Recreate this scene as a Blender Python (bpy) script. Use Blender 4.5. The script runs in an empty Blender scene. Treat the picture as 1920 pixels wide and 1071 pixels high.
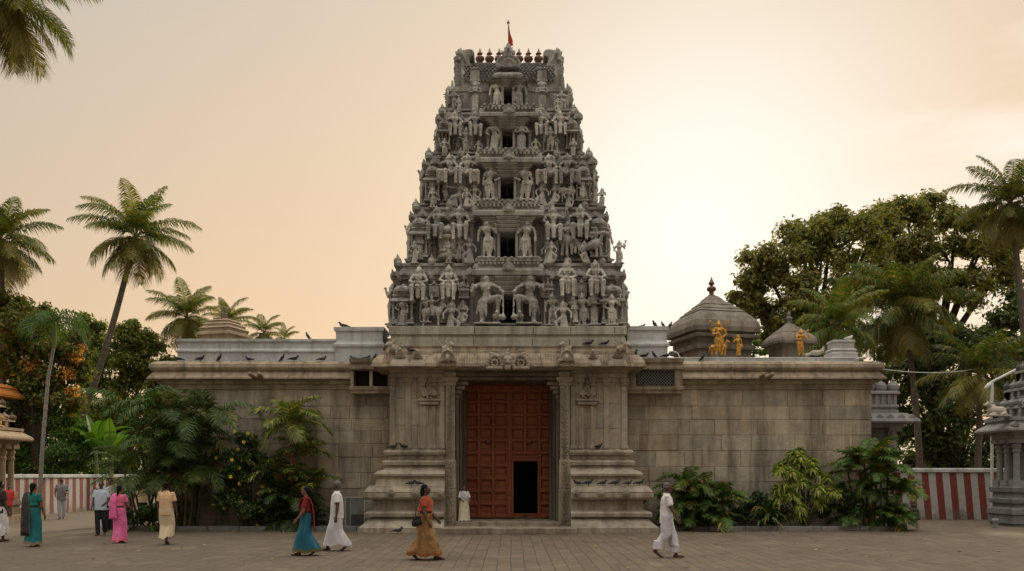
import bpy, math, random
import numpy as np
from mathutils import Vector, Matrix, noise

rnd = random.Random(7)
SC = bpy.context.scene
COL = SC.collection
PI = math.pi
R = math.radians

# ------------------------------------------------------------------ camera
FPX = 1600.0                 # focal length in photo pixels (1920 wide)
HZ = 890.0                   # horizon row of the photo
EYE = 1.87
cam_d = bpy.data.cameras.new('camera')
cam = bpy.data.objects.new('camera', cam_d)
COL.objects.link(cam)
cam.location = (0, 0, EYE)
cam.rotation_euler = (R(90), 0, 0)
cam_d.sensor_width = 36.0
cam_d.lens = 36.0 * FPX / 1920.0
cam_d.shift_y = (HZ - 535.5) / 1920.0
cam_d.clip_end = 3000
SC.camera = cam

# ------------------------------------------------------------------ sky and sun
SUN_AZ, SUN_EL = R(12.5), R(15.5)
SUN_DIR = Vector((math.sin(SUN_AZ) * math.cos(SUN_EL), math.cos(SUN_AZ) * math.cos(SUN_EL), math.sin(SUN_EL)))
world = bpy.data.worlds.new('World')
SC.world = world
world.use_nodes = True
wt = world.node_tree
wt.nodes.clear()
def wn(t, **kw):
    n = wt.nodes.new(t)
    for k, v in kw.items(): setattr(n, k, v)
    return n
def wl(a, b): wt.links.new(a, b)
w_out = wn('ShaderNodeOutputWorld')
w_bg = wn('ShaderNodeBackground')
w_tc = wn('ShaderNodeTexCoord')
w_dot = wn('ShaderNodeVectorMath', operation='DOT_PRODUCT')
w_dot.inputs[1].default_value = SUN_DIR
wl(w_tc.outputs['Generated'], w_dot.inputs[0])
w_acos = wn('ShaderNodeMath', operation='ARCCOSINE')
wl(w_dot.outputs['Value'], w_acos.inputs[0])
w_ang = wn('ShaderNodeMath', operation='DIVIDE')
w_ang.inputs[1].default_value = PI
wl(w_acos.outputs[0], w_ang.inputs[0])
# colour by the angle from the sun (0 = at the sun, 1 = opposite)
def ramp(node, stops):
    e = node.color_ramp.elements
    while len(e) > 1: e.remove(e[-1])
    e[0].position = stops[0][0]; e[0].color = (*stops[0][1], 1)
    for p, c in stops[1:]:
        q = e.new(p); q.color = (*c, 1)
w_r = wn('ShaderNodeValToRGB')
ramp(w_r, [(0.0, (1.03, 0.99, 0.93)), (0.04, (0.985, 0.92, 0.83)), (0.075, (0.90, 0.78, 0.63)), (0.10, (0.84, 0.69, 0.52)), (0.15, (0.75, 0.625, 0.49)),
           (0.20, (0.67, 0.585, 0.48)), (0.28, (0.56, 0.515, 0.455)), (0.42, (0.40, 0.38, 0.35)), (1.0, (0.36, 0.34, 0.31))])
wl(w_ang.outputs[0], w_r.inputs[0])
# warmer towards the horizon
w_sep = wn('ShaderNodeSeparateXYZ'); wl(w_tc.outputs['Generated'], w_sep.inputs[0])
w_el = wn('ShaderNodeValToRGB')
ramp(w_el, [(0.0, (1, 1, 1)), (0.10, (0.95, 0.95, 0.95)), (0.28, (.45, .45, .45)), (0.48, (0.0, 0.0, 0.0))])
wl(w_sep.outputs['Z'], w_el.inputs[0])
w_hor = wn('ShaderNodeMix', data_type='RGBA', blend_type='MULTIPLY')
w_hor.inputs['B'].default_value = (1.38, 1.11, 0.81, 1)
w_na = wn('ShaderNodeMapRange'); w_na.inputs[1].default_value = 0.03; w_na.inputs[2].default_value = 0.17; w_na.inputs[3].default_value = 0.12; w_na.inputs[4].default_value = 1
wl(w_ang.outputs[0], w_na.inputs[0])
w_hf = wn('ShaderNodeMath', operation='MULTIPLY'); wl(w_el.outputs[0], w_hf.inputs[0]); wl(w_na.outputs[0], w_hf.inputs[1])
wl(w_hf.outputs[0], w_hor.inputs['Factor']); wl(w_r.outputs[0], w_hor.inputs['A'])
# bright overhead glow, out of view, added to the sky to light the stone
w_up = wn('ShaderNodeMapRange', interpolation_type='SMOOTHSTEP'); w_up.inputs[1].default_value = 0.5; w_up.inputs[2].default_value = 0.88
wl(w_sep.outputs['Z'], w_up.inputs[0])
w_ad = wn('ShaderNodeMix', data_type='RGBA', blend_type='ADD'); w_ad.inputs['B'].default_value = (1.95, 1.85, 1.62, 1)
wl(w_up.outputs[0], w_ad.inputs['Factor']); wl(w_hor.outputs['Result'], w_ad.inputs['A'])
# thin high cloud streaks
w_map = wn('ShaderNodeMapping'); w_map.inputs['Scale'].default_value = (1.6, 1.2, 9.0); w_map.inputs['Rotation'].default_value = (0, R(-24), 0)
wl(w_tc.outputs['Generated'], w_map.inputs[0])
w_no = wn('ShaderNodeTexNoise'); w_no.inputs['Scale'].default_value = 1.7; w_no.inputs['Detail'].default_value = 5
wl(w_map.outputs[0], w_no.inputs[0])
w_cr = wn('ShaderNodeMapRange'); w_cr.inputs[1].default_value = 0.47; w_cr.inputs[2].default_value = 0.72; w_cr.inputs[3].default_value = 0; w_cr.inputs[4].default_value = 1.0
wl(w_no.outputs[0], w_cr.inputs[0])
w_cx = wn('ShaderNodeMapRange'); w_cx.inputs[1].default_value = 0.1; w_cx.inputs[2].default_value = 0.45
wl(w_sep.outputs['X'], w_cx.inputs[0])
w_cm = wn('ShaderNodeMath', operation='MULTIPLY'); wl(w_cr.outputs[0], w_cm.inputs[0]); wl(w_cx.outputs[0], w_cm.inputs[1])
w_cl = wn('ShaderNodeMix', data_type='RGBA', blend_type='MIX'); w_cl.inputs['B'].default_value = (1.06, 0.95, 0.82, 1)
wl(w_cm.outputs[0], w_cl.inputs['Factor']); wl(w_ad.outputs['Result'], w_cl.inputs['A'])
# physical sky under the evening haze
w_sky = wn('ShaderNodeTexSky', sky_type='NISHITA', sun_disc=False)
w_sky.sun_elevation = SUN_EL; w_sky.sun_rotation = SUN_AZ
w_sky.dust_density = 6.0; w_sky.air_density = 1.2
w_ss = wn('ShaderNodeVectorMath', operation='SCALE'); w_ss.inputs['Scale'].default_value = 0.035
wl(w_sky.outputs[0], w_ss.inputs[0])
w_mx = wn('ShaderNodeMix', data_type='RGBA', blend_type='MIX'); w_mx.inputs['Factor'].default_value = 0.05
wl(w_cl.outputs['Result'], w_mx.inputs['A']); wl(w_ss.outputs[0], w_mx.inputs['B'])
wl(w_mx.outputs['Result'], w_bg.inputs[0])
w_bg.inputs[1].default_value = 1.0
wl(w_bg.outputs[0], w_out.inputs[0])

sun_d = bpy.data.lights.new('sun', 'SUN')
sun_d.energy = 3.5
sun_d.angle = R(4)
sun_d.color = (1.0, 0.80, 0.55)
sun = bpy.data.objects.new('sun', sun_d)
COL.objects.link(sun)
sun.rotation_euler = SUN_DIR.to_track_quat('Z', 'Y').to_euler()
sun.location = SUN_DIR * 200

SC.view_settings.view_transform = 'Standard'
SC.view_settings.look = 'None'
SC.view_settings.gamma = 1
SC.view_settings.use_curve_mapping = False
SC.view_settings.exposure = 0.0
SC.cycles.max_bounces = 6
SC.cycles.transparent_max_bounces = 4

# ------------------------------------------------------------------ helpers
def X(x, Y): return (x - 960.0) * Y / FPX
def Z(y, Y): return EYE + (HZ - y) * Y / FPX
def P(x, y, Y): return Vector((X(x, Y), Y, Z(y, Y)))
WLOC = {}
def wloc(o): return WLOC.get(o.name, Vector((0, 0, 0))) if o else Vector((0, 0, 0))
def tag(o, label=None, cat=None, group=None, kind=None):
    if label: o['label'] = label
    if cat: o['category'] = cat
    if group: o['group'] = group
    if kind: o['kind'] = kind
    return o
def empty(name, loc, label=None, cat=None, group=None, rz=0.0):
    o = bpy.data.objects.new(name, None); COL.objects.link(o)
    o.location = loc; o.rotation_euler = (0, 0, rz); o.empty_display_size = 0.3
    WLOC[o.name] = Vector(loc)
    return tag(o, label, cat, group)
def place(name, mesh, parent=None, loc=(0, 0, 0), rz=0.0, sc=(1, 1, 1), mat=None, rx=0.0, ry=0.0):
    """A mesh object at world loc (parents here are never rotated)."""
    o = bpy.data.objects.new(name, mesh); COL.objects.link(o)
    if parent: o.parent = parent
    o.location = Vector(loc) - wloc(parent)
    o.rotation_euler = (rx, ry, rz); o.scale = sc
    WLOC[o.name] = Vector(loc)
    if mat is not None and not mesh.materials: mesh.materials.append(mat)
    return o

class MB:
    def __init__(s):
        s.v = []; s.f = []; s.c = []; s.col = (1, 1, 1)
    def add(s, vs, fs, col=None):
        o = len(s.v); c = col or s.col
        s.v.extend(vs); s.c.extend([c] * len(vs))
        s.f.extend([tuple(i + o for i in f) for f in fs])
    def box(s, x0, x1, y0, y1, z0, z1, col=None):
        s.add([(x0,y0,z0),(x1,y0,z0),(x1,y1,z0),(x0,y1,z0),(x0,y0,z1),(x1,y0,z1),(x1,y1,z1),(x0,y1,z1)],
              [(0,3,2,1),(4,5,6,7),(0,1,5,4),(1,2,6,5),(2,3,7,6),(3,0,4,7)], col)
    def bbox(s, x0, x1, y0, y1, z0, z1, b=0.015, col=None):
        """box with chamfered edges on all horizontal/vertical outlines"""
        b = min(b, (x1-x0)*.3, (y1-y0)*.3, (z1-z0)*.3)
        s.mould(x0+b, x1-b, y0+b, y1-b, [(z0, 0), (z0+b, b), (z1-b, b), (z1, 0)], col, b)
    def mould(s, x0, x1, y0, y1, prof, col=None, cut=0.0):
        """rectangular rings: prof = [(z, outward offset)]; cut chamfers the vertical corners"""
        vs = []; fs = []
        for z, o in prof:
            a, b, c, d = x0-o, x1+o, y0-o, y1+o
            if cut > 0:
                k = cut
                vs += [(a+k,c,z),(b-k,c,z),(b,c+k,z),(b,d-k,z),(b-k,d,z),(a+k,d,z),(a,d-k,z),(a,c+k,z)]
            else:
                vs += [(a,c,z),(b,c,z),(b,d,z),(a,d,z)]
        n = 8 if cut > 0 else 4
        for i in range(len(prof)-1):
            for k in range(n):
                k2 = (k+1) % n
                fs.append((i*n+k, i*n+k2, (i+1)*n+k2, (i+1)*n+k))
        fs.append(tuple(reversed(range(n)))); t = (len(prof)-1)*n
        fs.append(tuple(t+k for k in range(n)))
        s.add(vs, fs, col)
    def lathe(s, cx, cy, prof, n=16, rot=0.0, sq=0.0, col=None):
        """prof = [(r, z)]; sq>0 pulls the circle towards a square"""
        vs = []; fs = []
        for r, z in prof:
            for k in range(n):
                a = rot + 2*PI*k/n; c, q = math.cos(a), math.sin(a)
                if sq > 0:
                    m = max(abs(c), abs(q)); f = (1-sq) + sq/m
                    c *= f; q *= f
                vs.append((cx + r*c, cy + r*q, z))
        for i in range(len(prof)-1):
            for k in range(n):
                k2 = (k+1) % n
                fs.append((i*n+k, i*n+k2, (i+1)*n+k2, (i+1)*n+k))
        fs.append(tuple(reversed(range(n)))); t = (len(prof)-1)*n
        fs.append(tuple(t+k for k in range(n)))
        s.add(vs, fs, col)
    def tube(s, pts, rad, n=8, col=None):
        pts = [Vector(p) for p in pts]; m = len(pts)
        rad = rad if isinstance(rad, (list, tuple)) else [rad]*m
        vs = []; fs = []
        up = Vector((0.13, 0.31, 0.94))
        for i, p in enumerate(pts):
            t = (pts[min(i+1, m-1)] - pts[max(i-1, 0)]).normalized()
            a = t.cross(up)
            if a.length < 1e-3: a = t.cross(Vector((1, 0, 0)))
            a.normalize(); b = t.cross(a)
            for k in range(n):
                w = 2*PI*k/n
                vs.append(tuple(p + (a*math.cos(w) + b*math.sin(w))*rad[i]))
        for i in range(m-1):
            for k in range(n):
                k2 = (k+1) % n
                fs.append((i*n+k, (i+1)*n+k, (i+1)*n+k2, i*n+k2))
        fs.append(tuple(range(n))); t = (m-1)*n
        fs.append(tuple(reversed([t+k for k in range(n)])))
        s.add(vs, fs, col)
    def ell(s, c, r, n=10, m=7, col=None):
        c = Vector(c); r = r if isinstance(r, (tuple, list)) else (r, r, r)
        vs = [(c.x, c.y, c.z - r[2])]; fs = []
        for i in range(1, m):
            th = PI*i/m
            for k in range(n):
                a = 2*PI*k/n
                vs.append((c.x + r[0]*math.sin(th)*math.cos(a), c.y + r[1]*math.sin(th)*math.sin(a), c.z - r[2]*math.cos(th)))
        vs.append((c.x, c.y, c.z + r[2])); T = len(vs)-1
        for k in range(n):
            k2 = (k+1) % n
            fs.append((0, 1+k2, 1+k))
            for i in range(m-2):
                a = 1+i*n
                fs.append((a+k, a+k2, a+n+k2, a+n+k))
            fs.append((1+(m-2)*n+k, 1+(m-2)*n+k2, T))
        s.add(vs, fs, col)
    def cap(s, p, q, r1, r2=None, n=9, col=None):
        """tapered capsule"""
        p, q = Vector(p), Vector(q); r2 = r1 if r2 is None else r2
        d = q - p
        if d.length < 1e-5: return s.ell(p, max(r1, r2), col=col)
        d.normalize(); pts = []; rr = []
        for k in (0.98, .8, .5, .2): pts.append(p - d*r1*k); rr.append(r1*math.sqrt(max(0, 1-k*k)))
        pts.append(p); rr.append(r1); pts.append(q); rr.append(r2)
        for k in (.2, .5, .8, .98): pts.append(q + d*r2*k); rr.append(r2*math.sqrt(1-k*k))
        s.tube(pts, rr, n, col)
    def arch(s, cx, y0, y1, z0, w, h, n=12, col=None):
        """upright horseshoe slab facing -Y, pointed at the top"""
        pts = []
        for k in range(n+1):
            a = -0.32 + (PI+0.64)*k/n
            pts.append((cx + w*0.5*math.cos(a), z0 + h*0.42 + h*0.42*math.sin(a)))
        i = n//2; pts[i] = (pts[i][0], z0 + h)
        m = len(pts)
        vs = [(x, y0, z) for x, z in pts] + [(x, y1, z) for x, z in pts]
        fs = [tuple(reversed(range(m)))[::-1], tuple(m+k for k in reversed(range(m)))]
        for k in range(m):
            k2 = (k+1) % m
            fs.append((k, m+k, m+k2, k2))
        s.add(vs, fs, col)
    def mesh(s, name, off=(0, 0, 0), smooth=False):
        me = bpy.data.meshes.new(name)
        v = np.array(s.v, dtype=np.float64).reshape(-1, 3) - np.array(off)
        me.from_pydata(v.tolist(), [], s.f)
        at = me.attributes.new('tint', 'FLOAT_COLOR', 'POINT')
        c = np.ones((len(s.v), 4), dtype=np.float32); c[:, :3] = np.array(s.c, dtype=np.float32).reshape(-1, 3)
        at.data.foreach_set('color', c.ravel())
        if smooth: me.polygons.foreach_set('use_smooth', [True]*len(me.polygons))
        me.update()
        return me
    def build(s, name, mat, parent=None, loc=None, smooth=False, local=False):
        """one object; geometry given in world space (local=True: in the parent's space)"""
        if local:
            me = s.mesh(name, (0, 0, 0), smooth); me.materials.append(mat)
            o = bpy.data.objects.new(name, me); COL.objects.link(o)
            if parent: o.parent = parent
            return o
        L = Vector(loc) if loc is not None else wloc(parent)
        me = s.mesh(name, tuple(L), smooth); me.materials.append(mat)
        return place(name, me, parent, L)

def remesh(mb, name, voxel, smooth_it=2, mat=None, extra=None):
    """Fuse overlapping shapes into one continuous surface."""
    me0 = mb.mesh('tmp'); ob = bpy.data.objects.new('tmp', me0); COL.objects.link(ob)
    m = ob.modifiers.new('r', 'REMESH'); m.mode = 'VOXEL'; m.voxel_size = voxel; m.use_smooth_shade = True
    if smooth_it:
        sm = ob.modifiers.new('s', 'SMOOTH'); sm.iterations = smooth_it; sm.factor = 0.5
    dg = bpy.context.evaluated_depsgraph_get()
    me = bpy.data.meshes.new_from_object(ob.evaluated_get(dg))
    bpy.data.objects.remove(ob); bpy.data.meshes.remove(me0)
    me.name = name
    if extra is not None:
        n = len(me.vertices); vv = np.empty(n*3); me.vertices.foreach_get('co', vv)
        out = MB(); out.v = [tuple(p) for p in vv.reshape(-1, 3)]; out.c = [(1, 1, 1)]*n
        out.f = [tuple(p.vertices) for p in me.polygons]
        out.add(extra.v, extra.f)
        me = out.mesh(name, smooth=True)
    else:
        for a in list(me.attributes):
            if a.name == 'tint': me.attributes.remove(a)
        at = me.attributes.new('tint', 'FLOAT_COLOR', 'POINT')
        at.data.foreach_set('color', np.ones(len(me.vertices)*4, dtype=np.float32))
    if mat:
        me.materials.clear(); me.materials.append(mat)
    return me

# ------------------------------------------------------------------ materials
def new_mat(name):
    m = bpy.data.materials.new(name); m.use_nodes = True
    nt = m.node_tree; nt.nodes.clear()
    def N(t, **kw):
        n = nt.nodes.new(t)
        for k, v in kw.items(): setattr(n, k, v)
        return n
    return m, nt, N, nt.links.new
def mixc(N, L, fac, a, b, mode='MIX'):
    n = N('ShaderNodeMix', data_type='RGBA', blend_type=mode)
    for s, v in (('Factor', fac), ('A', a), ('B', b)):
        if isinstance(v, (int, float)): n.inputs[s].default_value = v
        elif isinstance(v, tuple): n.inputs[s].default_value = (*v, 1)
        else: L(v, n.inputs[s])
    return n.outputs['Result']
def noise_n(N, L, vec, scale, detail=5, rough=.55):
    n = N('ShaderNodeTexNoise'); n.inputs['Scale'].default_value = scale
    n.inputs['Detail'].default_value = detail; n.inputs['Roughness'].default_value = rough
    if vec is not None: L(vec, n.inputs['Vector'])
    return n.outputs[0]
def rng(N, L, v, a, b, c=0.0, d=1.0):
    n = N('ShaderNodeMapRange'); n.inputs[1].default_value = a; n.inputs[2].default_value = b
    n.inputs[3].default_value = c; n.inputs[4].default_value = d
    L(v, n.inputs[0]); return n.outputs[0]

def stone(name, c1, c2, dirt=(0.03, 0.025, 0.02), streak=0.5, moss=None, rough=0.92, bump=0.5, fine=22.0, lo=.5, big=.7, dscale=1.0, rand=False):
    m, nt, N, L = new_mat(name)
    g = N('ShaderNodeNewGeometry'); pos = g.outputs['Position']
    at = N('ShaderNodeAttribute', attribute_name='tint')
    n1 = noise_n(N, L, pos, big, 7, .62)
    n2 = noise_n(N, L, pos, 5.5, 6, .6)
    n3 = noise_n(N, L, pos, fine, 4, .6)
    col = mixc(N, L, rng(N, L, n1, .32, .68), c1, c2)
    col = mixc(N, L, rng(N, L, n2, .3, .75, 0, .55), col, mixc(N, L, 1.0, col, (.62, .60, .58), 'MULTIPLY'))
    mp = N('ShaderNodeMapping'); mp.inputs['Scale'].default_value = (2.6*dscale, 2.6*dscale, 0.28*dscale); L(pos, mp.inputs[0])
    st = noise_n(N, L, mp.outputs[0], 1.0, 6, .65)
    col = mixc(N, L, rng(N, L, st, lo, .78, 0, streak), col, dirt)
    if moss:
        col = mixc(N, L, rng(N, L, noise_n(N, L, pos, 1.6, 6, .6), .5, .75, 0, .6), col, moss)
    col = mixc(N, L, 1.0, col, at.outputs['Color'], 'MULTIPLY')
    if rand:
        oi = N('ShaderNodeObjectInfo'); cm = N('ShaderNodeValToRGB'); L(oi.outputs['Random'], cm.inputs[0])
        ramp(cm, [(0, (.66, .66, .67)), (.35, (.9, .9, .89)), (.7, (1.0, .98, .95)), (1, (1.18, 1.16, 1.12))]); col = mixc(N, L, 1.0, col, cm.outputs[0], 'MULTIPLY')
    b = N('ShaderNodeBsdfPrincipled'); b.inputs['Roughness'].default_value = rough
    b.inputs['Specular IOR Level'].default_value = 0.25
    L(col, b.inputs['Base Color'])
    mm = N('ShaderNodeMath', operation='ADD'); L(n3, mm.inputs[0]); L(n2, mm.inputs[1])
    bp = N('ShaderNodeBump'); bp.inputs['Strength'].default_value = bump; bp.inputs['Distance'].default_value = 0.03
    L(mm.outputs[0], bp.inputs['Height']); L(bp.outputs[0], b.inputs['Normal'])
    o = N('ShaderNodeOutputMaterial'); L(b.outputs[0], o.inputs[0])
    return m
def plain(name, c, rough=.8, metal=0.0, var=.25, scale=14.0, bump=.15, spec=.3, sheen=0.0):
    m, nt, N, L = new_mat(name)
    g = N('ShaderNodeNewGeometry'); at = N('ShaderNodeAttribute', attribute_name='tint')
    n1 = noise_n(N, L, g.outputs['Position'], scale, 5, .6)
    col = mixc(N, L, rng(N, L, n1, .3, .7), tuple(x*(1-var) for x in c), tuple(min(1, x*(1+var)) for x in c))
    col = mixc(N, L, 1.0, col, at.outputs['Color'], 'MULTIPLY')
    b = N('ShaderNodeBsdfPrincipled'); b.inputs['Roughness'].default_value = rough; b.inputs['Metallic'].default_value = metal
    b.inputs['Specular IOR Level'].default_value = spec
    if sheen: b.inputs['Sheen Weight'].default_value = sheen
    L(col, b.inputs['Base Color'])
    bp = N('ShaderNodeBump'); bp.inputs['Strength'].default_value = bump; bp.inputs['Distance'].default_value = 0.01
    L(n1, bp.inputs['Height']); L(bp.outputs[0], b.inputs['Normal'])
    o = N('ShaderNodeOutputMaterial'); L(b.outputs[0], o.inputs[0])
    return m
def leafmat(name, trans=.4, gloss=.025, gain=(2.0, 2.0, 1.7)):
    m, nt, N, L = new_mat(name)
    at = N('ShaderNodeAttribute', attribute_name='tint')
    d = N('ShaderNodeBsdfDiffuse'); t = N('ShaderNodeBsdfTranslucent'); gl = N('ShaderNodeBsdfGlossy')
    gl.inputs['Roughness'].default_value = .45; gl.inputs[0].default_value = (.8, .85, .8, 1)
    gc = mixc(N, L, 1.0, at.outputs['Color'], gain, 'MULTIPLY'); L(gc, d.inputs[0])
    tc = mixc(N, L, 1.0, at.outputs['Color'], (1.75, 1.9, .5), 'MULTIPLY'); L(tc, t.inputs[0])
    m1 = N('ShaderNodeMixShader'); m1.inputs[0].default_value = trans; L(d.outputs[0], m1.inputs[1]); L(t.outputs[0], m1.inputs[2])
    m2 = N('ShaderNodeMixShader'); m2.inputs[0].default_value = gloss; L(m1.outputs[0], m2.inputs[1]); L(gl.outputs[0], m2.inputs[2])
    o = N('ShaderNodeOutputMaterial'); L(m2.outputs[0], o.inputs[0])
    return m

M = {}
M['tower'] = stone('tower_stone', (.46, .447, .42), (.275, .268, .25), dirt=(.05, .045, .04), streak=.85, lo=.45, dscale=1.5)
M['statue'] = stone('statue_stone', (.60, .582, .545), (.37, .358, .335), dirt=(.06, .053, .045), streak=.9, fine=30, lo=.45, dscale=2.6, big=1.8, rand=True)
M['base'] = stone('entrance_granite', (.47, .41, .325), (.31, .27, .215), dirt=(.045, .038, .03), streak=.85, moss=(.14, .12, .095), lo=.44)
M['wall'] = stone('wall_granite', (.49, .42, .325), (.33, .285, .225), dirt=(.05, .04, .03), streak=.88, moss=(.13, .12, .10), lo=.44, big=.9)
M['coping'] = stone('coping_granite', (.48, .39, .29), (.31, .255, .195), dirt=(.045, .036, .03), streak=.9, lo=.45, dscale=1.4)
M['lime'] = stone('grey_limewash', (.64, .67, .68), (.46, .49, .50), dirt=(.10, .09, .08), streak=.7, lo=.46)
M['limewhite'] = stone('white_limewash', (.58, .58, .57), (.46, .46, .45), dirt=(.18, .17, .15), streak=.5, lo=.52)
M['slab'] = stone('weathered_slab', (.47, .455, .385), (.35, .335, .28), dirt=(.11, .09, .07), streak=.85, lo=.46)
M['dome'] = stone('dome_stone', (.30, .265, .215), (.18, .16, .135), dirt=(.035, .03, .027), streak=.8, lo=.45)
M['shrine'] = stone('grey_shrine_stone', (.30, .30, .29), (.21, .21, .205), dirt=(.05, .048, .045), streak=.7, lo=.47)
M['tanshrine'] = stone('tan_shrine_stone', (.40, .31, .21), (.29, .22, .15), dirt=(.08, .06, .045), streak=.6, lo=.5)
M['kerb'] = stone('kerb_stone', (.25, .25, .245), (.16, .16, .155), dirt=(.05, .045, .04), streak=.6)
M['soil'] = stone('garden_soil', (.06, .042, .03), (.035, .025, .018), streak=.2, bump=1.0)
M['dark'] = plain('dark_interior', (.02, .017, .014), .95)  # near-black colour stands in for the shade inside openings
M['wood'] = None
M['metal'] = plain('grey_metal', (.17, .18, .17), .5, .3, .2)
M['glassdark'] = plain('dusty_panel', (.05, .055, .05), .35, 0, .3, 6, .05, .5)
M['gold'] = plain('gold_paint', (.46, .235, .035), .45, .3, .55, 9, .3, .4)
M['copper'] = plain('finial_copper', (.13, .062, .045), .45, .4, .3, 8, .1, .5)
M['flag'] = plain('red_flag_cloth', (.42, .03, .015), .8, 0, .15, 9)
M['leaf'] = leafmat('leaf', .40)
M['leafbed'] = leafmat('leaf_bed', .25, .03, (1.5, 1.5, 1.25))
M['leafdark'] = leafmat('leaf_thick', .22, .05)
M['bark'] = stone('bark', (.20, .165, .125), (.12, .10, .078), streak=.3, bump=.9, big=2.5)
M['barkdark'] = stone('bark_dark', (.085, .068, .05), (.05, .04, .03), streak=.3, bump=.9, big=2.5)
M['redstem'] = plain('red_palm_stem', (.42, .055, .03), .5, 0, .2)
M['bird'] = plain('bird_feathers', (.035, .035, .04), .6, 0, .35, 20)
M['birdwhite'] = plain('bird_feathers_white', (.6, .58, .54), .7, 0, .15, 20)
M['white'] = plain('white_paint', (.62, .62, .60), .6, 0, .15, 4)
M['cowwhite'] = stone('painted_cow_white', (.55, .50, .43), (.42, .38, .32), dirt=(.2, .16, .12), streak=.5)
M['cowyellow'] = stone('painted_cow_yellow', (.55, .40, .16), (.45, .31, .12), dirt=(.2, .13, .06), streak=.4)
M['orange'] = plain('orange_roof_paint', (.55, .22, .05), .75, 0, .3, 5)

def wood_mat():
    m, nt, N, L = new_mat('red_door_timber')
    g = N('ShaderNodeNewGeometry'); pos = g.outputs['Position']
    mp = N('ShaderNodeMapping'); mp.inputs['Scale'].default_value = (14, 14, 1.1); L(pos, mp.inputs[0])
    n1 = noise_n(N, L, mp.outputs[0], 1.0, 6, .6); n2 = noise_n(N, L, pos, .9, 5, .6)
    col = mixc(N, L, rng(N, L, n1, .3, .7), (.165, .047, .019), (.27, .085, .034))
    col = mixc(N, L, rng(N, L, n2, .35, .7, 0, .6), col, (.13, .028, .012))
    b = N('ShaderNodeBsdfPrincipled'); b.inputs['Roughness'].default_value = .55; b.inputs['Specular IOR Level'].default_value = .3
    L(col, b.inputs['Base Color'])
    bp = N('ShaderNodeBump'); bp.inputs['Strength'].default_value = .25; bp.inputs['Distance'].default_value = .01
    L(n1, bp.inputs['Height']); L(bp.outputs[0], b.inputs['Normal'])
    o = N('ShaderNodeOutputMaterial'); L(b.outputs[0], o.inputs[0]); return m
M['wood'] = wood_mat()

def ground_mat():
    m, nt, N, L = new_mat('stone_pavers')
    g = N('ShaderNodeNewGeometry'); pos = g.outputs['Position']
    sp = N('ShaderNodeSeparateXYZ'); L(pos, sp.inputs[0])
    wob = noise_n(N, L, pos, .5, 2)
    cb = N('ShaderNodeCombineXYZ'); L(sp.outputs['Y'], cb.inputs[0])
    ad = N('ShaderNodeMath', operation='MULTIPLY_ADD'); ad.inputs[1].default_value = .05; L(wob, ad.inputs[0]); L(sp.outputs['X'], ad.inputs[2]); L(ad.outputs[0], cb.inputs[1])
    br = N('ShaderNodeTexBrick'); L(cb.outputs[0], br.inputs['Vector'])
    br.inputs['Scale'].default_value = 1.0; br.inputs['Brick Width'].default_value = .58; br.inputs['Row Height'].default_value = .29
    br.inputs['Mortar Size'].default_value = .013; br.inputs['Mortar Smooth'].default_value = .3; br.inputs['Bias'].default_value = 0
    br.inputs['Color1'].default_value = (.168, .127, .092, 1); br.inputs['Color2'].default_value = (.128, .097, .071, 1); br.inputs['Mortar'].default_value = (.075, .057, .043, 1)
    n1 = noise_n(N, L, pos, .35, 6, .6); n2 = noise_n(N, L, pos, 7, 5, .6)
    earth = mixc(N, L, rng(N, L, n2, .3, .7), (.130, .100, .073), (.102, .079, .058))
    # earthy worn area towards the left of the court and far back
    ar = N('ShaderNodeMath', operation='MULTIPLY_ADD'); ar.inputs[1].default_value = -.35; L(sp.outputs['X'], ar.inputs[0]); 
    nn = N('ShaderNodeMath', operation='MULTIPLY_ADD'); nn.inputs[1].default_value = 6; nn.inputs[2].default_value = -4.6; L(n1, nn.inputs[0]); L(nn.outputs[0], ar.inputs[2])
    f = rng(N, L, ar.outputs[0], -1.0, 2.6, .18, .88)
    col = mixc(N, L, f, br.outputs['Color'], earth)
    col = mixc(N, L, rng(N, L, n1, .45, .7, 0, .35), col, mixc(N, L, 1.0, col, (.55, .52, .5), 'MULTIPLY'))
    col = mixc(N, L, rng(N, L, n2, .35, .8, 0, .4), col, mixc(N, L, 1.0, col, (.7, .68, .66), 'MULTIPLY'))
    st = noise_n(N, L, pos, 1.3, 7, .7)
    col = mixc(N, L, rng(N, L, st, .53, .66, 0, .55), col, (.075, .058, .045))
    col = mixc(N, L, rng(N, L, noise_n(N, L, pos, .8, 6, .65), .56, .7, 0, .4), col, (.235, .185, .14))
    vc = N('ShaderNodeTexVoronoi', feature='DISTANCE_TO_EDGE'); vc.inputs['Scale'].default_value = .45; L(pos, vc.inputs['Vector'])
    ck = rng(N, L, vc.outputs['Distance'], .012, .0, 0, .5); col = mixc(N, L, ck, col, (.06, .045, .035))
    vs_ = N('ShaderNodeTexVoronoi'); vs_.inputs['Scale'].default_value = 3.2; L(pos, vs_.inputs['Vector'])
    col = mixc(N, L, rng(N, L, vs_.outputs['Distance'], .055, .03, 0, .6), col, (.09, .065, .04))
    b = N('ShaderNodeBsdfPrincipled'); b.inputs['Roughness'].default_value = .85; b.inputs['Specular IOR Level'].default_value = .25
    L(col, b.inputs['Base Color'])
    h = N('ShaderNodeMath', operation='MULTIPLY_ADD'); h.inputs[1].default_value = -1.2; L(br.outputs['Fac'], h.inputs[0]); L(n2, h.inputs[2])
    bp = N('ShaderNodeBump'); bp.inputs['Strength'].default_value = .45; bp.inputs['Distance'].default_value = .015
    L(h.outputs[0], bp.inputs['Height']); L(bp.outputs[0], b.inputs['Normal'])
    o = N('ShaderNodeOutputMaterial'); L(b.outputs[0], o.inputs[0]); return m
M['ground'] = ground_mat()

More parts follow.
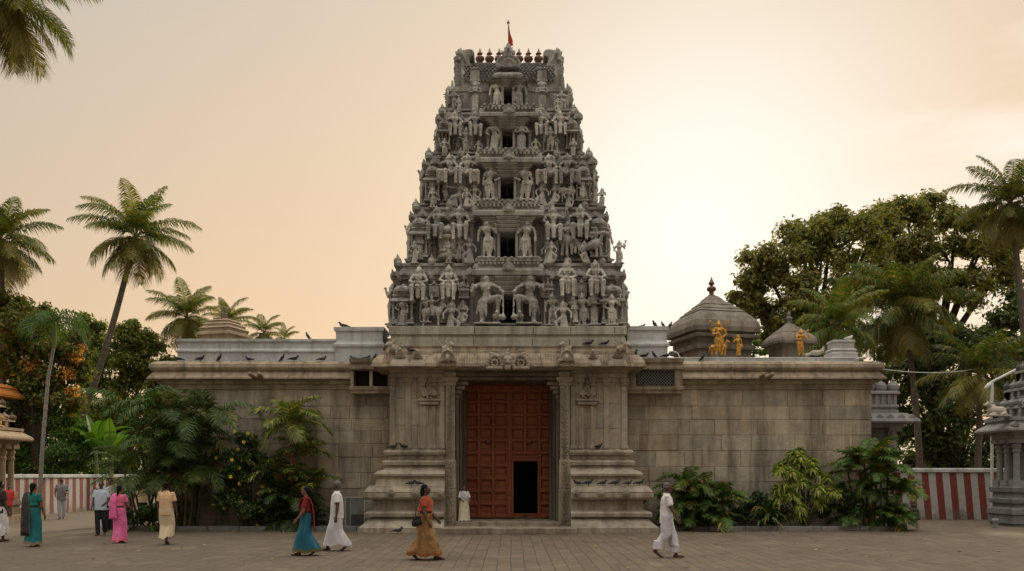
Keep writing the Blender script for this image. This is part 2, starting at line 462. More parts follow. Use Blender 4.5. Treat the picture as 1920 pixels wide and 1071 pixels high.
def stripe_mat(name, axis, period, c_red=(.155, .030, .023), c_white=(.42, .41, .40), phase=0.0, lean=0.0):
    m, nt, N, L = new_mat(name)
    g = N('ShaderNodeNewGeometry'); pos = g.outputs['Position']
    sp = N('ShaderNodeSeparateXYZ'); L(pos, sp.inputs[0])
    nz = noise_n(N, L, pos, 3, 4)
    a0 = N('ShaderNodeMath', operation='MULTIPLY_ADD'); a0.inputs[1].default_value = lean; L(sp.outputs['Z'], a0.inputs[0]); L(sp.outputs[axis], a0.inputs[2])
    a = N('ShaderNodeMath', operation='MULTIPLY_ADD'); a.inputs[1].default_value = .035; L(nz, a.inputs[0]); L(a0.outputs[0], a.inputs[2])
    d = N('ShaderNodeMath', operation='MULTIPLY_ADD'); d.inputs[1].default_value = 1/period; d.inputs[2].default_value = 100+phase; L(a.outputs[0], d.inputs[0])
    fr = N('ShaderNodeMath', operation='FRACT'); L(d.outputs[0], fr.inputs[0])
    s = rng(N, L, fr.outputs[0], .495, .505)
    n2 = noise_n(N, L, pos, 9, 5, .65); n3 = noise_n(N, L, pos, 1.2, 6, .65)
    red = mixc(N, L, rng(N, L, n2, .35, .7), c_red, tuple(x*1.35 for x in c_red))
    wh = mixc(N, L, rng(N, L, n2, .35, .75), c_white, tuple(x*.78 for x in c_white))
    col = mixc(N, L, s, red, wh)
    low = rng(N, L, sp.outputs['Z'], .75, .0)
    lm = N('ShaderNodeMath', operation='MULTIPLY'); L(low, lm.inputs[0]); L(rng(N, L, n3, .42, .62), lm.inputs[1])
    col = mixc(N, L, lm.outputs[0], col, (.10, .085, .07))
    col = mixc(N, L, rng(N, L, n3, .55, .8, 0, .5), col, (.2, .17, .14))
    b = N('ShaderNodeBsdfPrincipled'); b.inputs['Roughness'].default_value = .85; L(col, b.inputs['Base Color'])
    bp = N('ShaderNodeBump'); bp.inputs['Strength'].default_value = .3; bp.inputs['Distance'].default_value = .01
    L(n2, bp.inputs['Height']); L(bp.outputs[0], b.inputs['Normal'])
    o = N('ShaderNodeOutputMaterial'); L(b.outputs[0], o.inputs[0]); return m
# ================================================================== setting: ground
mb = MB()
mb.add([(-300, -60, 0), (300, -60, 0), (300, 500, 0), (-300, 500, 0)], [(0, 1, 2, 3)])
tag(mb.build('ground', M['ground'], None, (0, 0, 0)), kind='structure')

CX = X(952, 28.2)            # centre line of the tower
YW = 29.8                    # face of the long walls
YT = 28.2                    # face of the entrance wall

# ================================================================== the gateway tower
tower = empty('gateway_tower', (CX, 31, 0), 'tall grey stone gateway tower crowded with carved statues above a red double door', 'temple tower')
TI = M['tower']

# ---- plinths, left and right of the doorway: stepped mouldings from the photo's outline
PL = [(1001, 52), (988, 52), (987.5, 50), (975, 36), (973, 35), (972.5, 28), (968.5, 28), (968, 40), (962, 41), (959, 38), (956, 27), (936.5, 26), (936, 40), (932, 43), (926, 43), (925, 41), (922, 42), (918, 39), (914, 36), (911, 35), (910.5, 24), (894, 20),
      (893, 26), (889, 27), (884, 21), (880.5, 10), (872.5, 5), (872, 12), (866, 13), (863.5, 10), (863, 3), (853.5, 3), (853, 9), (848, 11), (845, 10), (842, 2)]
def z_at(y): return Z(y, 27.9)
for sgn, xin, xout in ((-1, 836, 731), (1, 1068, 1176)):
    mb = MB()
    a, b = sorted((X(xin, YT), X(xout, YT)))
    prof = [(max(0.0, z_at(y)), o/57.0) for y, o in PL]
    # flat inner side: build rings by hand
    vs = []; fs = []
    for z, o in prof:
        x0, x1 = (a - o, b) if sgn < 0 else (a, b + o)
        vs += [(x0, YT - o, z), (x1, YT - o, z), (x1, YT + 2.2, z), (x0, YT + 2.2, z)]
    for i in range(len(prof)-1):
        for k in range(4):
            k2 = (k+1) % 4
            fs.append((i*4+k, i*4+k2, (i+1)*4+k2, (i+1)*4+k))
    t = (len(prof)-1)*4
    fs.append((t, t+1, t+2, t+3)); mb.add(vs, fs)
    # pilaster stubs along the two recessed bands and small carved bosses
    o = 26/57.0
    x0, x1 = (a - o, b) if sgn < 0 else (a, b + o)
    n = 7
    for i in range(n):
        xx = x0 + (x1-x0)*(i+.5)/n
        w = .055 + .05*((i*7) % 3)
        mb.box(xx-w, xx+w, YT-o-.035, YT-o+.05, z_at(956)+.004, z_at(937)-.004, (.92, .92, .92))
    o2 = 3/57.0
    for i in range(6):
        xx = a + (b-a)*(i+.5)/6
        mb.box(xx-.09, xx+.09, YT-o2-.03, YT-o2+.05, z_at(861), z_at(854), (.95, .95, .95))
    for xx in (a+(b-a)*.08, a+(b-a)*.5, a+(b-a)*.93):
        oo = 43/57.0
        mb.ell((xx, YT-oo-.01, z_at(925)), (.13, .05, .12), col=(.86, .86, .86))
        mb.ell((xx, YT-oo-.04, z_at(925)), (.06, .05, .06), col=(.8, .8, .8))
    mb.build('plinth', M['base'], tower)

# ---- entrance wall: pilastered faces each side of the opening, ashlar courses as blocks
ZC = Z(691, YT-.55)          # underside of the great cornice
ZP = z_at(842)
def ashlar(mb, x0, x1, yf, z0, z1, course, wmin, wmax, seed, depth=.35, jitter=.012, var=.16, gap=.0022, yb=None):
    """a wall face of separate blocks with open joints, over a solid backing"""
    r = random.Random(seed); z = z0; row = 0
    while z < z1 - .02:
        h = course * r.uniform(.84, 1.16)
        if z1 - (z+h) < course*.45: h = z1 - z
        x = x0
        while x < x1 - .02:
            w = r.uniform(wmin, wmax)
            if x1 - (x+w) < wmin*.6: w = x1 - x
            t = 1 + r.uniform(-var, var); wm = r.uniform(-.045, .045)
            j = r.uniform(-jitter, jitter); g = gap
            xa, xb, za, zb = x+g, x+w-g, z+g, z+h-g
            c = (t*(1+wm), t, t*(1-wm)); k = .012; y = yf + j
            vs = [(xa+k*r.uniform(.4,1.6), y, za+k), (xb-k, y, za+k*r.uniform(.4,1.6)), (xb-k*r.uniform(.4,1.6), y, zb-k), (xa+k, y, zb-k*r.uniform(.4,1.6)),
                  (xa, y+k, za), (xb, y+k, za), (xb, y+k, zb), (xa, y+k, zb), (xa, y+depth, za), (xb, y+depth, za), (xb, y+depth, zb), (xa, y+depth, zb)]
            fs = [(0,1,2,3),(4,5,1,0),(5,6,2,1),(6,7,3,2),(7,4,0,3),(8,9,5,4),(9,10,6,5),(10,11,7,6),(11,8,4,7)]
            mb.add(vs, fs, c); x += w
        z += h; row += 1
for sgn, xin, xout in ((-1, 853, 731), (1, 1050, 1176)):
    a, b = sorted((X(xin, YT), X(xout, YT)))
    mb = MB()
    mb.box(a, b, YT+.03, YT+2.2, ZP, ZC, (.7, .67, .64))
    ashlar(mb, a, b, YT, ZP, ZC, .78, .75, 1.3, 31+sgn, var=.07, depth=.3)
    # vertical pilaster strips
    out = a if sgn < 0 else b; inn = b if sgn < 0 else a
    def strip(px0, px1, d, y0, y1, c=1.0):
        x0, x1 = sorted((X(px0, YT), X(px1, YT)))
        mb.bbox(x0, x1, YT-d, YT+.02, Z(y0, YT), Z(y1, YT), .012, (c, c, c))
    if sgn < 0:
        P0 = [(731, 741), (760, 771), (787, 797), (808, 817), (824, 834)]
        niche = 805
    else:
        P0 = [(1070, 1080), (1086, 1093), (1107, 1115), (1132, 1142), (1165, 1176)]
        niche = 1101
    for i, (p0, p1) in enumerate(P0):
        strip(p0, p1, .05, 841, 724, 1.04)
        strip(p0-1.5, p1+1.5, .10, 842, 836, .98)
        strip(p0-1, p1+1, .065, 724, 718, .95)
        strip(p0-3, p1+3, .08, 718, 709, .92)
    strip(731 if sgn < 0 else 1070, 836 if sgn < 0 else 1176, .10, 709, 700, .9)
    strip(731 if sgn < 0 else 1070, 836 if sgn < 0 else 1176, .20, 700, 690, .85)
    # carved niche hood: cushion, leafy gable and spike
    nx = X(niche, YT); nz = Z(760, YT)
    mb.bbox(nx-.33, nx+.33, YT-.16, YT+.02, nz, nz+.12, .03)
    mb.bbox(nx-.38, nx+.38, YT-.20, YT+.02, nz+.12, nz+.20, .03)
    mb.arch(nx, YT-.13, YT+.02, nz+.20, .52, .42)
    rr = random.Random(5+sgn)
    for k in range(26):
        t = rr.random(); w = .26*(1-t)
        mb.ell((nx+rr.uniform(-w, w), YT-.13, nz+.22+.55*t), (.045, .04, .05), 6, 5)
    mb.cap((nx, YT-.05, nz+.55), (nx, YT-.04, nz+.95), .06, .02)
    for dx in (-.16, .16): mb.bbox(nx+dx-.05, nx+dx+.05, YT-.08, YT+.02, Z(842, YT), nz-.01, .012, (.97,)*3)
    mb.build('entrance_wall', M['base'], tower)
# lintel over the doorway and hidden backing up to the slab
mb = MB()
OX0, OX1 = X(853, YT), X(1050, YT)
ZL = Z(713, YT)
mb.box(OX0-.02, OX1+.02, YT+.05, YT+2.4, ZL, ZC+.02, (.36, .33, .30))  # dark tint paints the cornice's shadow onto the lintel
for i, (d, zz, h) in enumerate(((-.02, ZL-.002, .12), (-.12, ZL+.12, .14), (-.22, ZL+.26, .16))):
    mb.bbox(OX0+.003, OX1-.003, YT+d, YT+.1, zz, zz+h-.006, .015, (.42, .39, .36))
mb.build('lintel', M['base'], tower)

# ---- carved door jambs with a running vine
for sgn, p0, p1 in ((-1, 836, 853), (1, 1050, 1068)):
    mb = MB()
    a, b = X(p0, YT-.12), X(p1, YT-.12)
    xm = (a+b)/2; w = (b-a)/2; yj = YT-.14
    mb.bbox(a, b, yj, YT+.05, Z(985, yj), ZC-.004, .02, (.9, .9, .9))
    mb.bbox(a-.05, b+.05, yj-.10, YT+.04, .17, Z(917, yj), .02, (.85, .85, .83))
    mb.bbox(a-.03, b+.03, yj-.07, YT+.04, Z(917, yj)+.003, Z(862, yj), .02, (.93, .93, .9))
    zz = .35; i = 0; rr = random.Random(sgn)
    while zz < Z(720, yj):
        d = .10 if zz < Z(917, yj) else (.07 if zz < Z(862, yj) else 0)
        s = 1 if i % 2 else -1
        for k in range(7):
            an = k/7*2*PI
            mb.ell((xm + s*w*.22 + math.cos(an)*w*.38, yj-d-.012, zz + math.sin(an)*.055), (.024, .024, .024), 6, 4, (.86,)*3)
        mb.ell((xm + s*w*.22, yj-d-.02, zz), (.032, .03, .032), 6, 4)
        mb.ell((xm - s*w*.5, yj-d-.012, zz+.03), (.03, .022, .05), 6, 4)
        zz += .135; i += 1
    # lotus capital + bracket hanging into the opening
    zc = Z(715, yj)
    mb.mould(a, b, yj, YT, [(zc-.15, .0), (zc-.12, .05), (zc-.05, .02), (zc+.02, .09), (zc+.12, .13), (zc+.14, .02), (zc+.3, .05)], (.9,)*3)
    s = 1 if sgn < 0 else -1
    xe = b if sgn < 0 else a
    for k in range(4):
        q = .42-.1*k
        x0, x1 = sorted((xe, xe + s*q))
        mb.bbox(x0, x1, YT+.15, YT+.5, ZL-.14-.15*k, ZL-.01-.15*k, .03, (.75,)*3)
    # inner jamb mouldings stepping back to the door, darker inward as painted recess shade
    for k in range(3):
        x0, x1 = sorted((xe + s*(.002+.10*k), xe + s*(.10+.10*k)))
        mb.bbox(x0, x1, YT+.22+.4*k, YT+1.5, .34, ZL, .015, (.5-.05*k,)*3)
    mb.build('jamb', M['base'], tower)

# ---- great cornice: rolled kapota with horseshoe ornaments, mouldings above
mb = MB()
xl, xr = X(735, YT), X(1172, YT)
zt = Z(650, YT)
K0 = Z(689, YT-.6)
prof = [(ZC-.02, .02), (K0, .30), (K0-.0+.03, .60), (K0+.10, .60), (K0+.11, .57), (K0+.16, .575), (K0+.30, .50), (K0+.42, .38), (K0+.46, .26), (K0+.48, .27), (K0+.58, .27), (K0+.60, .20), (K0+.70, .18), (K0+.74, .22), (zt-.02, .22), (zt, .10)]
mb.mould(xl, xr, YT, YT+5.6, prof)
# break-forward over the doorway
mb.mould(X(838, YT), X(1066, YT), YT-.08, YT+.6, [(K0-.05, .40), (K0+.02, .64), (K0+.13, .64), (K0+.30, .56), (K0+.45, .42), (K0+.50, .2)])
# fluting ribs on the roll
rr = random.Random(3)
x = xl - .2
while x < xr + .2:
    if X(838, YT) < x < X(1066, YT):
        mb.tube([(x, YT-.70, K0+.14), (x, YT-.66, K0+.30), (x, YT-.52, K0+.45)], .018, 5, (.9,)*3)
    else:
        mb.tube([(x, YT-.58, K0+.17), (x, YT-.52, K0+.31), (x, YT-.40, K0+.44)], .016, 5, (.93,)*3)
    x += .085
mb.build('great_cornice', M['coping'], tower)
def gavaksha(name, x, y, z, w, h, mat, parent, crest=True, seed=0):
    """carved horseshoe ornament: ring, face inside, flame crest"""
    g = MB()
    g.arch(0, 0, .16, 0, w, h)
    n = 14
    for k in range(n+1):
        a = -.3 + (PI+.6)*k/n
        g.ell((w*.52*math.cos(a), -.02, h*.42+h*.44*math.sin(a)), (w*.085, .06, w*.085), 7, 5)
    g.ell((0, -.03, h*.42), (w*.22, .10, h*.24), 9, 7)
    g.ell((0, -.12, h*.40), (w*.07, .06, h*.07), 7, 5)
    for s in (-1, 1):
        g.ell((s*w*.10, -.10, h*.5), (w*.05, .05, h*.04), 6, 5)
        g.cap((s*w*.4, 0.02, h*.05), (s*w*.72, .03, h*.12), w*.09, w*.04, 6)
        g.ell((s*w*.62, .02, h*.28), (w*.12, .06, h*.14), 7, 5)
    if crest:
        for k in range(5): g.ell((0, .03, h*(.95+.13*k)), (w*(.2-.03*k), .08, h*.1), 7, 5)
    return place(name, remesh(g, name, .022, 1, mat), parent, (x, y, z))
for px, w, h in ((840, .40, .58), (1062, .40, .58)):
    gavaksha('cornice_ornament', X(px, YT-.65), YT-.80, K0+.02, w, h, M['base'], tower)
for px, w, h in ((750, .62, .56), (783, .56, .50), (1112, .52, .50), (1158, .60, .56)):     # plain gabled antefixes
    g = MB(); g.mould(-w/2, w/2, -.02, .16, [(0, .02), (.10, .0), (h*.5, -.10), (h*.8, -.20*w/.6), (h, -.26*w/.6)]); g.ell((0, 0, h*.98), (.06, .06, .06))
    place('antefix', remesh(g, 'antefix', .02, 2, M['base']), tower, (X(px, YT-.62), YT-.66, K0+.03))
for px in (737, 838, 1062, 1167):     # little lions on the upper ledge
    g = MB(); s = 1 if px in (838, 1167) else -1
    g.ell((0, 0, .16), (.17, .12, .13)); g.ell((s*.13, -.06, .28), (.11, .11, .11)); g.cap((s*.13, -.1, .2), (s*.16, -.13, 0), .045)
    g.cap((-s*.1, -.05, .12), (-s*.12, -.08, 0), .05); g.ell((s*.2, -.13, .26), (.06, .06, .05)); g.cap((-s*.15, 0, .2), (-s*.25, 0, .36), .03); g.ell((0, .02, .36), (.07, .06, .10))
    place('lion_figure', remesh(g, 'lion_figure', .02, 1, M['base']), tower, (X(px, YT-.45), YT-.42, K0+.47))
# centre crest over the door: twin scroll arches and a face
g = MB()
for s in (-1, 1):
    for k in range(10):
        a = PI*k/9
        g.ell((s*.42 + .24*math.cos(a), 0, .10+.30*math.sin(a)), (.075, .07, .075), 7, 5)
    for k in range(8):
        a = 2*PI*k/8
        g.ell((s*.42 + .10*math.cos(a), -.02, .16+.10*math.sin(a)), (.04, .05, .04), 6, 5)
    g.cap((s*.66, 0, .0), (s*.20, 0, .0), .06); g.ell((s*.68, 0, .14), (.06, .06, .12)); g.ell((s*.16, -.02, .36), (.09, .07, .09))
    g.cap((s*.3, 0, .42), (s*.55, 0, .46), .04, .06)
g.ell((0, -.05, .22), (.15, .13, .17)); g.ell((0, -.15, .17), (.06, .06, .05)); g.ell((0, -.05, .02), (.11, .10, .10)); g.ell((0, 0, .42), (.11, .09, .09)); g.ell((0, 0, .53), (.06, .06, .1))
for s in (-1, 1): g.ell((s*.08, -.15, .28), (.04, .04, .035), 6, 5)
place('door_crest', remesh(g, 'door_crest', .02, 1, M['base']), tower, (X(952, YT-.75), YT-.76, K0-.04))

# ---- pale slab courses below the first storey
mb = MB()
z0, z1 = zt, Z(612, YT)
xl, xr = X(731, YT), X(1173, YT)
mb.mould(xl, xr, YT-.03, YT+5.6, [(z0+.002, 0), (z0+.26, 0), (z0+.30, -.03), (z0+.38, -.03), (z0+.40, .03), (z1-.02, .03), (z1, .0)])
for px in (890, 1070, 1000, 1152):       # joints opened as thin dark gaps between blocks
    xx = X(px, YT); mb.box(xx-.012, xx+.012, YT-.066, YT, z0+.42, z1-.03, (.25, .24, .22))
for px in (888, 998, 1068):
    xx = X(px, YT); mb.box(xx-.010, xx+.010, YT-.036, YT, z0+.03, z0+.25, (.25, .24, .22))
mb.build('base_slab', M['slab'], tower)

# ---- steps
mb = MB(); mb.bbox(X(826, 26.7), X(1082, 26.7), 26.7, YT+.02, .0, .19, .015, (.8, .76, .74)); mb.build('step', M['base'], tower)
mb = MB(); mb.bbox(X(853, 27.7)+.01, X(1050, 27.7)-.01, 27.75, 31.0, .1, .33, .012, (.72, .7, .68)); mb.build('threshold', M['base'], tower)

# ---- door: two leaves of coffered timber, wicket opening in the right leaf
YD = YT + 1.45
dz0, dz1 = Z(972, YD)+.02, Z(727, YD)
dx0, dxm, dx1 = X(868, YD), X(955, YD), X(1041, YD)
def door_leaf(x0, x1, hole=None):
    m = MB()
    ncol, nrow = 3, 10
    st = .10
    cw = (x1-x0-st)/ncol; ch = (dz1-dz0-st)/nrow
    # back boards, split round the wicket
    def board(a, b, c, d): m.box(a, b, YD+.08, YD+.14, c, d)
    if hole:
        hx0, hx1, hz0, hz1 = hole
        board(x0, hx0, dz0, dz1); board(hx1, x1, dz0, dz1); board(hx0, hx1, hz1, dz1); board(hx0, hx1, dz0, hz0)
    else: board(x0, x1, dz0, dz1)
    def inside(a, b, c, d): return hole and a < hole[1]-.01 and b > hole[0]+.01 and c < hole[3]-.01 and d > hole[2]+.01
    for i in range(ncol+1):
        xa = x0 + i*cw
        for r_ in range(nrow):
            za = dz0 + r_*ch
            if not inside(xa, xa+st, za, za+ch): m.bbox(xa, xa+st, YD, YD+.09, za, za+ch+(.0 if r_ < nrow-1 else st), .008, (1.0, 1, 1))
    for r_ in range(nrow+1):
        za = dz0 + r_*ch
        for i in range(ncol):
            xa = x0 + st + i*cw
            if not inside(xa, xa+cw-st, za, za+st): m.bbox(xa, xa+cw-st, YD+.004, YD+.09, za, za+st, .008, (.95,)*3)
    for i in range(ncol):
        for r_ in range(nrow):
            xa, za = x0+st+i*cw, dz0+st+r_*ch
            w, h = cw-st, ch-st
            if inside(xa, xa+w, za, za+h): continue
            k = .05                                    # bevelled coffer: sloping sides to a sunk field
            vs = [(xa, YD+.015, za), (xa+w, YD+.015, za), (xa+w, YD+.015, za+h), (xa, YD+.015, za+h),
                  (xa+k, YD+.075, za+k), (xa+w-k, YD+.075, za+k), (xa+w-k, YD+.075, za+h-k), (xa+k, YD+.075, za+h-k)]
            m.add(vs, [(0,1,5,4),(1,2,6,5),(2,3,7,6),(3,0,4,7),(4,5,6,7)], (.92+.1*rnd.random(),)*3)
            m.bbox(xa+k+.05, xa+w-k-.05, YD+.055, YD+.078, za+k+.05, za+h-k-.05, .02, (.95+.1*rnd.random(),)*3)
    return m
lf = door_leaf(dx0, dxm-.006).build('door_leaf', M['wood'], tower)
hx0, hx1 = X(963, YD), X(1008, YD); hz0, hz1 = Z(963, YD), Z(865, YD)
rt = door_leaf(dxm+.006, dx1, (hx0, hx1, hz0, hz1))
for a, b, c, d in ((hx0-.07, hx0, hz0-.05, hz1+.07), (hx1, hx1+.07, hz0-.05, hz1+.07), (hx0, hx1, hz1, hz1+.07), (hx0, hx1, hz0-.06, hz0)):
    rt.bbox(a, b, YD-.02, YD+.13, c, d, .01, (.9,)*3)
rl = rt.build('door_leaf', M['wood'], tower)
mb = MB(); mb.bbox(dxm-.06, dxm+.06, YD-.05, YD+.02, dz0, dz1, .015); mb.build('meeting_stile', M['wood'], lf)
for par, px in ((lf, 915), (rl, 993)):           # carved boss and ring pull
    mb = MB(); c = P(px, 828, YD)
    mb.lathe(0, 0, [(.10, 0), (.10, .02), (.05, .05), (.0, .055)], 14)
    mb.v = [(c.x+v[0], YD+.05-v[2]*1.6, c.z+v[1]) for v in mb.v]
    mb.tube([(c.x+.06*math.cos(a), YD-.03, c.z-.05+.06*math.sin(a)) for a in [2*PI*k/12 for k in range(13)]], .008, 6)
    mb.build('ring_pull', M['copper'], par)
mb = MB(); mb.bbox(OX0+.02, OX1-.02, YD-.12, YD+.1, Z(736, YD), ZL+.1, .02, (.45, .40, .38))  # dark board added to stand in for the shadow above the door
for i in range(9): mb.bbox(OX0+.1+(OX1-OX0-.2)*i/9+.03, OX0+.1+(OX1-OX0-.2)*(i+1)/9-.03, YD-.15, YD, Z(734, YD)+.05, ZL-.03, .015, (.5, .42, .4))
mb.build('shadow_board', M['wood'], tower)
# timber frame head and sides, and the passage beyond the wicket
mb = MB()
mb.bbox(dx0-.10, dx0-.004, YD-.03, YD+.2, dz0-.02, dz1+.12, .01); mb.bbox(dx1+.004, dx1+.10, YD-.03, YD+.2, dz0-.02, dz1+.12, .01); mb.bbox(dx0, dx1, YD-.03, YD+.2, dz1+.004, dz1+.12, .01)
mb.build('door_frame', M['wood'], tower)
mb = MB()
px0, px1 = OX0+.1, OX1-.1
mb.box(px0-.3, px0, YT+1.62, 36, 0, 6.2); mb.box(px1, px1+.3, YT+1.62, 36, 0, 6.2); mb.box(px0-.3, px1+.3, 36, 36.2, 0, 6.2)
mb.box(px0-.3, px1+.3, YT+1.62, 36.2, 5.2, 5.4); mb.box(px0-.3, px1+.3, 31.0, 36.2, .05, .1)
mb.box(px0-.3, dx0-.10, YD+.05, YD+.4, 0, 5.2); mb.box(dx1+.10, px1+.3, YD+.05, YD+.4, 0, 5.2); mb.box(px0-.3, px1+.3, YD+.05, YD+.4, dz1+.12, 5.2)
mb.build('passage', M['dark'], tower)
# ---- statue library (unit height, facing -Y, origin at the base)
def fig_head(g, x=0, y=0, z=.80, r=.07, crown=.18, lean=0, hood=False):
    g.cap((x, y, z-.10), (x, y-.01, z), .04, .045)
    g.ell((x, y-.01, z+.025), (r, r*1.05, r*1.2)); g.ell((x, y-.075, z+.015), (.014, .02, .018), 6, 5)
    g.ell((x-.065, y, z+.01), (.02, .025, .04), 6, 5); g.ell((x+.065, y, z+.01), (.02, .025, .04), 6, 5)
    g.cap((x, y+.01, z+.06), (x, y+.02, z+crown*.55), r*1.08, r*.85); g.cap((x, y+.02, z+crown*.5), (x, y+.02, z+crown), r*.7, .018)
    g.ell((x, y+.05, z+.03), (r*1.7, .03, r*1.5))
    if hood:
        for k in range(5): g.ell((x+(k-2)*.06, y+.03, z+.08+.02*(2-abs(k-2))), (.045, .05, .07))
def fig_arm(g, s, sh, el, ha, r=.040):
    g.cap(sh, el, r, r*.8); g.cap(el, ha, r*.8, r*.62); g.ell(ha, (r*.95, r*.95, r*1.1), 7, 5)
    m = (Vector(sh)*.55 + Vector(el)*.45); g.ell(m, (r*1.25, r*1.25, r*.6), 8, 5)
def torso(g, z0, z1, x0=0, x1=0, y=0):
    g.cap((x0, y, z0), ((x0+x1)/2, y, (z0+z1)/2), .085, .075); g.cap(((x0+x1)/2, y, (z0+z1)/2), (x1, y, z1-.06), .08, .105)
    g.cap((x1-.12, y, z1-.02), (x1+.12, y, z1-.02), .048)
    g.ell((x1, y-.07, z1-.06), (.085, .04, .022)); g.ell((x1-.05, y-.06, z1-.10), (.045, .04, .04)); g.ell((x1+.05, y-.06, z1-.10), (.045, .04, .04))
    g.ell((x0, y, z0-.02), (.115, .095, .03))
def stand(arms, sway=0.0, skirt='dhoti', ped=True, hood=False, staff=False, extra=False):
    g = MB()
    if ped: g.box(-.20, .20, -.12, .14, 0, .04)
    hip = sway*.06
    for s in (-1, 1):
        kx = s*.075 + hip*.6
        g.cap((s*.075, 0, .05), (kx, -.015, .25), .042, .052); g.cap((kx, -.015, .25), (s*.06+hip, 0, .46), .055, .078)
        g.cap((s*.075, .02, .05), (s*.09, -.09, .045), .034, .026)
    if skirt == 'dhoti':
        g.cap((hip, -.04, .44), (hip*.5, -.07, .10), .035, .022); g.ell((hip, 0, .43), (.135, .10, .06))
        g.cap((hip+.12, 0, .45), (hip+.15, .0, .2), .03, .02)
    elif skirt == 'long':
        g.cap((hip, 0, .44), (0, -.005, .09), .10, .082)
        for k in range(5): g.cap((hip+(k-2)*.036, -.075, .42), ((k-2)*.042, -.085, .08), .02, .017, 6)
    torso(g, .47, .76, hip, 0)
    fig_head(g, z=.815, hood=hood)
    for s, (el, ha) in zip((-1, 1), arms):
        fig_arm(g, s, (s*.145, 0, .735), (s*el[0], el[1], el[2]), (s*ha[0], ha[1], ha[2]))
    if extra:
        for s in (-1, 1):
            fig_arm(g, s, (s*.14, .04, .735), (s*.25, .04, .70), (s*.27, -.02, .86), .03); g.ell((s*.28, -.02, .93), (.05, .03, .055))
    if staff: g.cap((-.22, -.05, .02), (-.22, -.05, .78), .016)
    return g
DOWN = ((.19, .0, .58), (.20, -.05, .43)); HIPA = ((.24, .02, .60), (.12, -.06, .52)); UPA = ((.24, -.02, .62), (.22, -.08, .80)); OUTA = ((.26, 0, .66), (.36, -.03, .72)); CLASP = ((.20, -.04, .60), (.03, -.13, .60))
def seated(arms, wide=.15, drape=True, block=True, lean=0.0, side=0.0):
    g = MB()
    if block: g.box(-.13, .13, .08, .26, .2, .36)
    g.ell((0, .06, .40), (.15, .13, .09))
    for s in (-1, 1):
        k = (s*wide + side*.05, -.20, .41 + (.06*side*s))
        g.cap((s*.08, .05, .41), k, .085, .07); g.cap(k, (s*wide*.92 + side*.1, -.20, .06), .066, .042)
        g.cap((s*wide*.92 + side*.1, -.2, .05), (s*wide + side*.1, -.30, .035), .036, .028)
    if drape:
        for k in range(3): g.cap(((k-1)*wide*.25, -.13, .42), ((k-1)*wide*.22, -.16, .12), .03, .022, 7)
    torso(g, .46, .76, 0, lean, .05)
    fig_head(g, lean, .04, .82)
    for s, (el, ha) in zip((-1, 1), arms):
        fig_arm(g, s, (lean+s*.145, .05, .735), (s*el[0]+lean, el[1], el[2]), (s*ha[0]+lean, ha[1], ha[2]), .043)
    return g
LAP = ((.225, -.03, .58), (.05, -.22, .50)); KNEE = ((.27, -.02, .58), (.16, -.22, .48)); RAISE = ((.29, 0, .66), (.33, -.06, .86))
def flying(side):
    g = seated(((HIPA[0], HIPA[1]), RAISE) if side > 0 else (RAISE, HIPA), .16, False, False, 0.03*side)
    s = side
    g.cap((s*.10, 0, .42), (s*.34, -.12, .40), .09, .085); g.cap((s*.34, -.12, .40), (s*.36, -.10, .08), .085, .05)
    for k in range(3): g.cap((s*(.20+.05*k), -.10, .40-.01*k), (s*(.22+.06*k), -.11, .12+.03*k), .04, .03, 7)
    for k in range(7): g.ell((.12*math.cos(k), .05+.04*math.sin(2.1*k), .87+.05*math.sin(k*1.7)), (.05, .05, .05), 7, 5)
    return g
def guardian():
    g = MB(); g.box(-.24, .26, -.16, .16, 0, .035)
    g.cap((-.08, 0, .05), (-.09, -.02, .26), .042, .05); g.cap((-.09, -.02, .26), (-.05, 0, .47), .052, .075); g.cap((-.08, 0, .05), (-.10, -.11, .05), .04, .03)
    g.cap((.05, 0, .47), (.21, -.13, .49), .078, .056); g.cap((.21, -.13, .49), (.20, -.10, .24), .052, .036); g.cap((.20, -.1, .24), (.18, -.18, .2), .034, .026); g.ell((.19, -.08, .15), (.09, .08, .05))
    g.ell((-.01, 0, .45), (.13, .10, .06)); g.cap((-.02, -.07, .44), (-.01, -.08, .16), .035, .02); g.cap((-.14, 0, .45), (-.19, .02, .2), .03, .02)
    torso(g, .49, .77, 0, -.02); fig_head(g, -.02, -.01, .825, .07, .18)
    fig_arm(g, -1, (-.17, 0, .745), (-.27, -.02, .62), (-.20, -.10, .70)); fig_arm(g, 1, (.13, 0, .745), (.22, -.12, .66), (.29, -.15, .58))
    g.cap((.29, -.15, .62), (.30, -.15, .12), .017, .02); g.ell((.29, -.15, .12), (.06, .06, .06)); g.ell((.19, .03, .68), (.10, .04, .07)); g.ell((-.25, .04, .66), (.06, .04, .14))
    return g
def kneel():
    g = MB()
    g.cap((0, 0, .44), (-.02, -.03, .05), .10, .15)
    for k in range(7): g.cap((.0, -.06, .44), (-.17+.05*k, -.15, .02), .032, .03, 6)
    g.cap((.03, -.02, .44), (.24, -.08, .30), .08, .06); g.cap((.24, -.08, .30), (.16, -.10, .06), .055, .04)
    torso(g, .46, .74, 0, .02); fig_head(g, .02, -.01, .80)
    fig_arm(g, -1, (-.12, 0, .715), (-.23, -.03, .58), (-.22, -.12, .44)); fig_arm(g, 1, (.16, 0, .715), (.26, -.02, .60), (.22, -.10, .45))
    g.ell((-.03, .04, .86), (.10, .05, .07))
    return g
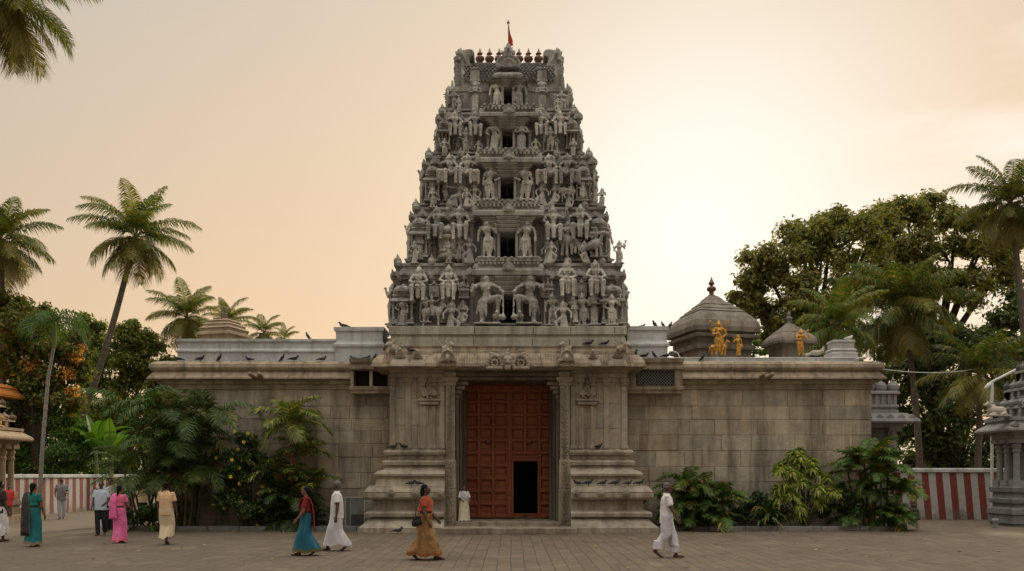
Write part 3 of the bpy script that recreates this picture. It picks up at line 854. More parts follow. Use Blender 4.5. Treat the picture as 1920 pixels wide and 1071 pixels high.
def dancer():
    g = MB()
    g.cap((.03, 0, .46), (-.20, -.05, .36), .09, .10); g.cap((-.20, -.05, .36), (-.30, -.02, .30), .09, .05)
    for k in range(8): g.cap((-.10-.02*k, -.05, .38), (-.02-.05*k, -.12, .04+.02*k), .035, .03, 6)
    g.cap((.05, 0, .44), (.12, -.05, .05), .08, .05); g.cap((.05, -.03, .44), (.26, -.1, .38), .07, .05)
    torso(g, .48, .74, .03, .06); fig_head(g, .07, -.02, .80)
    fig_arm(g, -1, (-.08, 0, .72), (-.25, -.03, .73), (-.38, -.06, .74)); fig_arm(g, 1, (.19, 0, .72), (.30, -.05, .64), (.20, -.12, .56))
    g.cap((.16, -.1, .62), (.42, -.08, .40), .02)
    return g
def winged():
    g = MB()
    g.cap((0, 0, .05), (.02, 0, .45), .12, .11); g.cap((.02, -.04, .42), (.18, -.15, .36), .08, .07); g.cap((.18, -.15, .36), (.16, -.12, .03), .06, .045)
    torso(g, .46, .76); fig_head(g)
    fig_arm(g, -1, (-.14, 0, .73), (-.26, -.05, .62), (-.10, -.14, .62)); fig_arm(g, 1, (.14, 0, .73), (.26, -.05, .62), (.10, -.14, .62))
    for s in (-1, 1):
        for k in range(6): g.cap((s*.14, .08, .70), (s*(.50-.03*k), .10, .78-.12*k), .05, .035, 7)
    return g
def cow(lying=False):
    g = MB()
    if lying:
        g.cap((-.35, 0, .26), (.22, 0, .28), .22, .21); g.ell((.10, 0, .46), (.13, .10, .12)); g.cap((.25, 0, .34), (.40, 0, .58), .14, .10)
        g.cap((.40, 0, .60), (.58, 0, .54), .10, .06); g.ell((.60, 0, .52), (.05, .06, .05))
        for s in (-1, 1):
            g.cap((.2, s*.18, .12), (.44, s*.16, .06), .07, .055); g.cap((-.35, s*.2, .15), (-.12, s*.24, .07), .10, .06); g.cap((.38, s*.09, .64), (.36, s*.20, .62), .03, .03); g.cap((.42, s*.06, .68), (.42, s*.11, .82), .028, .010)
        g.cap((-.52, 0, .34), (-.56, .12, .08), .03, .03); g.box(-.6, .55, -.28, .28, 0, .07)
    else:
        g.cap((-.33, 0, .58), (.25, 0, .60), .17, .18); g.ell((.16, 0, .76), (.11, .08, .08)); g.cap((.30, 0, .66), (.46, 0, .84), .12, .08)
        g.cap((.46, 0, .86), (.62, 0, .78), .08, .05)
        for s in (-1, 1):
            g.cap((.24, s*.09, .52), (.25, s*.09, .26), .07, .045); g.cap((.25, s*.09, .26), (.26, s*.09, .03), .04, .04)
            g.cap((-.36, s*.09, .55), (-.33, s*.09, .30), .09, .05); g.cap((-.33, s*.09, .30), (-.38, s*.09, .03), .042, .042); g.cap((.44, s*.06, .92), (.40, s*.13, 1.0), .024, .012); g.cap((.42, s*.07, .88), (.36, s*.16, .86), .03, .02)
        g.cap((-.49, 0, .66), (-.54, 0, .30), .022, .03)
    return g
def rider():
    g = cow(); torso(g, .80, 1.06, -.02, -.04); g.ell((-.04, 0, 1.16), (.06, .06, .07)); g.cap((-.04, .02, 1.2), (-.04, .02, 1.32), .06, .02)
    fig_arm(g, -1, (-.16, -.05, 1.03), (-.28, -.1, .92), (-.2, -.15, .82)); fig_arm(g, 1, (.09, -.05, 1.03), (.22, -.1, 1.0), (.3, -.1, 1.12))
    g.cap((-.02, -.12, .78), (.04, -.22, .5), .07, .05); g.ell((.05, -.22, .44), (.06, .07, .04)); return g
def vessel():
    g = MB()
    g.lathe(0, 0, [(.30, 0), (.32, .08), (.24, .14), (.30, .22), (.20, .30), (.20, .52), (.30, .58), (.32, .66), (.20, .70)], 16)
    g.ell((0, 0, .86), (.22, .18, .15)); g.cap((-.22, 0, .3), (-.24, 0, .55), .05); g.cap((.22, 0, .3), (.24, 0, .55), .05); return g
def peacock():
    g = MB(); g.ell((0, 0, .42), (.24, .20, .17)); g.cap((.12, -.08, .5), (.2, -.14, .72), .07, .045); g.ell((.22, -.16, .75), (.06, .07, .055)); g.cap((-.1, -.04, .42), (-.48, -.02, .22), .14, .08)
    g.cap((.02, -.1, .3), (.02, -.12, .02), .04, .05); g.cap((.14, -.1, .3), (.16, -.12, .02), .04, .05)
    torso(g, .52, .80, .0, .0, .02); fig_head(g, 0, .0, .86, .055, .14); fig_arm(g, -1, (-.13, 0, .76), (-.24, -.05, .66), (-.12, -.14, .62)); fig_arm(g, 1, (.13, 0, .76), (.25, -.04, .68), (.28, -.08, .82)); return g
def naga():
    g = stand((CLASP, CLASP), 0, 'long', False, True); return g
LIB = {}
def chip(me, amp, seed):
    """weathered, carved surface: small folds and losses"""
    n = len(me.vertices); co = np.empty(n*3); me.vertices.foreach_get('co', co); co = co.reshape(-1, 3); no = np.empty(n*3); me.vertices.foreach_get('normal', no); no = no.reshape(-1, 3)
    for i in range(n):
        p = co[i]; co[i] = p + no[i]*amp*(noise.noise((p[0]*26+seed, p[1]*26, p[2]*20)) + .22*math.sin(p[2]*95+p[0]*30))
    me.vertices.foreach_set('co', co.ravel()); me.update()
VX = .018
def lib(key, fn, vox=VX, mat='statue'):
    me = LIB[key] = remesh(fn(), 'statue_' + key, vox, 1, M[mat]); chip(me, .010, len(LIB))
lib('A', lambda: stand((DOWN, UPA), .8, 'dhoti')); lib('B', lambda: stand((DOWN, HIPA), -1, 'dhoti')); lib('B2', lambda: stand((HIPA, DOWN), 1, 'long'))
lib('C', lambda: stand((CLASP, CLASP), 0, 'long', True)); lib('N', naga); lib('S', lambda: stand((DOWN, HIPA), .5, 'none', True, False, True)); lib('X', lambda: stand((HIPA, UPA), 0, 'dhoti', True, False, False, True))
lib('D', lambda: seated((LAP, LAP))); lib('D2', lambda: seated((KNEE, RAISE), .17)); lib('D3', lambda: seated((RAISE, KNEE), .17)); lib('E', lambda: flying(1)); lib('E2', lambda: flying(-1))
lib('F', guardian); lib('G', kneel); lib('DN', dancer); lib('W', winged); lib('COW', cow); lib('RID', rider, .022); lib('V', vessel); lib('PK', peacock)
# mirrored copies of the one-sided poses
def mirror(key, new):
    me = LIB[key].copy(); n = len(me.vertices); a = np.empty(n*3, dtype=np.float32); me.vertices.foreach_get('co', a)
    a[0::3] *= -1; me.vertices.foreach_set('co', a); me.flip_normals(); me.update(); LIB[new] = me
for k in ('F', 'G', 'DN', 'COW', 'RID', 'PK', 'A', 'B'): mirror(k, k + 'm')
KIND = dict(A='standing_statue', B='standing_statue', B2='standing_statue', C='standing_statue', N='standing_statue', S='staff_bearer', X='standing_statue', D='seated_statue', D2='seated_statue', D3='seated_statue',
            E='flying_statue', E2='flying_statue', F='door_guardian', G='kneeling_statue', DN='dancing_statue', W='winged_statue', COW='bull_statue', RID='rider_statue', V='vessel_statue', PK='bird_rider_statue')

# corner pavilion (unit height; width about .8)
def pavilion_mesh():
    g = MB()
    g.mould(-.34, .34, -.28, .28, [(0, .04), (.04, .04), (.05, 0), (.08, .02), (.10, 0)])
    g.box(-.28, .28, -.18, .28, .10, .50, (.72, .72, .72))
    for x in (-.30, -.11, .11, .30):
        g.lathe(x, -.25, [(.055, .10), (.055, .14), (.035, .16), (.035, .38), (.06, .42), (.04, .45), (.065, .50)], 8)
    g.mould(-.36, .36, -.30, .30, [(.50, 0), (.52, .06), (.56, .05), (.60, -.03), (.62, -.06), (.66, -.06), (.67, -.02), (.70, -.03), (.70, -.10)])
    g.lathe(0, 0, [(.24, .69), (.30, .71), (.34, .76), (.345, .81), (.31, .87), (.22, .92), (.10, .94), (.07, .95), (.10, .96), (.05, .985), (.0, 1.02)], 16, PI/16, .25)
    for k in range(16):
        a = 2*PI*k/16
        g.tube([(.30*math.cos(a), .30*math.sin(a), .71), (.35*math.cos(a), .35*math.sin(a), .79), (.24*math.cos(a), .24*math.sin(a), .91)], .018, 5)
    g.arch(0, -.37, -.30, .71, .26, .17); me = g.mesh('pavilion'); me.materials.append(M['tower']); return me
PAV = pavilion_mesh()
def small_shrine_mesh():
    g = MB(); g.box(-.30, .30, -.12, .14, 0, .06); g.box(-.24, .24, -.04, .14, .06, .34, (.7,)*3)
    for x in (-.22, 0, .22): g.lathe(x, -.07, [(.04, .06), (.03, .1), (.03, .26), (.055, .34)], 7)
    g.mould(-.26, .26, -.08, .14, [(.34, 0), (.36, .05), (.41, .03), (.44, -.02), (.48, -.02), (.48, -.05)])
    for x, h in ((-.19, .34), (0, .50), (.19, .34)):
        g.arch(x, -.10, .12, .47, .20, h*.6); g.lathe(x, 0, [(.07, .47), (.08, .47+h*.3), (.04, .47+h*.7), (.05, .47+h*.75), (0, .47+h)], 8)
    me = g.mesh('small_shrine'); me.materials.append(M['tower']); return me
SSH = small_shrine_mesh()
def plaque_mesh():
    g = MB(); g.box(-.42, .42, -.06, .10, 0, .72); g.arch(0, -.09, .0, .10, .52, .60); g.ell((0, -.10, .34), (.12, .06, .14)); g.mould(-.44, .44, -.06, .10, [(.72, 0), (.74, .04), (.78, .02), (.80, -.05)])
    g.lathe(0, 0, [(.16, .78), (.18, .84), (.10, .92), (.12, .94), (0, 1.02)], 10); me = g.mesh('plaque'); me.materials.append(M['tower']); return me
PLQ = plaque_mesh()

# ---- the storeys
# floor row, top row, wall left/right, bay left/right, door l r top bottom, statue side count
TIERS = [dict(y0=612, y1=489, l=746, r=1160, bl=899, br=1008, d=(937, 968, 556, 609), Yf=29.0),
         dict(y0=489, y1=384, l=780, r=1128, bl=897, br=1010, d=(938, 966, 438, 484), Yf=29.5),
         dict(y0=384, y1=288, l=804, r=1104, bl=902, br=1006, d=(939, 963, 336, 375), Yf=29.95),
         dict(y0=288, y1=207, l=829, r=1077, bl=909, br=1000, d=(942, 961, 246, 279), Yf=30.4),
         dict(y0=207, y1=160, l=850, r=1058, bl=915, br=993, d=(945, 960, 168, 198), Yf=30.8)]
YB = 35.0                                    # rear of the first storey
tier_parts = []; ledge = []
for ti, T in enumerate(TIERS):
    Yf = T['Yf']; yb = YB - (Yf - 29.0)*.8
    z0, z1 = Z(T['y0'], Yf-.3), Z(T['y1'], Yf-.2)
    if ti == 4: z1 = Z(140, Yf)
    H = z1 - z0
    xl, xr = X(T['l'], Yf), X(T['r'], Yf)
    dl, dr = X(T['d'][0], Yf), X(T['d'][1], Yf); dt, db = Z(T['d'][2], Yf-.4), Z(T['d'][3], Yf-.4)
    bl, br_ = X(T['bl'], Yf-.3), X(T['br'], Yf-.3)
    mb = MB(); q = .72                       # wall part of the storey height
    zc = z0 + H*q; zw = zc if ti < 4 else Z(173, Yf)
    # base moulding
    mb.mould(xl, xr, Yf, yb, [(z0-.02, .34), (z0+.05, .34), (z0+.07, .26), (z0+.12, .28), (z0+.13, .02)])
    # walls each side of the passage
    mb.box(xl, dl, Yf, yb, z0+.10, zw+.02, (.85, .85, .85)); mb.box(dr, xr, Yf, yb, z0+.10, zw+.02, (.85, .85, .85))
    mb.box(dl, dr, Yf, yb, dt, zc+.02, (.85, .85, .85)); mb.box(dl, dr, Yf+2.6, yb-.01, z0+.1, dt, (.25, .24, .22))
    # engaged columns
    n = max(5, int((xr-xl)/.62))
    for i in range(n+1):
        xx = xl + (xr-xl)*i/n
        if bl-.15 < xx < br_+.15: continue
        mb.box(xx-.06, xx+.06, Yf-.07, Yf+.01, z0+.13, zw-.16); mb.mould(xx-.06, xx+.06, Yf-.07, Yf, [(zw-.17, 0), (zw-.12, .05), (zw-.08, .01), (zw-.03, .08), (zw+.0, .08)])
    for sx, s in ((xl, -1), (xr, 1)):
        m_ = int((yb-Yf)/.7)
        for i in range(m_+1):
            yy = Yf + (yb-Yf)*i/m_
            mb.box(min(sx, sx+s*.07), max(sx, sx+s*.07), yy-.06, yy+.06, z0+.13, zw-.03)
    if ti < 4:
      mb.mould(xl, xr, Yf, yb, [(zc, .02), (zc+.02, .15), (zc+.05, .16), (zc+H*.08, .14), (zc+H*.13, .10), (zc+H*.14, .06), (zc+H*.20, .06), (zc+H*.21, .12), (zc+H*.255, .12), (zc+H*.26, -.05)], (1.0,)*3)
      k = int((xr-xl+.3)/.36)
      for i in range(k+1):                     # kudu arches along the cornice, front and sides
          xx = xl-.12 + (xr-xl+.24)*i/k
          if bl-.1 < xx < br_+.1: continue
          s_ = .22 + .06*((i*5) % 3)
          mb.arch(xx, Yf-.25, Yf-.10, zc+.02, s_, s_*1.15, 8)
          mb.ell((xx, Yf-.26, zc+.02+s_*.48), (s_*.2, .04, s_*.22), 6, 5, (.8,)*3)
      for s, sx in ((-1, xl), (1, xr)):
          m_ = int((yb-Yf)/.45)
          for i in range(m_+1):
              yy = Yf-.1 + (yb-Yf+.2)*i/m_; z_ = .24 + .05*(i % 2)
              mb.ell((sx+s*.15, yy, zc+.10), (.10, .12, .14), 7, 5); mb.ell((sx+s*.17, yy, zc+.27), (.04, .05, .10), 6, 5)
              if i % 2 == 0: mb.lathe(sx-s*.02, yy, [(.11, zc+H*.2), (.14, zc+H*.2+.10), (.08, zc+H*.2+.22), (.09, zc+H*.2+.25), (.0, zc+H*.2+.40)], 8)
    # row of little domes standing on the upper band
    k = int((xr-xl)/.55)
    for i in range(k+1):
        xx = xl + (xr-xl)*i/k
        if bl-.2 < xx < br_+.2 or ti == 4: continue
        if i % 2 == 1: ledge.append((ti, xx, zc+H*.255, H*.36)); continue
        zz = zc+H*.255; r_ = .13
        mb.lathe(xx, Yf-.05, [(r_*.9, zz-.04), (r_*1.1, zz+.08), (r_*.8, zz+.17), (r_*.3, zz+.20), (r_*.4, zz+.23), (0, zz+.34)], 9)
    # projecting centre bay with the door
    yb0 = Yf-.50
    mb.mould(bl, br_, yb0, Yf+.02, [(z0+.002, .06), (z0+.05, .06), (z0+.07, .0), (db-.02, .0), (db, .03), (db+.0, -.01)], (.95,)*3)
    jw = .10
    zt_ = dt + .02
    for s in (-1, 1):
        e = dl if s < 0 else dr
        x0_, x1_ = sorted((e, e+s*jw)); mb.bbox(x0_, x1_, yb0+.02, Yf+.01, db, zt_, .012)
        x0_, x1_ = sorted((e+s*(jw+.012), e+s*(jw+.13))); mb.bbox(x0_, x1_, yb0+.10, Yf+.012, db, zt_, .012, (.85,)*3)
        xx = (bl+.12) if s < 0 else (br_-.12)
        mb.lathe(xx, yb0+.16, [(.09, db-.02), (.09, db+.08), (.055, db+.10), (.055, zt_-.25), (.09, zt_-.18), (.06, zt_-.12), (.11, zt_)], 10)
        x0_, x1_ = sorted((e+s*(jw+.14), xx)); mb.box(x0_, x1_, Yf-.14, Yf+.011, db-.02, zt_, (.7,)*3)
    # stacked, stepping cornice over the door
    rem = zc - zt_
    m_ = 4
    for i in range(m_):
        za = zt_ + rem*i/m_; zb = zt_ + rem*(i+1)/m_; hw = ((dr-dl)/2 + .18) + ((br_-bl)/2 - (dr-dl)/2 - .18)*((i+1)/m_)*.75
        xm = (dl+dr)/2; o = .05*i
        mb.mould(xm-hw, xm+hw, yb0+.05-o, Yf+.03, [(za+.002, -.03), (za+(zb-za)*.15, .0), (za+(zb-za)*.55, .02), (za+(zb-za)*.6, .06), (zb-.01, .07), (zb-.002, .0)], (.95+.03*(i % 2),)*3)
        xm2 = (dr-dl)/2 + .08
        mb.mould(xm-xm2, xm+xm2, yb0-.05-o, Yf+.03, [(za+.004, -.03), (za+(zb-za)*.15, .0), (za+(zb-za)*.5, .03), (za+(zb-za)*.62, .05), (zb-.014, .06), (zb-.006, .0)])
    # roll roof of the bay, beaded, carrying the balcony of the storey above
    if ti < 4:
        mb.mould(bl, br_, yb0-.06, Yf+.04, [(zc+.004, .02), (zc+.03, .16), (zc+H*.08, .17), (zc+H*.12, .10), (zc+H*.14, .04), (zc+H*.21, .05), (zc+H*.22, .12), (z1-.05, .12), (z1-.03, .02)], (1.04, 1.04, 1.02))
        k = int((br_-bl)/.13)
        for i in range(k+1): mb.ell((bl + (br_-bl)*i/k, yb0-.18, zc+H*.185), (.05, .05, .055), 7, 5)
        k = int((br_-bl)/.20)
        for i in range(k+1): mb.ell((bl + (br_-bl)*i/k, yb0-.20, z1-.02), (.06, .05, .045), 7, 5)
        mb.arch((bl+br_)/2, yb0-.26, yb0-.1, zc+.03, .42, H*.22, 10); mb.ell(((bl+br_)/2, yb0-.27, zc+.03+H*.09), (.10, .06, .09), 8, 6)
        for s in (-1, 1): mb.ell((bl-.08 if s < 0 else br_+.08, yb0-.10, zc+H*.12), (.13, .10, .17), 8, 6)
        # lamp hanging in the dark doorway
    mb.tube([((dl+dr)/2, Yf+.05, dt), ((dl+dr)/2, Yf+.05, db+(dt-db)*.62)], .008, 5, (.6,)*3)
    tp = mb.build('storey', M['tower'], tower)
    tier_parts.append((tp, Yf, xl, xr, yb, z0, z1, zc, H))
    m2 = MB(); m2.lathe((dl+dr)/2, Yf+.05, [(.0, db+(dt-db)*.36), (.04, db+(dt-db)*.40), (.03, db+(dt-db)*.5), (.045, db+(dt-db)*.56), (0, db+(dt-db)*.64)], 8)
    m2.build('hanging_lamp', M['copper'], tp)

def put(ti, key, x, yb, yt, d=.32, rz=None):
    """statue of storey ti at photo column x, feet on row yb, crown on row yt, d in front of the wall"""
    tp, Yf = tier_parts[ti][:2]
    Y = Yf - d
    h = (yb - yt)*Y/FPX
    if key in ('COW', 'COWm'): h *= 1.0
    if key in ('RID', 'RIDm'): h /= 1.3
    a = rnd.uniform(-.12, .12) if rz is None else rz
    place(KIND[key.rstrip('m')], LIB[key], tp, P(x, yb, Y), a, (h*rnd.uniform(.98, 1.04), h, h))
def put_mesh(ti, name, me, x, yb, yt, d, wf=1.0, rz=0):
    tp, Yf = tier_parts[ti][:2]; Y = Yf - d; h = (yb-yt)*Y/FPX
    place(name, me, tp, P(x, yb, Y), rz, (h*wf, h, h))
# storey 1
put_mesh(0, 'pavilion', PAV, 757, 611, 533, .20, .72); put_mesh(0, 'pavilion', PAV, 1147, 611, 533, .20, .72)
for a in (('B2', 754, 611, 555, .62), ('D', 785, 570, 497, 0.47), ('D', 841, 568, 495, 0.47), ('RID', 811, 612, 553, .45), ('G', 846, 626, 563, .55), ('C', 868, 611, 562, .40), ('F', 913, 610, 509, .58),
          ('Fm', 992, 610, 508, .58), ('D', 1063, 562, 486, 0.47), ('D', 1117, 562, 486, 0.47), ('S', 1035, 611, 549, .48), ('Gm', 1057, 624, 562, .55), ('B2', 1074, 611, 553, .30), ('A', 1091, 612, 548, .50),
          ('C', 1114, 611, 543, .40), ('X', 1147, 611, 550, .66)): put(0, *a)
put_mesh(0, 'plaque', PLQ, 814, 557, 527, .22, .75); put_mesh(0, 'plaque', PLQ, 1090, 556, 524, .22, .75)
put_mesh(0, 'small_shrine', SSH, 870, 560, 520, .22, .9); put_mesh(0, 'small_shrine', SSH, 1027, 560, 518, .22, .9)
# storey 2
put_mesh(1, 'pavilion', PAV, 788, 488, 408, .16, .55); put_mesh(1, 'pavilion', PAV, 1121, 488, 408, .16, .55)
for a in (('C', 785, 487, 437, .5), ('D2', 818, 455, 385, 0.45), ('D3', 862, 457, 383, 0.45), ('V', 840, 487, 424, .34), ('G', 861, 487, 442, .42), ('Gm', 880, 496, 444, .56), ('A', 912, 486, 408, .52),
          ('Am', 989, 486, 408, .52), ('G', 1027, 498, 450, .56), ('D2', 1037, 458, 384, 0.45), ('D3', 1088, 456, 382, 0.45), ('PKm', 1064, 482, 414, .42), ('PK', 1117, 484, 424, .60)): put(1, *a)
# storey 3
put_mesh(2, 'pavilion', PAV, 812, 383, 312, .14, .55); put_mesh(2, 'pavilion', PAV, 1092, 383, 312, .14, .55)
for a in (('X', 810, 376, 332, .46), ('E2', 845, 350, 287, 0.43), ('E', 874, 351, 287, 0.43), ('DN', 860, 392, 337, .48), ('G', 889, 389, 343, .44), ('B', 920, 377, 306, .50),
          ('Bm', 983, 377, 305, .50), ('Gm', 1017, 389, 341, .44), ('E2', 1031, 352, 287, 0.43), ('E', 1062, 352, 286, 0.43), ('COWm', 1063, 380, 345, .42), ('K' if False else 'G', 1040, 381, 345, .45), ('X', 1093, 378, 331, .46)): put(2, *a)
# storey 4
put_mesh(3, 'pavilion', PAV, 834, 286, 226, .12, .55); put_mesh(3, 'pavilion', PAV, 1072, 286, 226, .12, .55)
for a in (('D3', 853, 262, 206, 0.43), ('D2', 891, 262, 206, 0.43), ('X', 874, 289, 238, .42), ('G', 897, 292, 262, .46), ('B2', 925, 286, 224, .46),
          ('C', 978, 286, 224, .46), ('D3', 1014, 261, 206, 0.43), ('D2', 1050, 259, 206, 0.43), ('S', 1031, 286, 236, .42), ('Gm', 1005, 290, 258, .46)): put(3, *a)
# storey 5
for a in (('W', 851, 205, 168, .26), ('N', 891, 207, 152, .34), ('A', 930, 203, 147, .46), ('Am', 975, 203, 147, .46), ('N', 1016, 207, 152, .34), ('W', 1053, 205, 168, .26)): put(4, *a)
# figures on the two side faces (seen in profile)
for ti, (tp, Yf, xl, xr, yb, z0, z1, zc, H) in enumerate(tier_parts):
    keys = ['A', 'B2', 'D2', 'X'] if ti < 3 else ['B', 'C', 'D3']
    for s in (-1, 1):
        for i, k in enumerate(keys):
            yy = Yf + .25 + (yb-Yf-.5)*i/(len(keys)-1)
            xx = (xl if s < 0 else xr) + s*(.27 if i else .22)
            h = H*(.68 if k[0] != 'D' else .6) * (1 + .08*((i+ti) % 3))
            place(KIND[k], LIB[k], tp, (xx, yy, z0+.10 + (0 if k[0] != 'D' else H*.16)), s*R(90)+rnd.uniform(-.3, .3), (h, h, h))

# small figures: on the ledges and squeezed between the large ones
rf = random.Random(77)
for ti, xx, zz, h in ledge:
    tp, Yf = tier_parts[ti][:2]; k = rf.choice(['G', 'X', 'B2', 'C', 'Gm', 'A'])
    place('ledge_figure', LIB[k], tp, (xx, Yf-.12, zz-.03), rf.uniform(-.5, .5), (h, h, h))
for ti, (tp, Yf, xl, xr, yb, z0, z1, zc, H) in enumerate(tier_parts[:4]):
    T = TIERS[ti]
    for px in np.linspace(T['l']+30, T['r']-30, 13 - 2*ti):
        if T['bl']-16 < px < T['br']+16: continue
        h = H*rf.uniform(.26, .42); k = rf.choice(['G', 'S', 'X', 'B', 'C', 'DN', 'Bm', 'D2'])
        place('attendant_figure', LIB[k], tp, (X(px+rf.uniform(-6, 6), Yf), Yf-rf.uniform(.16, .5), z0+.10), rf.uniform(-.6, .6), (h, h, h))
        if rf.random() < .6:
            h = H*rf.uniform(.2, .32); place('attendant_figure', LIB[rf.choice(['X', 'D3', 'A', 'DN'])], tp, (X(px+rf.uniform(-9, 9), Yf), Yf-rf.uniform(.10, .2), z0+H*rf.uniform(.38, .58)), rf.uniform(-.6, .6), (h, h, h))

# ---- barrel roof with horned gables, centre niche, finials
Yr0, Yr1 = 30.95, 33.6
Yc = (Yr0+Yr1)/2
zr0 = Z(169, Yr0); zr1 = Z(117, Yc-.5)
xl, xr = X(864, Yr0), X(1046, Yr0)
mb = MB()
prof = []
for k in range(15):
    a = PI*k/14
    prof.append((Yc - (Yr1-Yr0)/2*math.cos(a)*(1.04 if 0 < k < 14 else 1), zr0 + (zr1-zr0)*math.sin(a)**.75))
vs = [(x, y, z) for x in (xl, xr) for y, z in prof]; n = len(prof)
fs = [(k, n+k, n+k+1, k+1) for k in range(n-1)] + [tuple(range(n)), tuple(reversed(range(n, 2*n)))]
mb.add(vs, fs, (1.05, 1.05, 1.03))
# raised lattice on the barrel
def onroof(x, t):
    a = PI*.5*t; return Vector((x, Yc - (Yr1-Yr0)/2*math.cos(a)*1.05 - .01, zr0 + (zr1-zr0)*math.sin(a)**.75 + .012))
NX = 26
for s in (1, -1):
    for i in range(-8, NX+8):
        pts = []
        for j in range(9):
            t = .06 + .72*j/8; x = xl + (xr-xl)*(i + s*j*.75)/NX
            if xl+.08 <= x <= xr-.08: pts.append(onroof(x, t))
        if len(pts) > 1: mb.tube(pts, .024, 5, (.38,)*3)
for i in range(13):
    for j in range(4):
        x = xl + .12 + (xr-xl-.24)*(i+.5*(j % 2))/13; mb.ell(onroof(x, .12+.17*j), (.035, .035, .035), 5, 4)
for t in (.80, .90, .97): mb.tube([onroof(xl+.02, t), onroof(xr-.02, t)], .035, 6)
mb.mould(xl-.02, xr+.02, Yr0-.02, Yr1, [(zr0-.16, .0), (zr0-.13, .16), (zr0+.03, .19), (zr0+.06, .06), (zr0+.10, .05), (zr0+.11, -.02)])
for px in (891, 1016):
    x = X(px, Yr0); mb.bbox(x-.17, x+.17, Yr0-.16, Yr0+.9, Z(160, Yr0)+.12, Z(134, Yr0), .02); mb.bbox(x-.20, x+.20, Yr0-.19, Yr0+.9, Z(160, Yr0)+.04, Z(160, Yr0)+.14, .02); mb.bbox(x-.20, x+.20, Yr0-.19, Yr0+.9, Z(134, Yr0), Z(131, Yr0), .02)
mb.build('barrel_roof', M['tower'], tower)
for s in (-1, 1):                                # horned gable ends
    g = MB()
    def gp(px, y, dy=0.0): return (X(px if s < 0 else 1908-px, Yr0), Yr0+.2+dy, Z(y, Yr0))
    ol = [(854, 168), (854, 150), (855, 120), (854, 102), (856, 93), (862, 87), (868, 88), (880, 86), (886, 88), (889, 93), (888, 100), (881, 101), (879, 105), (880, 111), (884, 117), (888, 121), (888, 124), (867, 124), (866, 168)]
    n = len(ol); g.v = [gp(a, b, 0) for a, b in ol] + [gp(a, b, 2.0) for a, b in ol]; g.c = [(1, 1, 1)]*(2*n)
    f0 = tuple(range(n)); f1 = tuple(reversed(range(n, 2*n)))
    g.f = [f0, f1] + [(k, n+k, n+(k+1) % n, (k+1) % n) for k in range(n)]
    if s < 0: g.f = [tuple(reversed(f)) for f in g.f]
    for i in range(11):
        y = 166-6.2*i
        for dy in (.05, .7, 1.4): g.ell(gp(853.5-.8*math.sin(i*2.1), y, dy), (.075, .10, .085), 7, 5)
        g.cap(gp(854, y, .1), gp(851.5, y-4, .1), .045, .015)
    g.cap(gp(861, 88, .1), gp(864, 82, .1), .10, .02, 7); g.cap(gp(857, 94, .1), gp(853, 89, .1), .09, .02, 7); g.cap(gp(854, 104, .1), gp(850, 101, .1), .08, .02, 7)
    for i in range(9): g.ell(gp(860+rnd.uniform(-4, 5), 100+rnd.uniform(-9, 12), -.03), (.06, .05, .06), 7, 5)
    g.ell(gp(864, 97, -.04), (.10, .08, .09)); g.ell(gp(860, 108, -.04), (.08, .08, .09)); g.cap(gp(868, 100, -.02), gp(873, 112, -.02), .05, .03)
    me = remesh(g, 'gable_horn', .026, 1, M['tower']); place('gable_horn', me, tower)
    # flame-edged side plates standing on the cornice
for (px, y0, y1, w) in ((848, 172, 152, 4), (843, 190, 163, 4), (1056, 172, 147, 4), (1064, 185, 158, 5)):
    mb = MB(); c = P(px, y0, 31.0); mb.cap(c, (c.x, c.y, Z(y1, 31.0)), w*.02, .03, 7); mb.ell((c.x, c.y-.05, c.z), (.13, .12, .16), 7, 5)
    mb.build('roof_acroterion', M['tower'], tower)
mb = MB()
# centre niche (nasi) rising above the ridge
x = X(953, Yr0); zb = Z(147, Yr0)
mb.mould(x-.40, x+.40, Yr0-.30, Yr0+1.2, [(Z(168, Yr0), 0), (Z(165, Yr0), .10), (Z(160, Yr0), .05), (Z(158, Yr0), .0), (Z(154, Yr0), .12), (Z(150, Yr0), .14), (zb+.03, .05), (zb+.1, -.03)])
mb.build('roof_niche_base', M['tower'], tower)
g = MB()
g.arch(x, Yr0-.30, Yr0+.9, Z(143, Yr0), .80, Z(109, Yr0)-Z(143, Yr0)); 
for k in range(15):
    a = -.35+(PI+.7)*k/14; g.ell((x+.40*math.cos(a), Yr0-.30, Z(128, Yr0)+.31*math.sin(a)), (.06, .08, .06), 7, 5)
for k in range(9):
    a = PI*k/8; g.ell((x+.22*math.cos(a), Yr0-.33, Z(132, Yr0)+.26*math.sin(a)), (.035, .05, .035), 6, 5)
g.ell((x, Yr0-.26, Z(105, Yr0)), (.17, .15, .13)); g.ell((x, Yr0-.28, Z(99, Yr0)), (.11, .12, .12)); g.ell((x, Yr0-.26, Z(94, Yr0)), (.09, .09, .12)); g.ell((x, Yr0-.45, Z(103, Yr0)), (.06, .06, .05))
for s in (-1, 1):
    g.cap((x+s*.2, Yr0-.2, Z(106, Yr0)), (x+s*.24, Yr0-.2, Z(99, Yr0)), .06, .02); g.cap((x+s*.11, Yr0-.2, Z(100, Yr0)), (x+s*.15, Yr0-.2, Z(93, Yr0)), .05, .02)
place('roof_niche', remesh(g, 'roof_niche', .028, 1, M['tower']), tower)
fin = MB()
fin.lathe(0, 0, [(.12, 0), (.12, .03), (.08, .05), (.09, .07), (.15, .10), (.195, .17), (.20, .24), (.17, .31), (.09, .36), (.07, .38), (.13, .41), (.13, .45), (.085, .49), (.05, .56), (.02, .66), (0, .70)], 18)
FIN = fin.mesh('finial', smooth=True); FIN.materials.append(M['copper'])
for px in (900, 918, 936, 973, 991, 1010): place('finial', FIN, tower, (X(px, Yc), Yc, zr1+.17), 0, (.86, .86, .88))
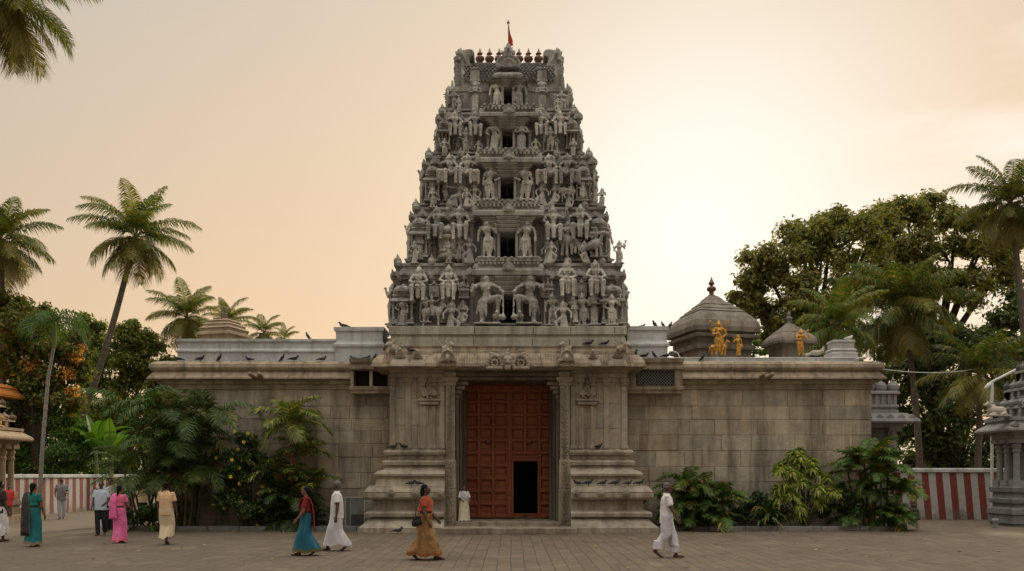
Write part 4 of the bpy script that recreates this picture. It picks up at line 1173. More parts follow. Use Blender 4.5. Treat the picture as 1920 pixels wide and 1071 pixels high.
# ================================================================== flag on the ridge
fl = empty('flag', (X(953, 31.6), 31.6, Z(98, 31.6)), 'small red pennant hanging on a thin spiked pole at the top of the gateway tower', 'flag')
mb = MB(); x, y = X(953, 31.6), 31.6
mb.tube([(x, y, Z(100, y)), (x, y, Z(44, y))], .014, 6); mb.lathe(x, y, [(.02, Z(46, y)), (.06, Z(43.5, y)), (.05, Z(42, y)), (.0, Z(36.5, y))], 8)
mb.tube([(x+.1, y, Z(100, y)), (x+.1, y, Z(85, y))], .010, 5)
mb.build('flag_pole', M['metal'], fl)
mb = MB(); n = 9
for i in range(n+1):
    t = i/n; zz = Z(48+42*t - (0 if t < .8 else 0), y); w = .02 + .20*t**1.6
    if t > .85: w *= .8
    for j in range(5):
        u = j/4; mb.v.append((x+.015+w*u, y+.05*math.sin(u*5+t*3)*t, zz + .12*u*t*(1 if t > .5 else .3))); mb.c.append((1, 1, 1))
for i in range(n):
    for j in range(4): mb.f.append((i*5+j, i*5+j+1, i*5+j+6, i*5+j+5))
mb.build('pennant', M['flag'], fl, smooth=True)

# ================================================================== the long stone walls
zwt = Z(711, 29.35)          # underside of the eave
def roll_prof(ze):           # eave + roll coping, offsets from the wall face
    return [(ze-.02, .03), (ze, .24), (ze+.02, .37), (ze+.07, .37), (ze+.09, .34), (ze+.27, .22), (ze+.30, .19), (ze+.33, .27), (ze+.42, .33), (ze+.54, .31), (ze+.63, .20), (ze+.67, .05)]
def long_wall(root, x0, x1, seed, inner, xcut=None):
    """body, frieze, coping; `inner` = the side that meets the tower (no overhang there)"""
    mb = MB(); yb = YW + 1.6
    mb.box(x0+.02, x1-.02, YW+.05, yb, 0, zwt, (.4, .37, .33))
    zf = zwt - .30
    ashlar(mb, x0, x1, YW, 0.0, zf-.02, .485, .55, 1.75, seed, depth=.1, jitter=.014, var=.13, gap=.003)
    # return faces at the free end
    xe = x0 if inner > 0 else x1
    r_ = random.Random(seed); z = 0
    while z < zf-.1:
        h = min(.485, zf-z)
        for k in range(2):
            t = 1+r_.uniform(-.15, .15); a, b = sorted((xe - (.012 if inner > 0 else -.012), xe + (.06 if inner > 0 else -.06)))
            mb.box(a, b, YW+.1+.75*k, YW+.84+.75*k, z+.005, z+h-.005, (t, t, t))
        z += h
    o = mb.build('wall_body', M['wall'], root)
    if xcut is not None:
        if inner > 0: x1 = xcut
        else: x0 = xcut
    # dark moulded frieze under the eave
    mb = MB(); xa, xb = (x0, x1-.01) if inner > 0 else (x0+.01, x1)
    def ends(o): return (x0-o, x1) if inner > 0 else (x0, x1+o)
    def rings(prof, m, x0_, x1_, y0_, y1_, split=None, var=0, col=None):
        """moulding running along X, overhanging front/back/free end, cut in lengths"""
        xs = [x0_]; rr = random.Random(seed+5)
        if split:
            while xs[-1] + split*1.5 < x1_: xs.append(xs[-1] + split*rr.uniform(.75, 1.3))
        xs.append(x1_)
        for i in range(len(xs)-1):
            a, b = xs[i]+(.005 if i else 0), xs[i+1]-(.005 if i < len(xs)-2 else 0)
            t = 1+rr.uniform(-var, var); vs = []; fs = []
            for z, o in prof:
                xa_ = a - (o if i == 0 and inner > 0 else 0); xb_ = b + (o if i == len(xs)-2 and inner < 0 else 0)
                vs += [(xa_, y0_-o, z), (xb_, y0_-o, z), (xb_, y1_+o, z), (xa_, y1_+o, z)]
            for q in range(len(prof)-1):
                for k in range(4):
                    k2 = (k+1) % 4; fs.append((q*4+k, q*4+k2, (q+1)*4+k2, (q+1)*4+k))
            tt = (len(prof)-1)*4; fs.append((tt, tt+1, tt+2, tt+3)); fs.append((3, 2, 1, 0)); m.add(vs, fs, (t, t*.99, t*.98))
    rings([(zf-.03, .0), (zf, .05), (zf+.05, .06), (zf+.07, .02), (zf+.15, .04), (zf+.17, .10), (zf+.22, .12), (zf+.29, .14)], mb, x0, x1, YW, yb, 2.2, .06)
    mb.build('frieze', M['wall'], root)
    mb = MB(); rings(roll_prof(zwt), mb, x0, x1, YW, yb, 2.3, .10)
    mb.build('coping', M['coping'], root)
    return rings
zc_top = zwt + .67
# ---- left wall
lw = empty('stone_wall', (X(515, YW), YW+.8, 0), 'long granite block wall with whitewashed parapet, left of the gateway tower behind the palms', 'stone wall')
LX0, LX1 = X(303, YW), X(748, YW)
rings = long_wall(lw, LX0, LX1, 11, 1, X(658, YW-.5))
mb = MB()
pz0, pz1 = zc_top-.02, Z(638, YW+.4)
def ppar(m, x0, x1, za, zb, y0=YW+.12, y1=YW+1.3, col=(1, 1, 1)):
    h = zb-za
    m.mould(x0, x1, y0, y1, [(za, .0), (za+h*.40, .0), (za+h*.44, .05), (za+h*.50, .055), (za+h*.55, .0), (za+h*.60, -.03), (za+h*.86, -.03), (za+h*.89, .03), (zb-.01, .035), (zb, .0)], col)
ppar(mb, X(330, YW), X(628, YW), pz0, pz1)
ppar(mb, X(627, YW), X(718, YW), pz0+.003, Z(616, YW+.4), YW+.07, YW+1.33)
mb.box(X(717, YW), X(740, YW), YW+.9, YW+1.5, pz0, Z(630, YW+.4))
mb.build('parapet', M['lime'], lw)
def vent(root, px0, px1, lattice):
    """the short raised section by the tower: slab, opening, sill"""
    mb = MB(); y0 = YW-.50
    a, b = X(px0, y0), X(px1, y0)
    zt, zb = Z(672, y0), Z(692, y0)
    mb.mould(a, b, y0, YW+.4, [(zb-.03, -.06), (zb, .0), (zb+.08, .0), (zb+.11, -.05), (zb+.2, -.05), (zb+.23, .0), (zt, .02), (zt+.01, -.02)], (.8, .79, .78))
    zs = Z(723, y0)
    ia, ib = (X(662, y0), X(726, y0)) if px0 < 900 else (X(1193, y0), X(1266, y0))
    for c, d in ((a+.02, ia), (ib, b-.02)):
        if d > c: mb.box(c, d, y0+.08, YW+.02, zs-.02, zb-.01, (.8, .78, .76))
    mb.mould(a+.02, b-.02, y0+.05, YW+.02, [(zs-.26, -.03), (zs-.16, -.02), (zs-.14, .03), (zs-.03, .05), (zs-.02, 0)], (.95, .93, .9))
    o = mb.build('vent_surround', M['coping'], root)
    mb = MB(); mb.box(ia-.02, ib+.02, YW+.03, YW+.045, zs-.05, zb+.05); mb.build('vent_shade_panel', M['dark'], o)  # near-black panel painted as the shade inside the vent
    mb = MB()
    if lattice:
        n = 13
        for s in (1, -1):
            for i in range(-5, n+5):
                x0_ = ia + (ib-ia)*i/n; h = zb-zs; d = h*s
                pts = []
                for q in range(9):
                    t = q/8; xx = x0_ + d*t
                    if ia <= xx <= ib: pts.append((xx, y0+.12, zs + h*t))
                if len(pts) > 1: mb.tube(pts, .008, 5)
        mb.build('lattice', M['metal'], o)
    else:
        m_ = X(694.5, y0); mb.box(m_-.05, m_+.05, y0+.1, y0+.2, zs-.01, zb); mb.build('mullion', M['coping'], o)
vent(lw, 655, 731, False)
def spout(root, px, y):
    g = MB()
    for s in (-1, 1): g.cap((s*.13, 0, 0), (s*.15, -.32, .03), .085, .07); g.ell((s*.15, -.36, .05), (.075, .07, .075))
    g.ell((0, .0, 0), (.2, .10, .09)); place('water_spout', remesh(g, 'water_spout', .02, 1, M['tanshrine']), root, P(px, y, YW-.45))
spout(lw, 483, 706)
# ---- right wall
rw = empty('stone_wall', (X(1410, YW), YW+.8, 0), 'long brown granite block wall with golden statues on top, right of the gateway tower', 'stone wall')
RX0, RX1 = X(1157, YW), X(1634, YW)
long_wall(rw, RX0, RX1, 23, -1, X(1279, YW-.5))
mb = MB()
mb.mould(X(1250, YW), X(1612, YW), YW+.05, YW+1.4, [(zc_top-.02, 0), (zc_top+.10, .0), (zc_top+.13, .02), (zc_top+.15, -.02)])
ppar(mb, X(1175, YW), X(1252, YW), zc_top-.02, Z(615, YW+.4), YW+.02, YW+1.4)
mb.build('parapet', M['lime'], rw)
mb = MB(); xa, xb = X(1563, YW+.3), X(1602, YW+.3); zz = zc_top+.20
mb.mould(xa, xb, YW+.3, YW+.9, [(zz-.08, .12), (zz, .10), (zz+.13, .10), (zz+.16, .05), (zz+.2, .04), (zz+.24, .08), (zz+.28, .04), (zz+.31, 0), (zz+.50, 0), (zz+.52, .03), (zz+.58, .03), (zz+.6, 0)], (1,)*3, .02)
mb.v = [tuple(v) for v in mb.v]
mb.build('corner_pedestal', M['limewhite'], rw)
vent(rw, 1171, 1282, True)
spout(rw, 1434, 707)
g = MB(); x, y = X(1258, YW-.1), YW-.1
g.tube([(x, y+.3, Z(657, y)), (x+.12, y+.2, Z(657, y)), (x+.25, y+.1, Z(661, y)), (x+.32, y, Z(671, y))], .018, 6); g.build('drain_pipe', M['white'], rw)

# ================================================================== kerbs and planting beds
for px0, px1, sgn in ((240, 690, -1), (1216, 1702, 1)):
    mb = MB(); yk = 28.4; r_ = random.Random(px0); x = X(px0, yk); xe = X(px1, yk)
    while x < xe-.1:
        w = min(r_.uniform(.8, 1.5), xe-x); t = r_.uniform(.8, 1.15)
        mb.bbox(x+.006, x+w-.006, yk+r_.uniform(-.01, .01), yk+.22, -.02, .15+r_.uniform(-.01, .01), .02, (t, t, t*1.02)); x += w
    tag(mb.build('kerb', M['kerb'], None, (X((px0+px1)/2, yk), yk, 0)), kind='structure')
    mb = MB(); n = 40; m_ = 7; xs = [X(px0, yk)+.05 + (xe-X(px0, yk)-.1)*i/n for i in range(n+1)]
    for j in range(m_+1):
        for i in range(n+1):
            mb.v.append((xs[i], yk+.2+1.3*j/m_, .07+.05*noise.noise((xs[i]*2, j*.7, 0)))); mb.c.append((1, 1, 1))
    for j in range(m_):
        for i in range(n): mb.f.append((j*(n+1)+i, j*(n+1)+i+1, (j+1)*(n+1)+i+1, (j+1)*(n+1)+i))
    tag(mb.build('planting_bed', M['soil'], None, (X((px0+px1)/2, yk), yk, 0)), kind='structure')

# ================================================================== domed shrines behind the right wall
def dome(px, yb, ya, hw_px, Y, rz, nm, label, cat, fin_px, apron=True):
    x = X(px, Y); s = Y/FPX; hw = hw_px*s
    ze, za = Z(yb, Y), Z(ya, Y); h = za-ze
    root = empty(nm, (x, Y, 0), label, cat)
    mb = MB(); pr = []
    if apron:
        pr += [(.80*hw, 4.5), (.80*hw, ze-.75), (.88*hw, ze-.72), (.90*hw, ze-.55), (.82*hw, ze-.5), (.82*hw, ze-.30), (.98*hw, ze-.26), (1.0*hw, ze-.16), (.86*hw, ze-.08), (.86*hw, ze)]
    else: pr += [(.72*hw, 4.5), (.72*hw, ze-.1), (.8*hw, ze)]
    pr2 = [(.86*hw, ze), (.98*hw, ze-.02), (1.0*hw, ze+.10*h), (.95*hw, ze+.25*h), (.82*hw, ze+.40*h), (.665*hw, ze+.53*h), (.69*hw, ze+.535*h), (.57*hw, ze+.61*h), (.59*hw, ze+.615*h), (.41*hw, ze+.735*h), (.43*hw, ze+.74*h), (.26*hw, ze+.86*h), (.20*hw, ze+.93*h), (.15*hw, ze+.97*h), (.12*hw, za)]
    def sq(prof, m, n=48):
        vs = []; fs = []
        for r, z in prof:
            for k in range(n):
                a = rz + 2*PI*k/n; b = (a-rz) % (PI/2) - PI/4
                f = (1/max(math.cos(b), .72))*.98 if True else 1
                vs.append((x + r*f*math.cos(a+PI/4)*1.0, Y + r*f*math.sin(a+PI/4), z))
        for i in range(len(prof)-1):
            for k in range(n):
                k2 = (k+1) % n; fs.append((i*n+k, i*n+k2, (i+1)*n+k2, (i+1)*n+k))
        t = (len(prof)-1)*n; fs.append(tuple(t+k for k in range(n))); m.add(vs, fs)
    sq(pr, mb); mb.build('shrine_body', M['dome'], root)
    mb = MB(); sq(pr2, mb); mb.build('domed_roof', M['dome'], root)
    zt = Z(fin_px, Y); f = zt - za; mb = MB(); u = f/1.0
    mb.lathe(x, Y, [(.16*u, za-.06), (.18*u, za+.05*u), (.09*u, za+.10*u), (.13*u, za+.16*u), (.10*u, za+.20*u), (.22*u, za+.30*u), (.235*u, za+.38*u), (.18*u, za+.46*u), (.08*u, za+.50*u), (.08*u, za+.56*u), (.15*u, za+.60*u), (.15*u, za+.65*u), (.09*u, za+.74*u), (.03*u, za+.90*u), (0, zt)], 16)
    mb.build('finial', M['copper'] if apron else M['shrine'], root, smooth=True)
dome(1334, 630, 556, 68, 35.5, R(14), 'domed_shrine', 'large dark stone shrine with a square domed roof and pot finial behind the right wall', 'shrine', 518)
dome(1479, 648, 607, 39, 34.2, R(10), 'domed_shrine', 'small pale stone domed shrine behind the single golden archer statue', 'shrine', 580, False)

# gilded statues on the wall
def gold(nm, gfn, px, yb, yt, Y, label, rz=0, vox=.016):
    g = gfn(); zs = [v[2] for v in g.v]; me = remesh(g, nm, vox, 1, M['gold']); h = (yb-yt)*Y/FPX; s = h/max(zs)
    o = place(nm, me, None, (X(px, Y), Y, Z(yb, Y)), rz, (s*.88, s*.88, s)); return tag(o, label, 'statue', 'golden statues on the right wall')
def gA():
    g = stand((CLASP, HIPA), 0, 'dhoti', False, False, False, True); return g
def gAdeer():
    g = MB()
    g.cap((-.25, .02, .30), (.25, .02, .32), .10, .10); g.cap((.25, .02, .36), (.36, -.03, .52), .06, .05); g.cap((.36, -.03, .53), (.45, -.05, .50), .045, .03)
    for x in (-.28, .26):
        for s in (-1, 1): g.cap((x, s*.05, .3), (x+.02, s*.06, .02), .05, .025)
    g.cap((-.33, .02, .34), (-.40, .0, .15), .03, .02)
    for s in (-1, 1): g.cap((.35, s*.03, .56), (.33, s*.05, .66), .016, .01)
    return g
YG = YW + .45
gold('golden_statue', gA, 1348, 667, 599, YG, 'tallest golden statue, four-armed and crowned, standing before the golden deer on the right wall')
gold('golden_deer', gAdeer, 1347, 667, 633, YG+.35, 'golden deer standing behind the tall four-armed golden statue')
gold('golden_statue', lambda: stand((UPA, DOWN), .6, 'long', False), 1384, 667, 626, YG, 'small golden standing figure beside the deer on the right wall')
gold('golden_statue', lambda: stand((CLASP, ((.26, -.05, .62), (.30, -.1, .74))), -.8, 'dhoti', False, False, False, True), 1502, 667, 616, YG, 'golden archer-like statue standing alone in front of the small domed shrine')
g = MB(); g.ell((0, 0, .10), (.22, .12, .10)); g.ell((.2, -.02, .16), (.09, .08, .08)); g.ell((.26, 0, .26), (.05, .05, .08)); g.cap((-.2, 0, .06), (-.36, 0, .03), .05)
tag(place('reclining_figure', remesh(g, 'reclining_figure', .02, 1, M['cowwhite']), None, P(1530, 667, YG)), 'small pale reclining animal figure beside the lone golden statue', 'statue')

# little stepped pyramid tower behind the left parapet
root = empty('small_pyramid_tower', (X(420, 33), 33, 0), 'small pale stepped pyramid roof with a seated figure on top, behind the left parapet', 'shrine')
mb = MB(); x = X(421, 33); zb = Z(640, 33)
pr = []
def sqr(px): return px*33/FPX
for hw, y in ((34, 660), (34, 634), (37, 632), (36, 628), (31, 625), (31, 621), (33, 619), (27, 614), (28, 611), (21, 607), (22, 604), (14, 600), (15, 598), (8, 597)): pr.append((sqr(hw)*1.414, Z(y, 33)))
pr = [(pr[0][0], 4)] + pr
mb.lathe(x, 33, pr, 4, PI/4 + R(-16)); mb.build('stepped_roof', M['tanshrine'], root)
g = seated((LAP, RAISE), .13, True, False); h = Z(571, 33)-Z(599, 33)
place('crowning_figure', remesh(g, 'crowning_figure', .02, 1, M['dome']), root, (x, 33, Z(600, 33)-.03), .3, (h, h, h))

# ================================================================== striped boundary walls
def striped_wall(nm, label, x0, x1, y0, y1, h, axis, period, lean=0.0, phase=0.0):
    root = empty(nm, ((x0+x1)/2, (y0+y1)/2, 0), label, 'boundary wall')
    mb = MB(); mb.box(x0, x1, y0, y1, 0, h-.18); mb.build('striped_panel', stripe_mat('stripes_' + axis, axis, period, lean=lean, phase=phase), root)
    mb = MB(); mb.bbox(x0-.06, x1+.06, y0-.06, y1+.06, h-.182, h, .03); mb.build('wall_cap', M['lime'], root)
YS = 35.4
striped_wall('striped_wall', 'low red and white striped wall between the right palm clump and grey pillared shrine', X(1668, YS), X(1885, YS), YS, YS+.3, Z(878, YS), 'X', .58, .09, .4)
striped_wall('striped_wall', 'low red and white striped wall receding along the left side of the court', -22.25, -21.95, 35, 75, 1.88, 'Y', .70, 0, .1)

# ================================================================== shrines at both edges and behind
def colonn(mb, x, y, z0, z1, r, col=(1, 1, 1)):
    h = z1-z0
    mb.box(x-r*1.4, x+r*1.4, y-r*1.4, y+r*1.4, z0, z0+h*.14, col)
    mb.lathe(x, y, [(r, z0+h*.14), (r*.85, z0+h*.2), (r*.8, z0+h*.7), (r*1.15, z0+h*.75), (r*.8, z0+h*.79), (r*1.3, z0+h*.86), (r*1.0, z0+h*.89), (r*1.0, z0+h*.92)], 12, col=col)
    mb.box(x-r*1.8, x+r*1.8, y-r*1.5, y+r*1.5, z0+h*.92, z1, col)
def tower_roof(mb, x, y, z, w, n, h, mat=None):
    """stacked storeys of little domes"""
    for k in range(n):
        ww = w*(1-.24*k); hh = h/n
        mb.mould(x-ww/2, x+ww/2, y-ww/2, y+ww/2, [(z, .04), (z+hh*.08, .04), (z+hh*.1, -.04), (z+hh*.45, -.04), (z+hh*.48, .10), (z+hh*.58, .08), (z+hh*.64, -.02), (z+hh*.65, -.06)])
        m_ = 4
        for i in range(m_+1):
            for (xx, yy) in ((x-ww/2+ww*i/m_, y-ww/2), (x-ww/2+ww*i/m_, y+ww/2), (x-ww/2, y-ww/2+ww*i/m_), (x+ww/2, y-ww/2+ww*i/m_)):
                r = ww*.085
                mb.lathe(xx, yy, [(r*.8, z+hh*.62), (r, z+hh*.72), (r*1.05, z+hh*.80), (r*.7, z+hh*.90), (r*.3, z+hh*.94), (r*.35, z+hh*.97), (0, z+hh*1.08)], 8)
                mb.box(xx-r*.5, xx+r*.5, yy-r*.5, yy+r*.5, z+hh*.12, z+hh*.45)
        z += hh*.9
    ww = w*(1-.24*n)
    mb.lathe(x, y, [(ww*.5, z-.1), (ww*.55, z), (ww*.62, z+ww*.18), (ww*.6, z+ww*.35), (ww*.42, z+ww*.55), (ww*.2, z+ww*.66), (ww*.10, z+ww*.7), (ww*.15, z+ww*.78), (ww*.16, z+ww*.86), (ww*.05, z+ww*.95), (0, z+ww*1.15)], 16)
# right edge shrine
YR = 30.4
root = empty('pillared_shrine', (X(1960, YR), YR+1.5, 0), 'grey pillared stone shrine with a white bull on its eave, at the right edge', 'shrine')
mb = MB(); xa, xb = X(1873, YR+1.2), X(1873, YR+1.2)+3.6; ya, yb = YR+.2, YR+1.6
mb.mould(xa, xb, ya, yb, [(0, .06), (.06, .06), (.10, .12), (.40, .10), (.44, .16), (.62, .14), (.68, .02), (.80, .0), (.84, .10), (.98, .12), (1.02, .02), (1.2, .0), (1.24, .08), (1.4, .1), (1.44, 0)], (.75, .76, .78))
mb.build('plinth', M['shrine'], root)
mb = MB(); mb.box(xa+.45, xb-.3, ya+.5, yb-.1, 1.4, 3.3, (.8, .8, .8))
for xx, yy in ((xa+.15, ya+.15), (xa+.75, ya+.15), (xa+1.9, ya+.15), (xb-.2, ya+.15), (xa+.15, yb-.2), (xa+.15, (ya+yb)/2)): colonn(mb, xx, yy, 1.42, 3.15, .13)
mb.mould(xa, xb, ya, yb, [(3.12, 0), (3.2, .04), (3.3, .04), (3.32, .1), (3.42, .1)]); mb.build('pillared_hall', M['shrine'], root)
mb = MB(); mb.mould(xa, xb, ya, yb, [(3.421, .05), (3.40, .42), (3.46, .46), (3.52, .44), (3.72, .18), (3.80, .14), (3.82, .22), (3.95, .22), (3.97, .0)])
for i in range(9): mb.arch(xa-.2+(xb-xa+.4)*i/8, ya-.42, ya-.15, 3.5, .26, .26, 8)
mb.build('eave', M['shrine'], root)
mb = MB(); tower_roof(mb, xa+1.75, ya+1.2, 3.95, 2.2, 3, 2.3); mb.build('roof_tower', M['shrine'], root)
place('attendant_figure', LIB['B2'], root, (xa+.62, ya+.25, 3.96), -.3, (.8, .8, .8)); place('attendant_figure', LIB['G'], root, (xa+1.15, ya+.05, 3.96), .2, (.8, .8, .8))
tag(place('bull_statue', remesh(cow(True), 'bull_statue', .018, 1, M['cowwhite']), None, (X(1874, YR), YR+.25, 3.96), R(180)+.25, (.75, .75, .75)), 'white painted reclining bull on the eave of the grey shrine at the right edge', 'statue')
# left edge shrine
YL = 32.0
root = empty('pillared_shrine', (X(-30, YL), YL+1.5, 0), 'tan pillared stone shrine with a yellow bull on its eave, at the left edge', 'shrine')
mb = MB(); xb = X(26, YL+1.5); xa = xb-3.4; ya, yb = YL+.2, YL+1.7
mb.mould(xa, xb, ya, yb, [(0, .42), (.30, .42), (.31, .22), (.55, .22), (.56, .06), (.62, .06), (.70, .12), (.86, .1), (.9, .0)], (.85,)*3); mb.build('plinth', M['tanshrine'], root)
mb = MB(); mb.box(xa+.3, xb-.5, ya+.5, yb-.3, .88, 3.0, (.6,)*3)
for xx, yy in ((xb-.12, ya+.12), (xb-.75, ya+.12), (xb-1.9, ya+.12), (xb-.12, yb-.2), (xb-.12, (ya+yb)/2)): colonn(mb, xx, yy, .88, 3.05, .13)
mb.mould(xa, xb, ya, yb, [(3.0, 0), (3.06, .05), (3.14, .05), (3.18, .12), (3.22, .12)]); mb.build('pillared_hall', M['tanshrine'], root)
mb = MB(); mb.mould(xa, xb, ya, yb, [(3.221, .1), (3.20, .40), (3.26, .43), (3.34, .41), (3.50, .2), (3.56, .12), (3.58, .18), (3.68, .18), (3.7, 0)]); mb.build('eave', M['tanshrine'], root)
mb = MB(); tower_roof(mb, xb-1.55, ya+1.1, 3.68, 2.0, 3, 1.9); mb.build('roof_tower', M['tanshrine'], root)
tag(place('bull_statue', remesh(cow(True), 'bull_statue', .018, 1, M['cowyellow']), None, (xb-.15, ya+.25, 3.68), R(20), (.62, .62, .62)), 'yellow painted reclining bull on the eave of the tan shrine at the left edge', 'statue')
# orange eave of a building beyond the left shrine
YO = 40.0
root = empty('orange_roofed_building', (X(-60, YO), YO+2, 0), 'building with an orange sloping roof edge, at the left edge above the tan shrine', 'building')
mb = MB(); xb = X(10, YO+5); mb.box(xb-5, xb-.2, YO+.5, YO+5, 0, 5.9, (.9,)*3)
mb.build('wall', M['tanshrine'], root)
mb = MB(); mb.mould(xb-5, xb-.1, YO+.5, YO+5, [(5.9, .2), (5.88, .75), (6.0, .75), (6.35, .45), (6.4, .5), (6.6, .2), (6.62, -.1)])
for i in range(24): mb.tube([(xb-5+.22*i, YO-.25, 6.03), (xb-5+.22*i, YO+.03, 6.38)], .05, 6)
mb.build('roof', M['orange'], root)
# grey shrine beyond the right striped wall
YQ = 39.0
root = empty('grey_shrine', (X(1672, YQ), YQ+1.5, 0), 'grey shrine with small roof domes, half hidden behind the end of the right stone wall', 'shrine')
mb = MB(); xa, xb = X(1600, YQ), X(1702, YQ); ya, yb = YQ+.4, YQ+3.2
mb.box(xa, xb-.6, ya+.4, yb, 0, 4.2, (.6,)*3); mb.box(xb-.62, xb-.2, ya+.2, ya+.6, 0, 4.2, (.9,)*3)
for xx in (xa+.6, xb-.4): colonn(mb, xx, ya+.2, .3, 4.2, .15)
mb.mould(xa, xb, ya, yb, [(4.05, 0), (4.2, .02), (4.24, .1)]); mb.build('shrine_body', M['shrine'], root)
mb = MB(); ze = Z(792, YQ); mb.mould(xa, xb, ya, yb, [(ze+.02, 0), (ze-.02, .52), (ze+.05, .55), (ze+.14, .5), (ze+.36, .2), (ze+.44, .12), (ze+.46, 0)])
for i in range(6): mb.arch(xa+.2+(xb-xa)*i/5, ya-.46, ya-.2, ze+.08, .3, .3, 8)
mb.build('eave', M['shrine'], root)
mb = MB(); z = ze+.44; x1 = X(1690, YQ)
mb.mould(xa, x1, ya, yb-.3, [(z, .05), (z+.14, .05), (z+.18, -.03), (z+.3, .06), (z+.4, .04), (z+.42, -.05), (z+.85, -.05), (z+.9, .1), (z+1.0, .08), (z+1.05, -.05)])
for i in range(8):
    xx = xa+.1+(x1-xa-.2)*i/7; mb.box(xx-.07, xx+.07, ya-.02, ya+.1, z+.42, z+.87); r = .21
    if i % 2 == 1: mb.lathe(xx, ya+.25, [(r, z+1.0), (r*1.3, z+1.15), (r*1.3, z+1.3), (r*.8, z+1.45), (r*.3, z+1.5), (r*.4, z+1.56), (0, z+1.75)], 12)
mb.build('roof_tower', M['shrine'], root)

# ================================================================== small things
YBD = 28.75
root = empty('notice_board', (X(666, YBD), YBD, 0), 'metal framed board with a dark lower panel leaning against the wall beside the left plinth', 'notice board')
xa, xb = X(647, YBD), X(684, YBD); zt = Z(932, YBD); mb = MB()
for a, b, c, d in ((xa, xa+.03, .0, zt), (xb-.03, xb, 0, zt), (xa+.03, xb-.03, zt-.03, zt), (xa+.03, xb-.03, .10, .13), (xa+.17, xa+.19, .13, zt-.03)): mb.bbox(a, b, YBD, YBD+.05, c, d, .004)
mb.build('frame', plain('pale_metal', (.34, .35, .34), .5, .2), root)
mb = MB(); mb.box(xa+.19, xb-.03, YBD+.02, YBD+.04, .13, Z(965, YBD), (.45,)*3); mb.box(xa+.03, xa+.17, YBD+.02, YBD+.04, .13, zt-.03, (1.3,)*3); mb.box(xa+.19, xb-.03, YBD+.02, YBD+.04, Z(965, YBD)+.003, zt-.03, (2.2,)*3)
mb.build('panel', M['glassdark'], root)
# lamp pole over the right shrine
YP = 34.0
root = empty('lamp_post', (X(1860, YP), YP, 0), 'slim white pole with a long angled arm above the right shrine and its white bull', 'lamp post')
mb = MB(); x = X(1860, YP); zt = Z(716, YP); mb.tube([(x, YP, 0), (x, YP, zt)], .055, 8); mb.build('pole', M['white'], root)
mb = MB(); a = P(1852, 722, YP); b = P(1935, 678, YP); mb.tube([a, (x, YP, zt), b], [.045, .05, .05], 8); mb.build('arm', M['white'], root)
mb = MB(); c = P(1854, 722, YP); mb.cap(c, P(1849, 727, YP), .09, .07); mb.build('lamp_head', M['white'], root)
# overhead wire
mb = MB(); a, b = P(1640, 690, 31.3), P(1885, 678, 44); pts = [a.lerp(b, t/12) + Vector((0, 0, -.35*(1-(2*t/12-1)**2))) for t in range(13)]
mb.tube(pts, .013, 5); tag(mb.build('overhead_wire', M['white'], None, a), 'thin pale wire sagging from the end of the right wall towards the trees', 'wire')
# bottle shaped lamp stand at the striped wall and a short bollard
mb = MB(); x = X(1713, YS-.3); mb.lathe(x, YS-.3, [(.22, 0), (.24, .05), (.20, .12), (.22, .30), (.20, .42), (.12, .5), (.08, .52), (.11, .6), (.05, .68), (.05, .78), (0, .8)], 12)
tag(mb.build('oil_lamp_stand', M['barkdark'], None, (x, YS-.3, 0)), 'small dark oil lamp stand on the ground against the right striped wall', 'lamp stand')
mb = MB(); x = X(1851, 30.2); mb.lathe(x, 29.7, [(.09, 0), (.09, .22), (.12, .24), (.12, .30), (.07, .34), (0, .35)], 10)
tag(mb.build('bollard', M['kerb'], None, (x, 29.7, 0)), 'tiny grey stone bollard at the foot of the right pillared shrine', 'bollard')

# ================================================================== birds
def bird_mesh(up):
    g = MB()
    if up:
        g.cap((0, .05, .10), (0, -.04, .22), .055, .06); g.cap((0, -.05, .24), (0, -.065, .30), .04, .035); g.ell((0, -.075, .315), (.034, .04, .034)); g.cap((0, -.11, .31), (0, -.135, .302), .012, .008)
        g.cap((0, .08, .09), (0, .15, .0), .035, .018); g.cap((.045, .08, .09), (.045, -.0, .22), .025, .03); g.cap((-.045, .08, .09), (-.045, 0, .22), .025, .03)
    else:
        g.cap((0, .08, .12), (0, -.07, .14), .05, .062); g.cap((0, -.10, .16), (0, -.13, .21), .042, .034); g.ell((0, -.145, .225), (.034, .04, .034)); g.cap((0, -.18, .22), (0, -.205, .212), .012, .008)
        g.cap((0, .10, .12), (0, .24, .09), .038, .02); g.cap((.045, .12, .13), (.045, -.06, .15), .025, .03); g.cap((-.045, .12, .13), (-.045, -.06, .15), .025, .03)
    e = MB()
    for s in (-1, 1): e.tube([(s*.022, 0, .09), (s*.025, -.01, 0)], .008, 5); e.tube([(s*.025, .01, .004), (s*.025, -.04, .004)], .006, 4)
    return remesh(g, 'pigeon', .011, 1, None, e)
BUP, BFL = bird_mesh(True), bird_mesh(False)
BUP.materials.append(M['bird']); BFL.materials.append(M['bird'])
BW = BFL.copy(); BW.materials.clear(); BW.materials.append(M['birdwhite'])
ORD = ['leftmost', 'second from the left', 'third from the left', 'fourth from the left', 'fifth from the left', 'sixth from the left', 'seventh from the left', 'eighth from the left', 'ninth from the left', 'rightmost']
def birds(row, Y, zf, desc, group, name='pigeon', cat='bird', me=None):
    for i, (px, up, face) in enumerate(row):
        o_ = 'only one' if len(row) == 1 else ('rightmost' if i == len(row)-1 else ORD[i])
        m = me or (BUP if up else BFL)
        s = rnd.uniform(.80, .98)
        o = place(name, m, None, (X(px, Y), Y, zf), face*R(90)+rnd.uniform(-.4, .4), (s, s, s))
        tag(o, ('%s %s' % (desc, o_)) if len(row) > 1 else desc, cat, group)
ze = zc_top
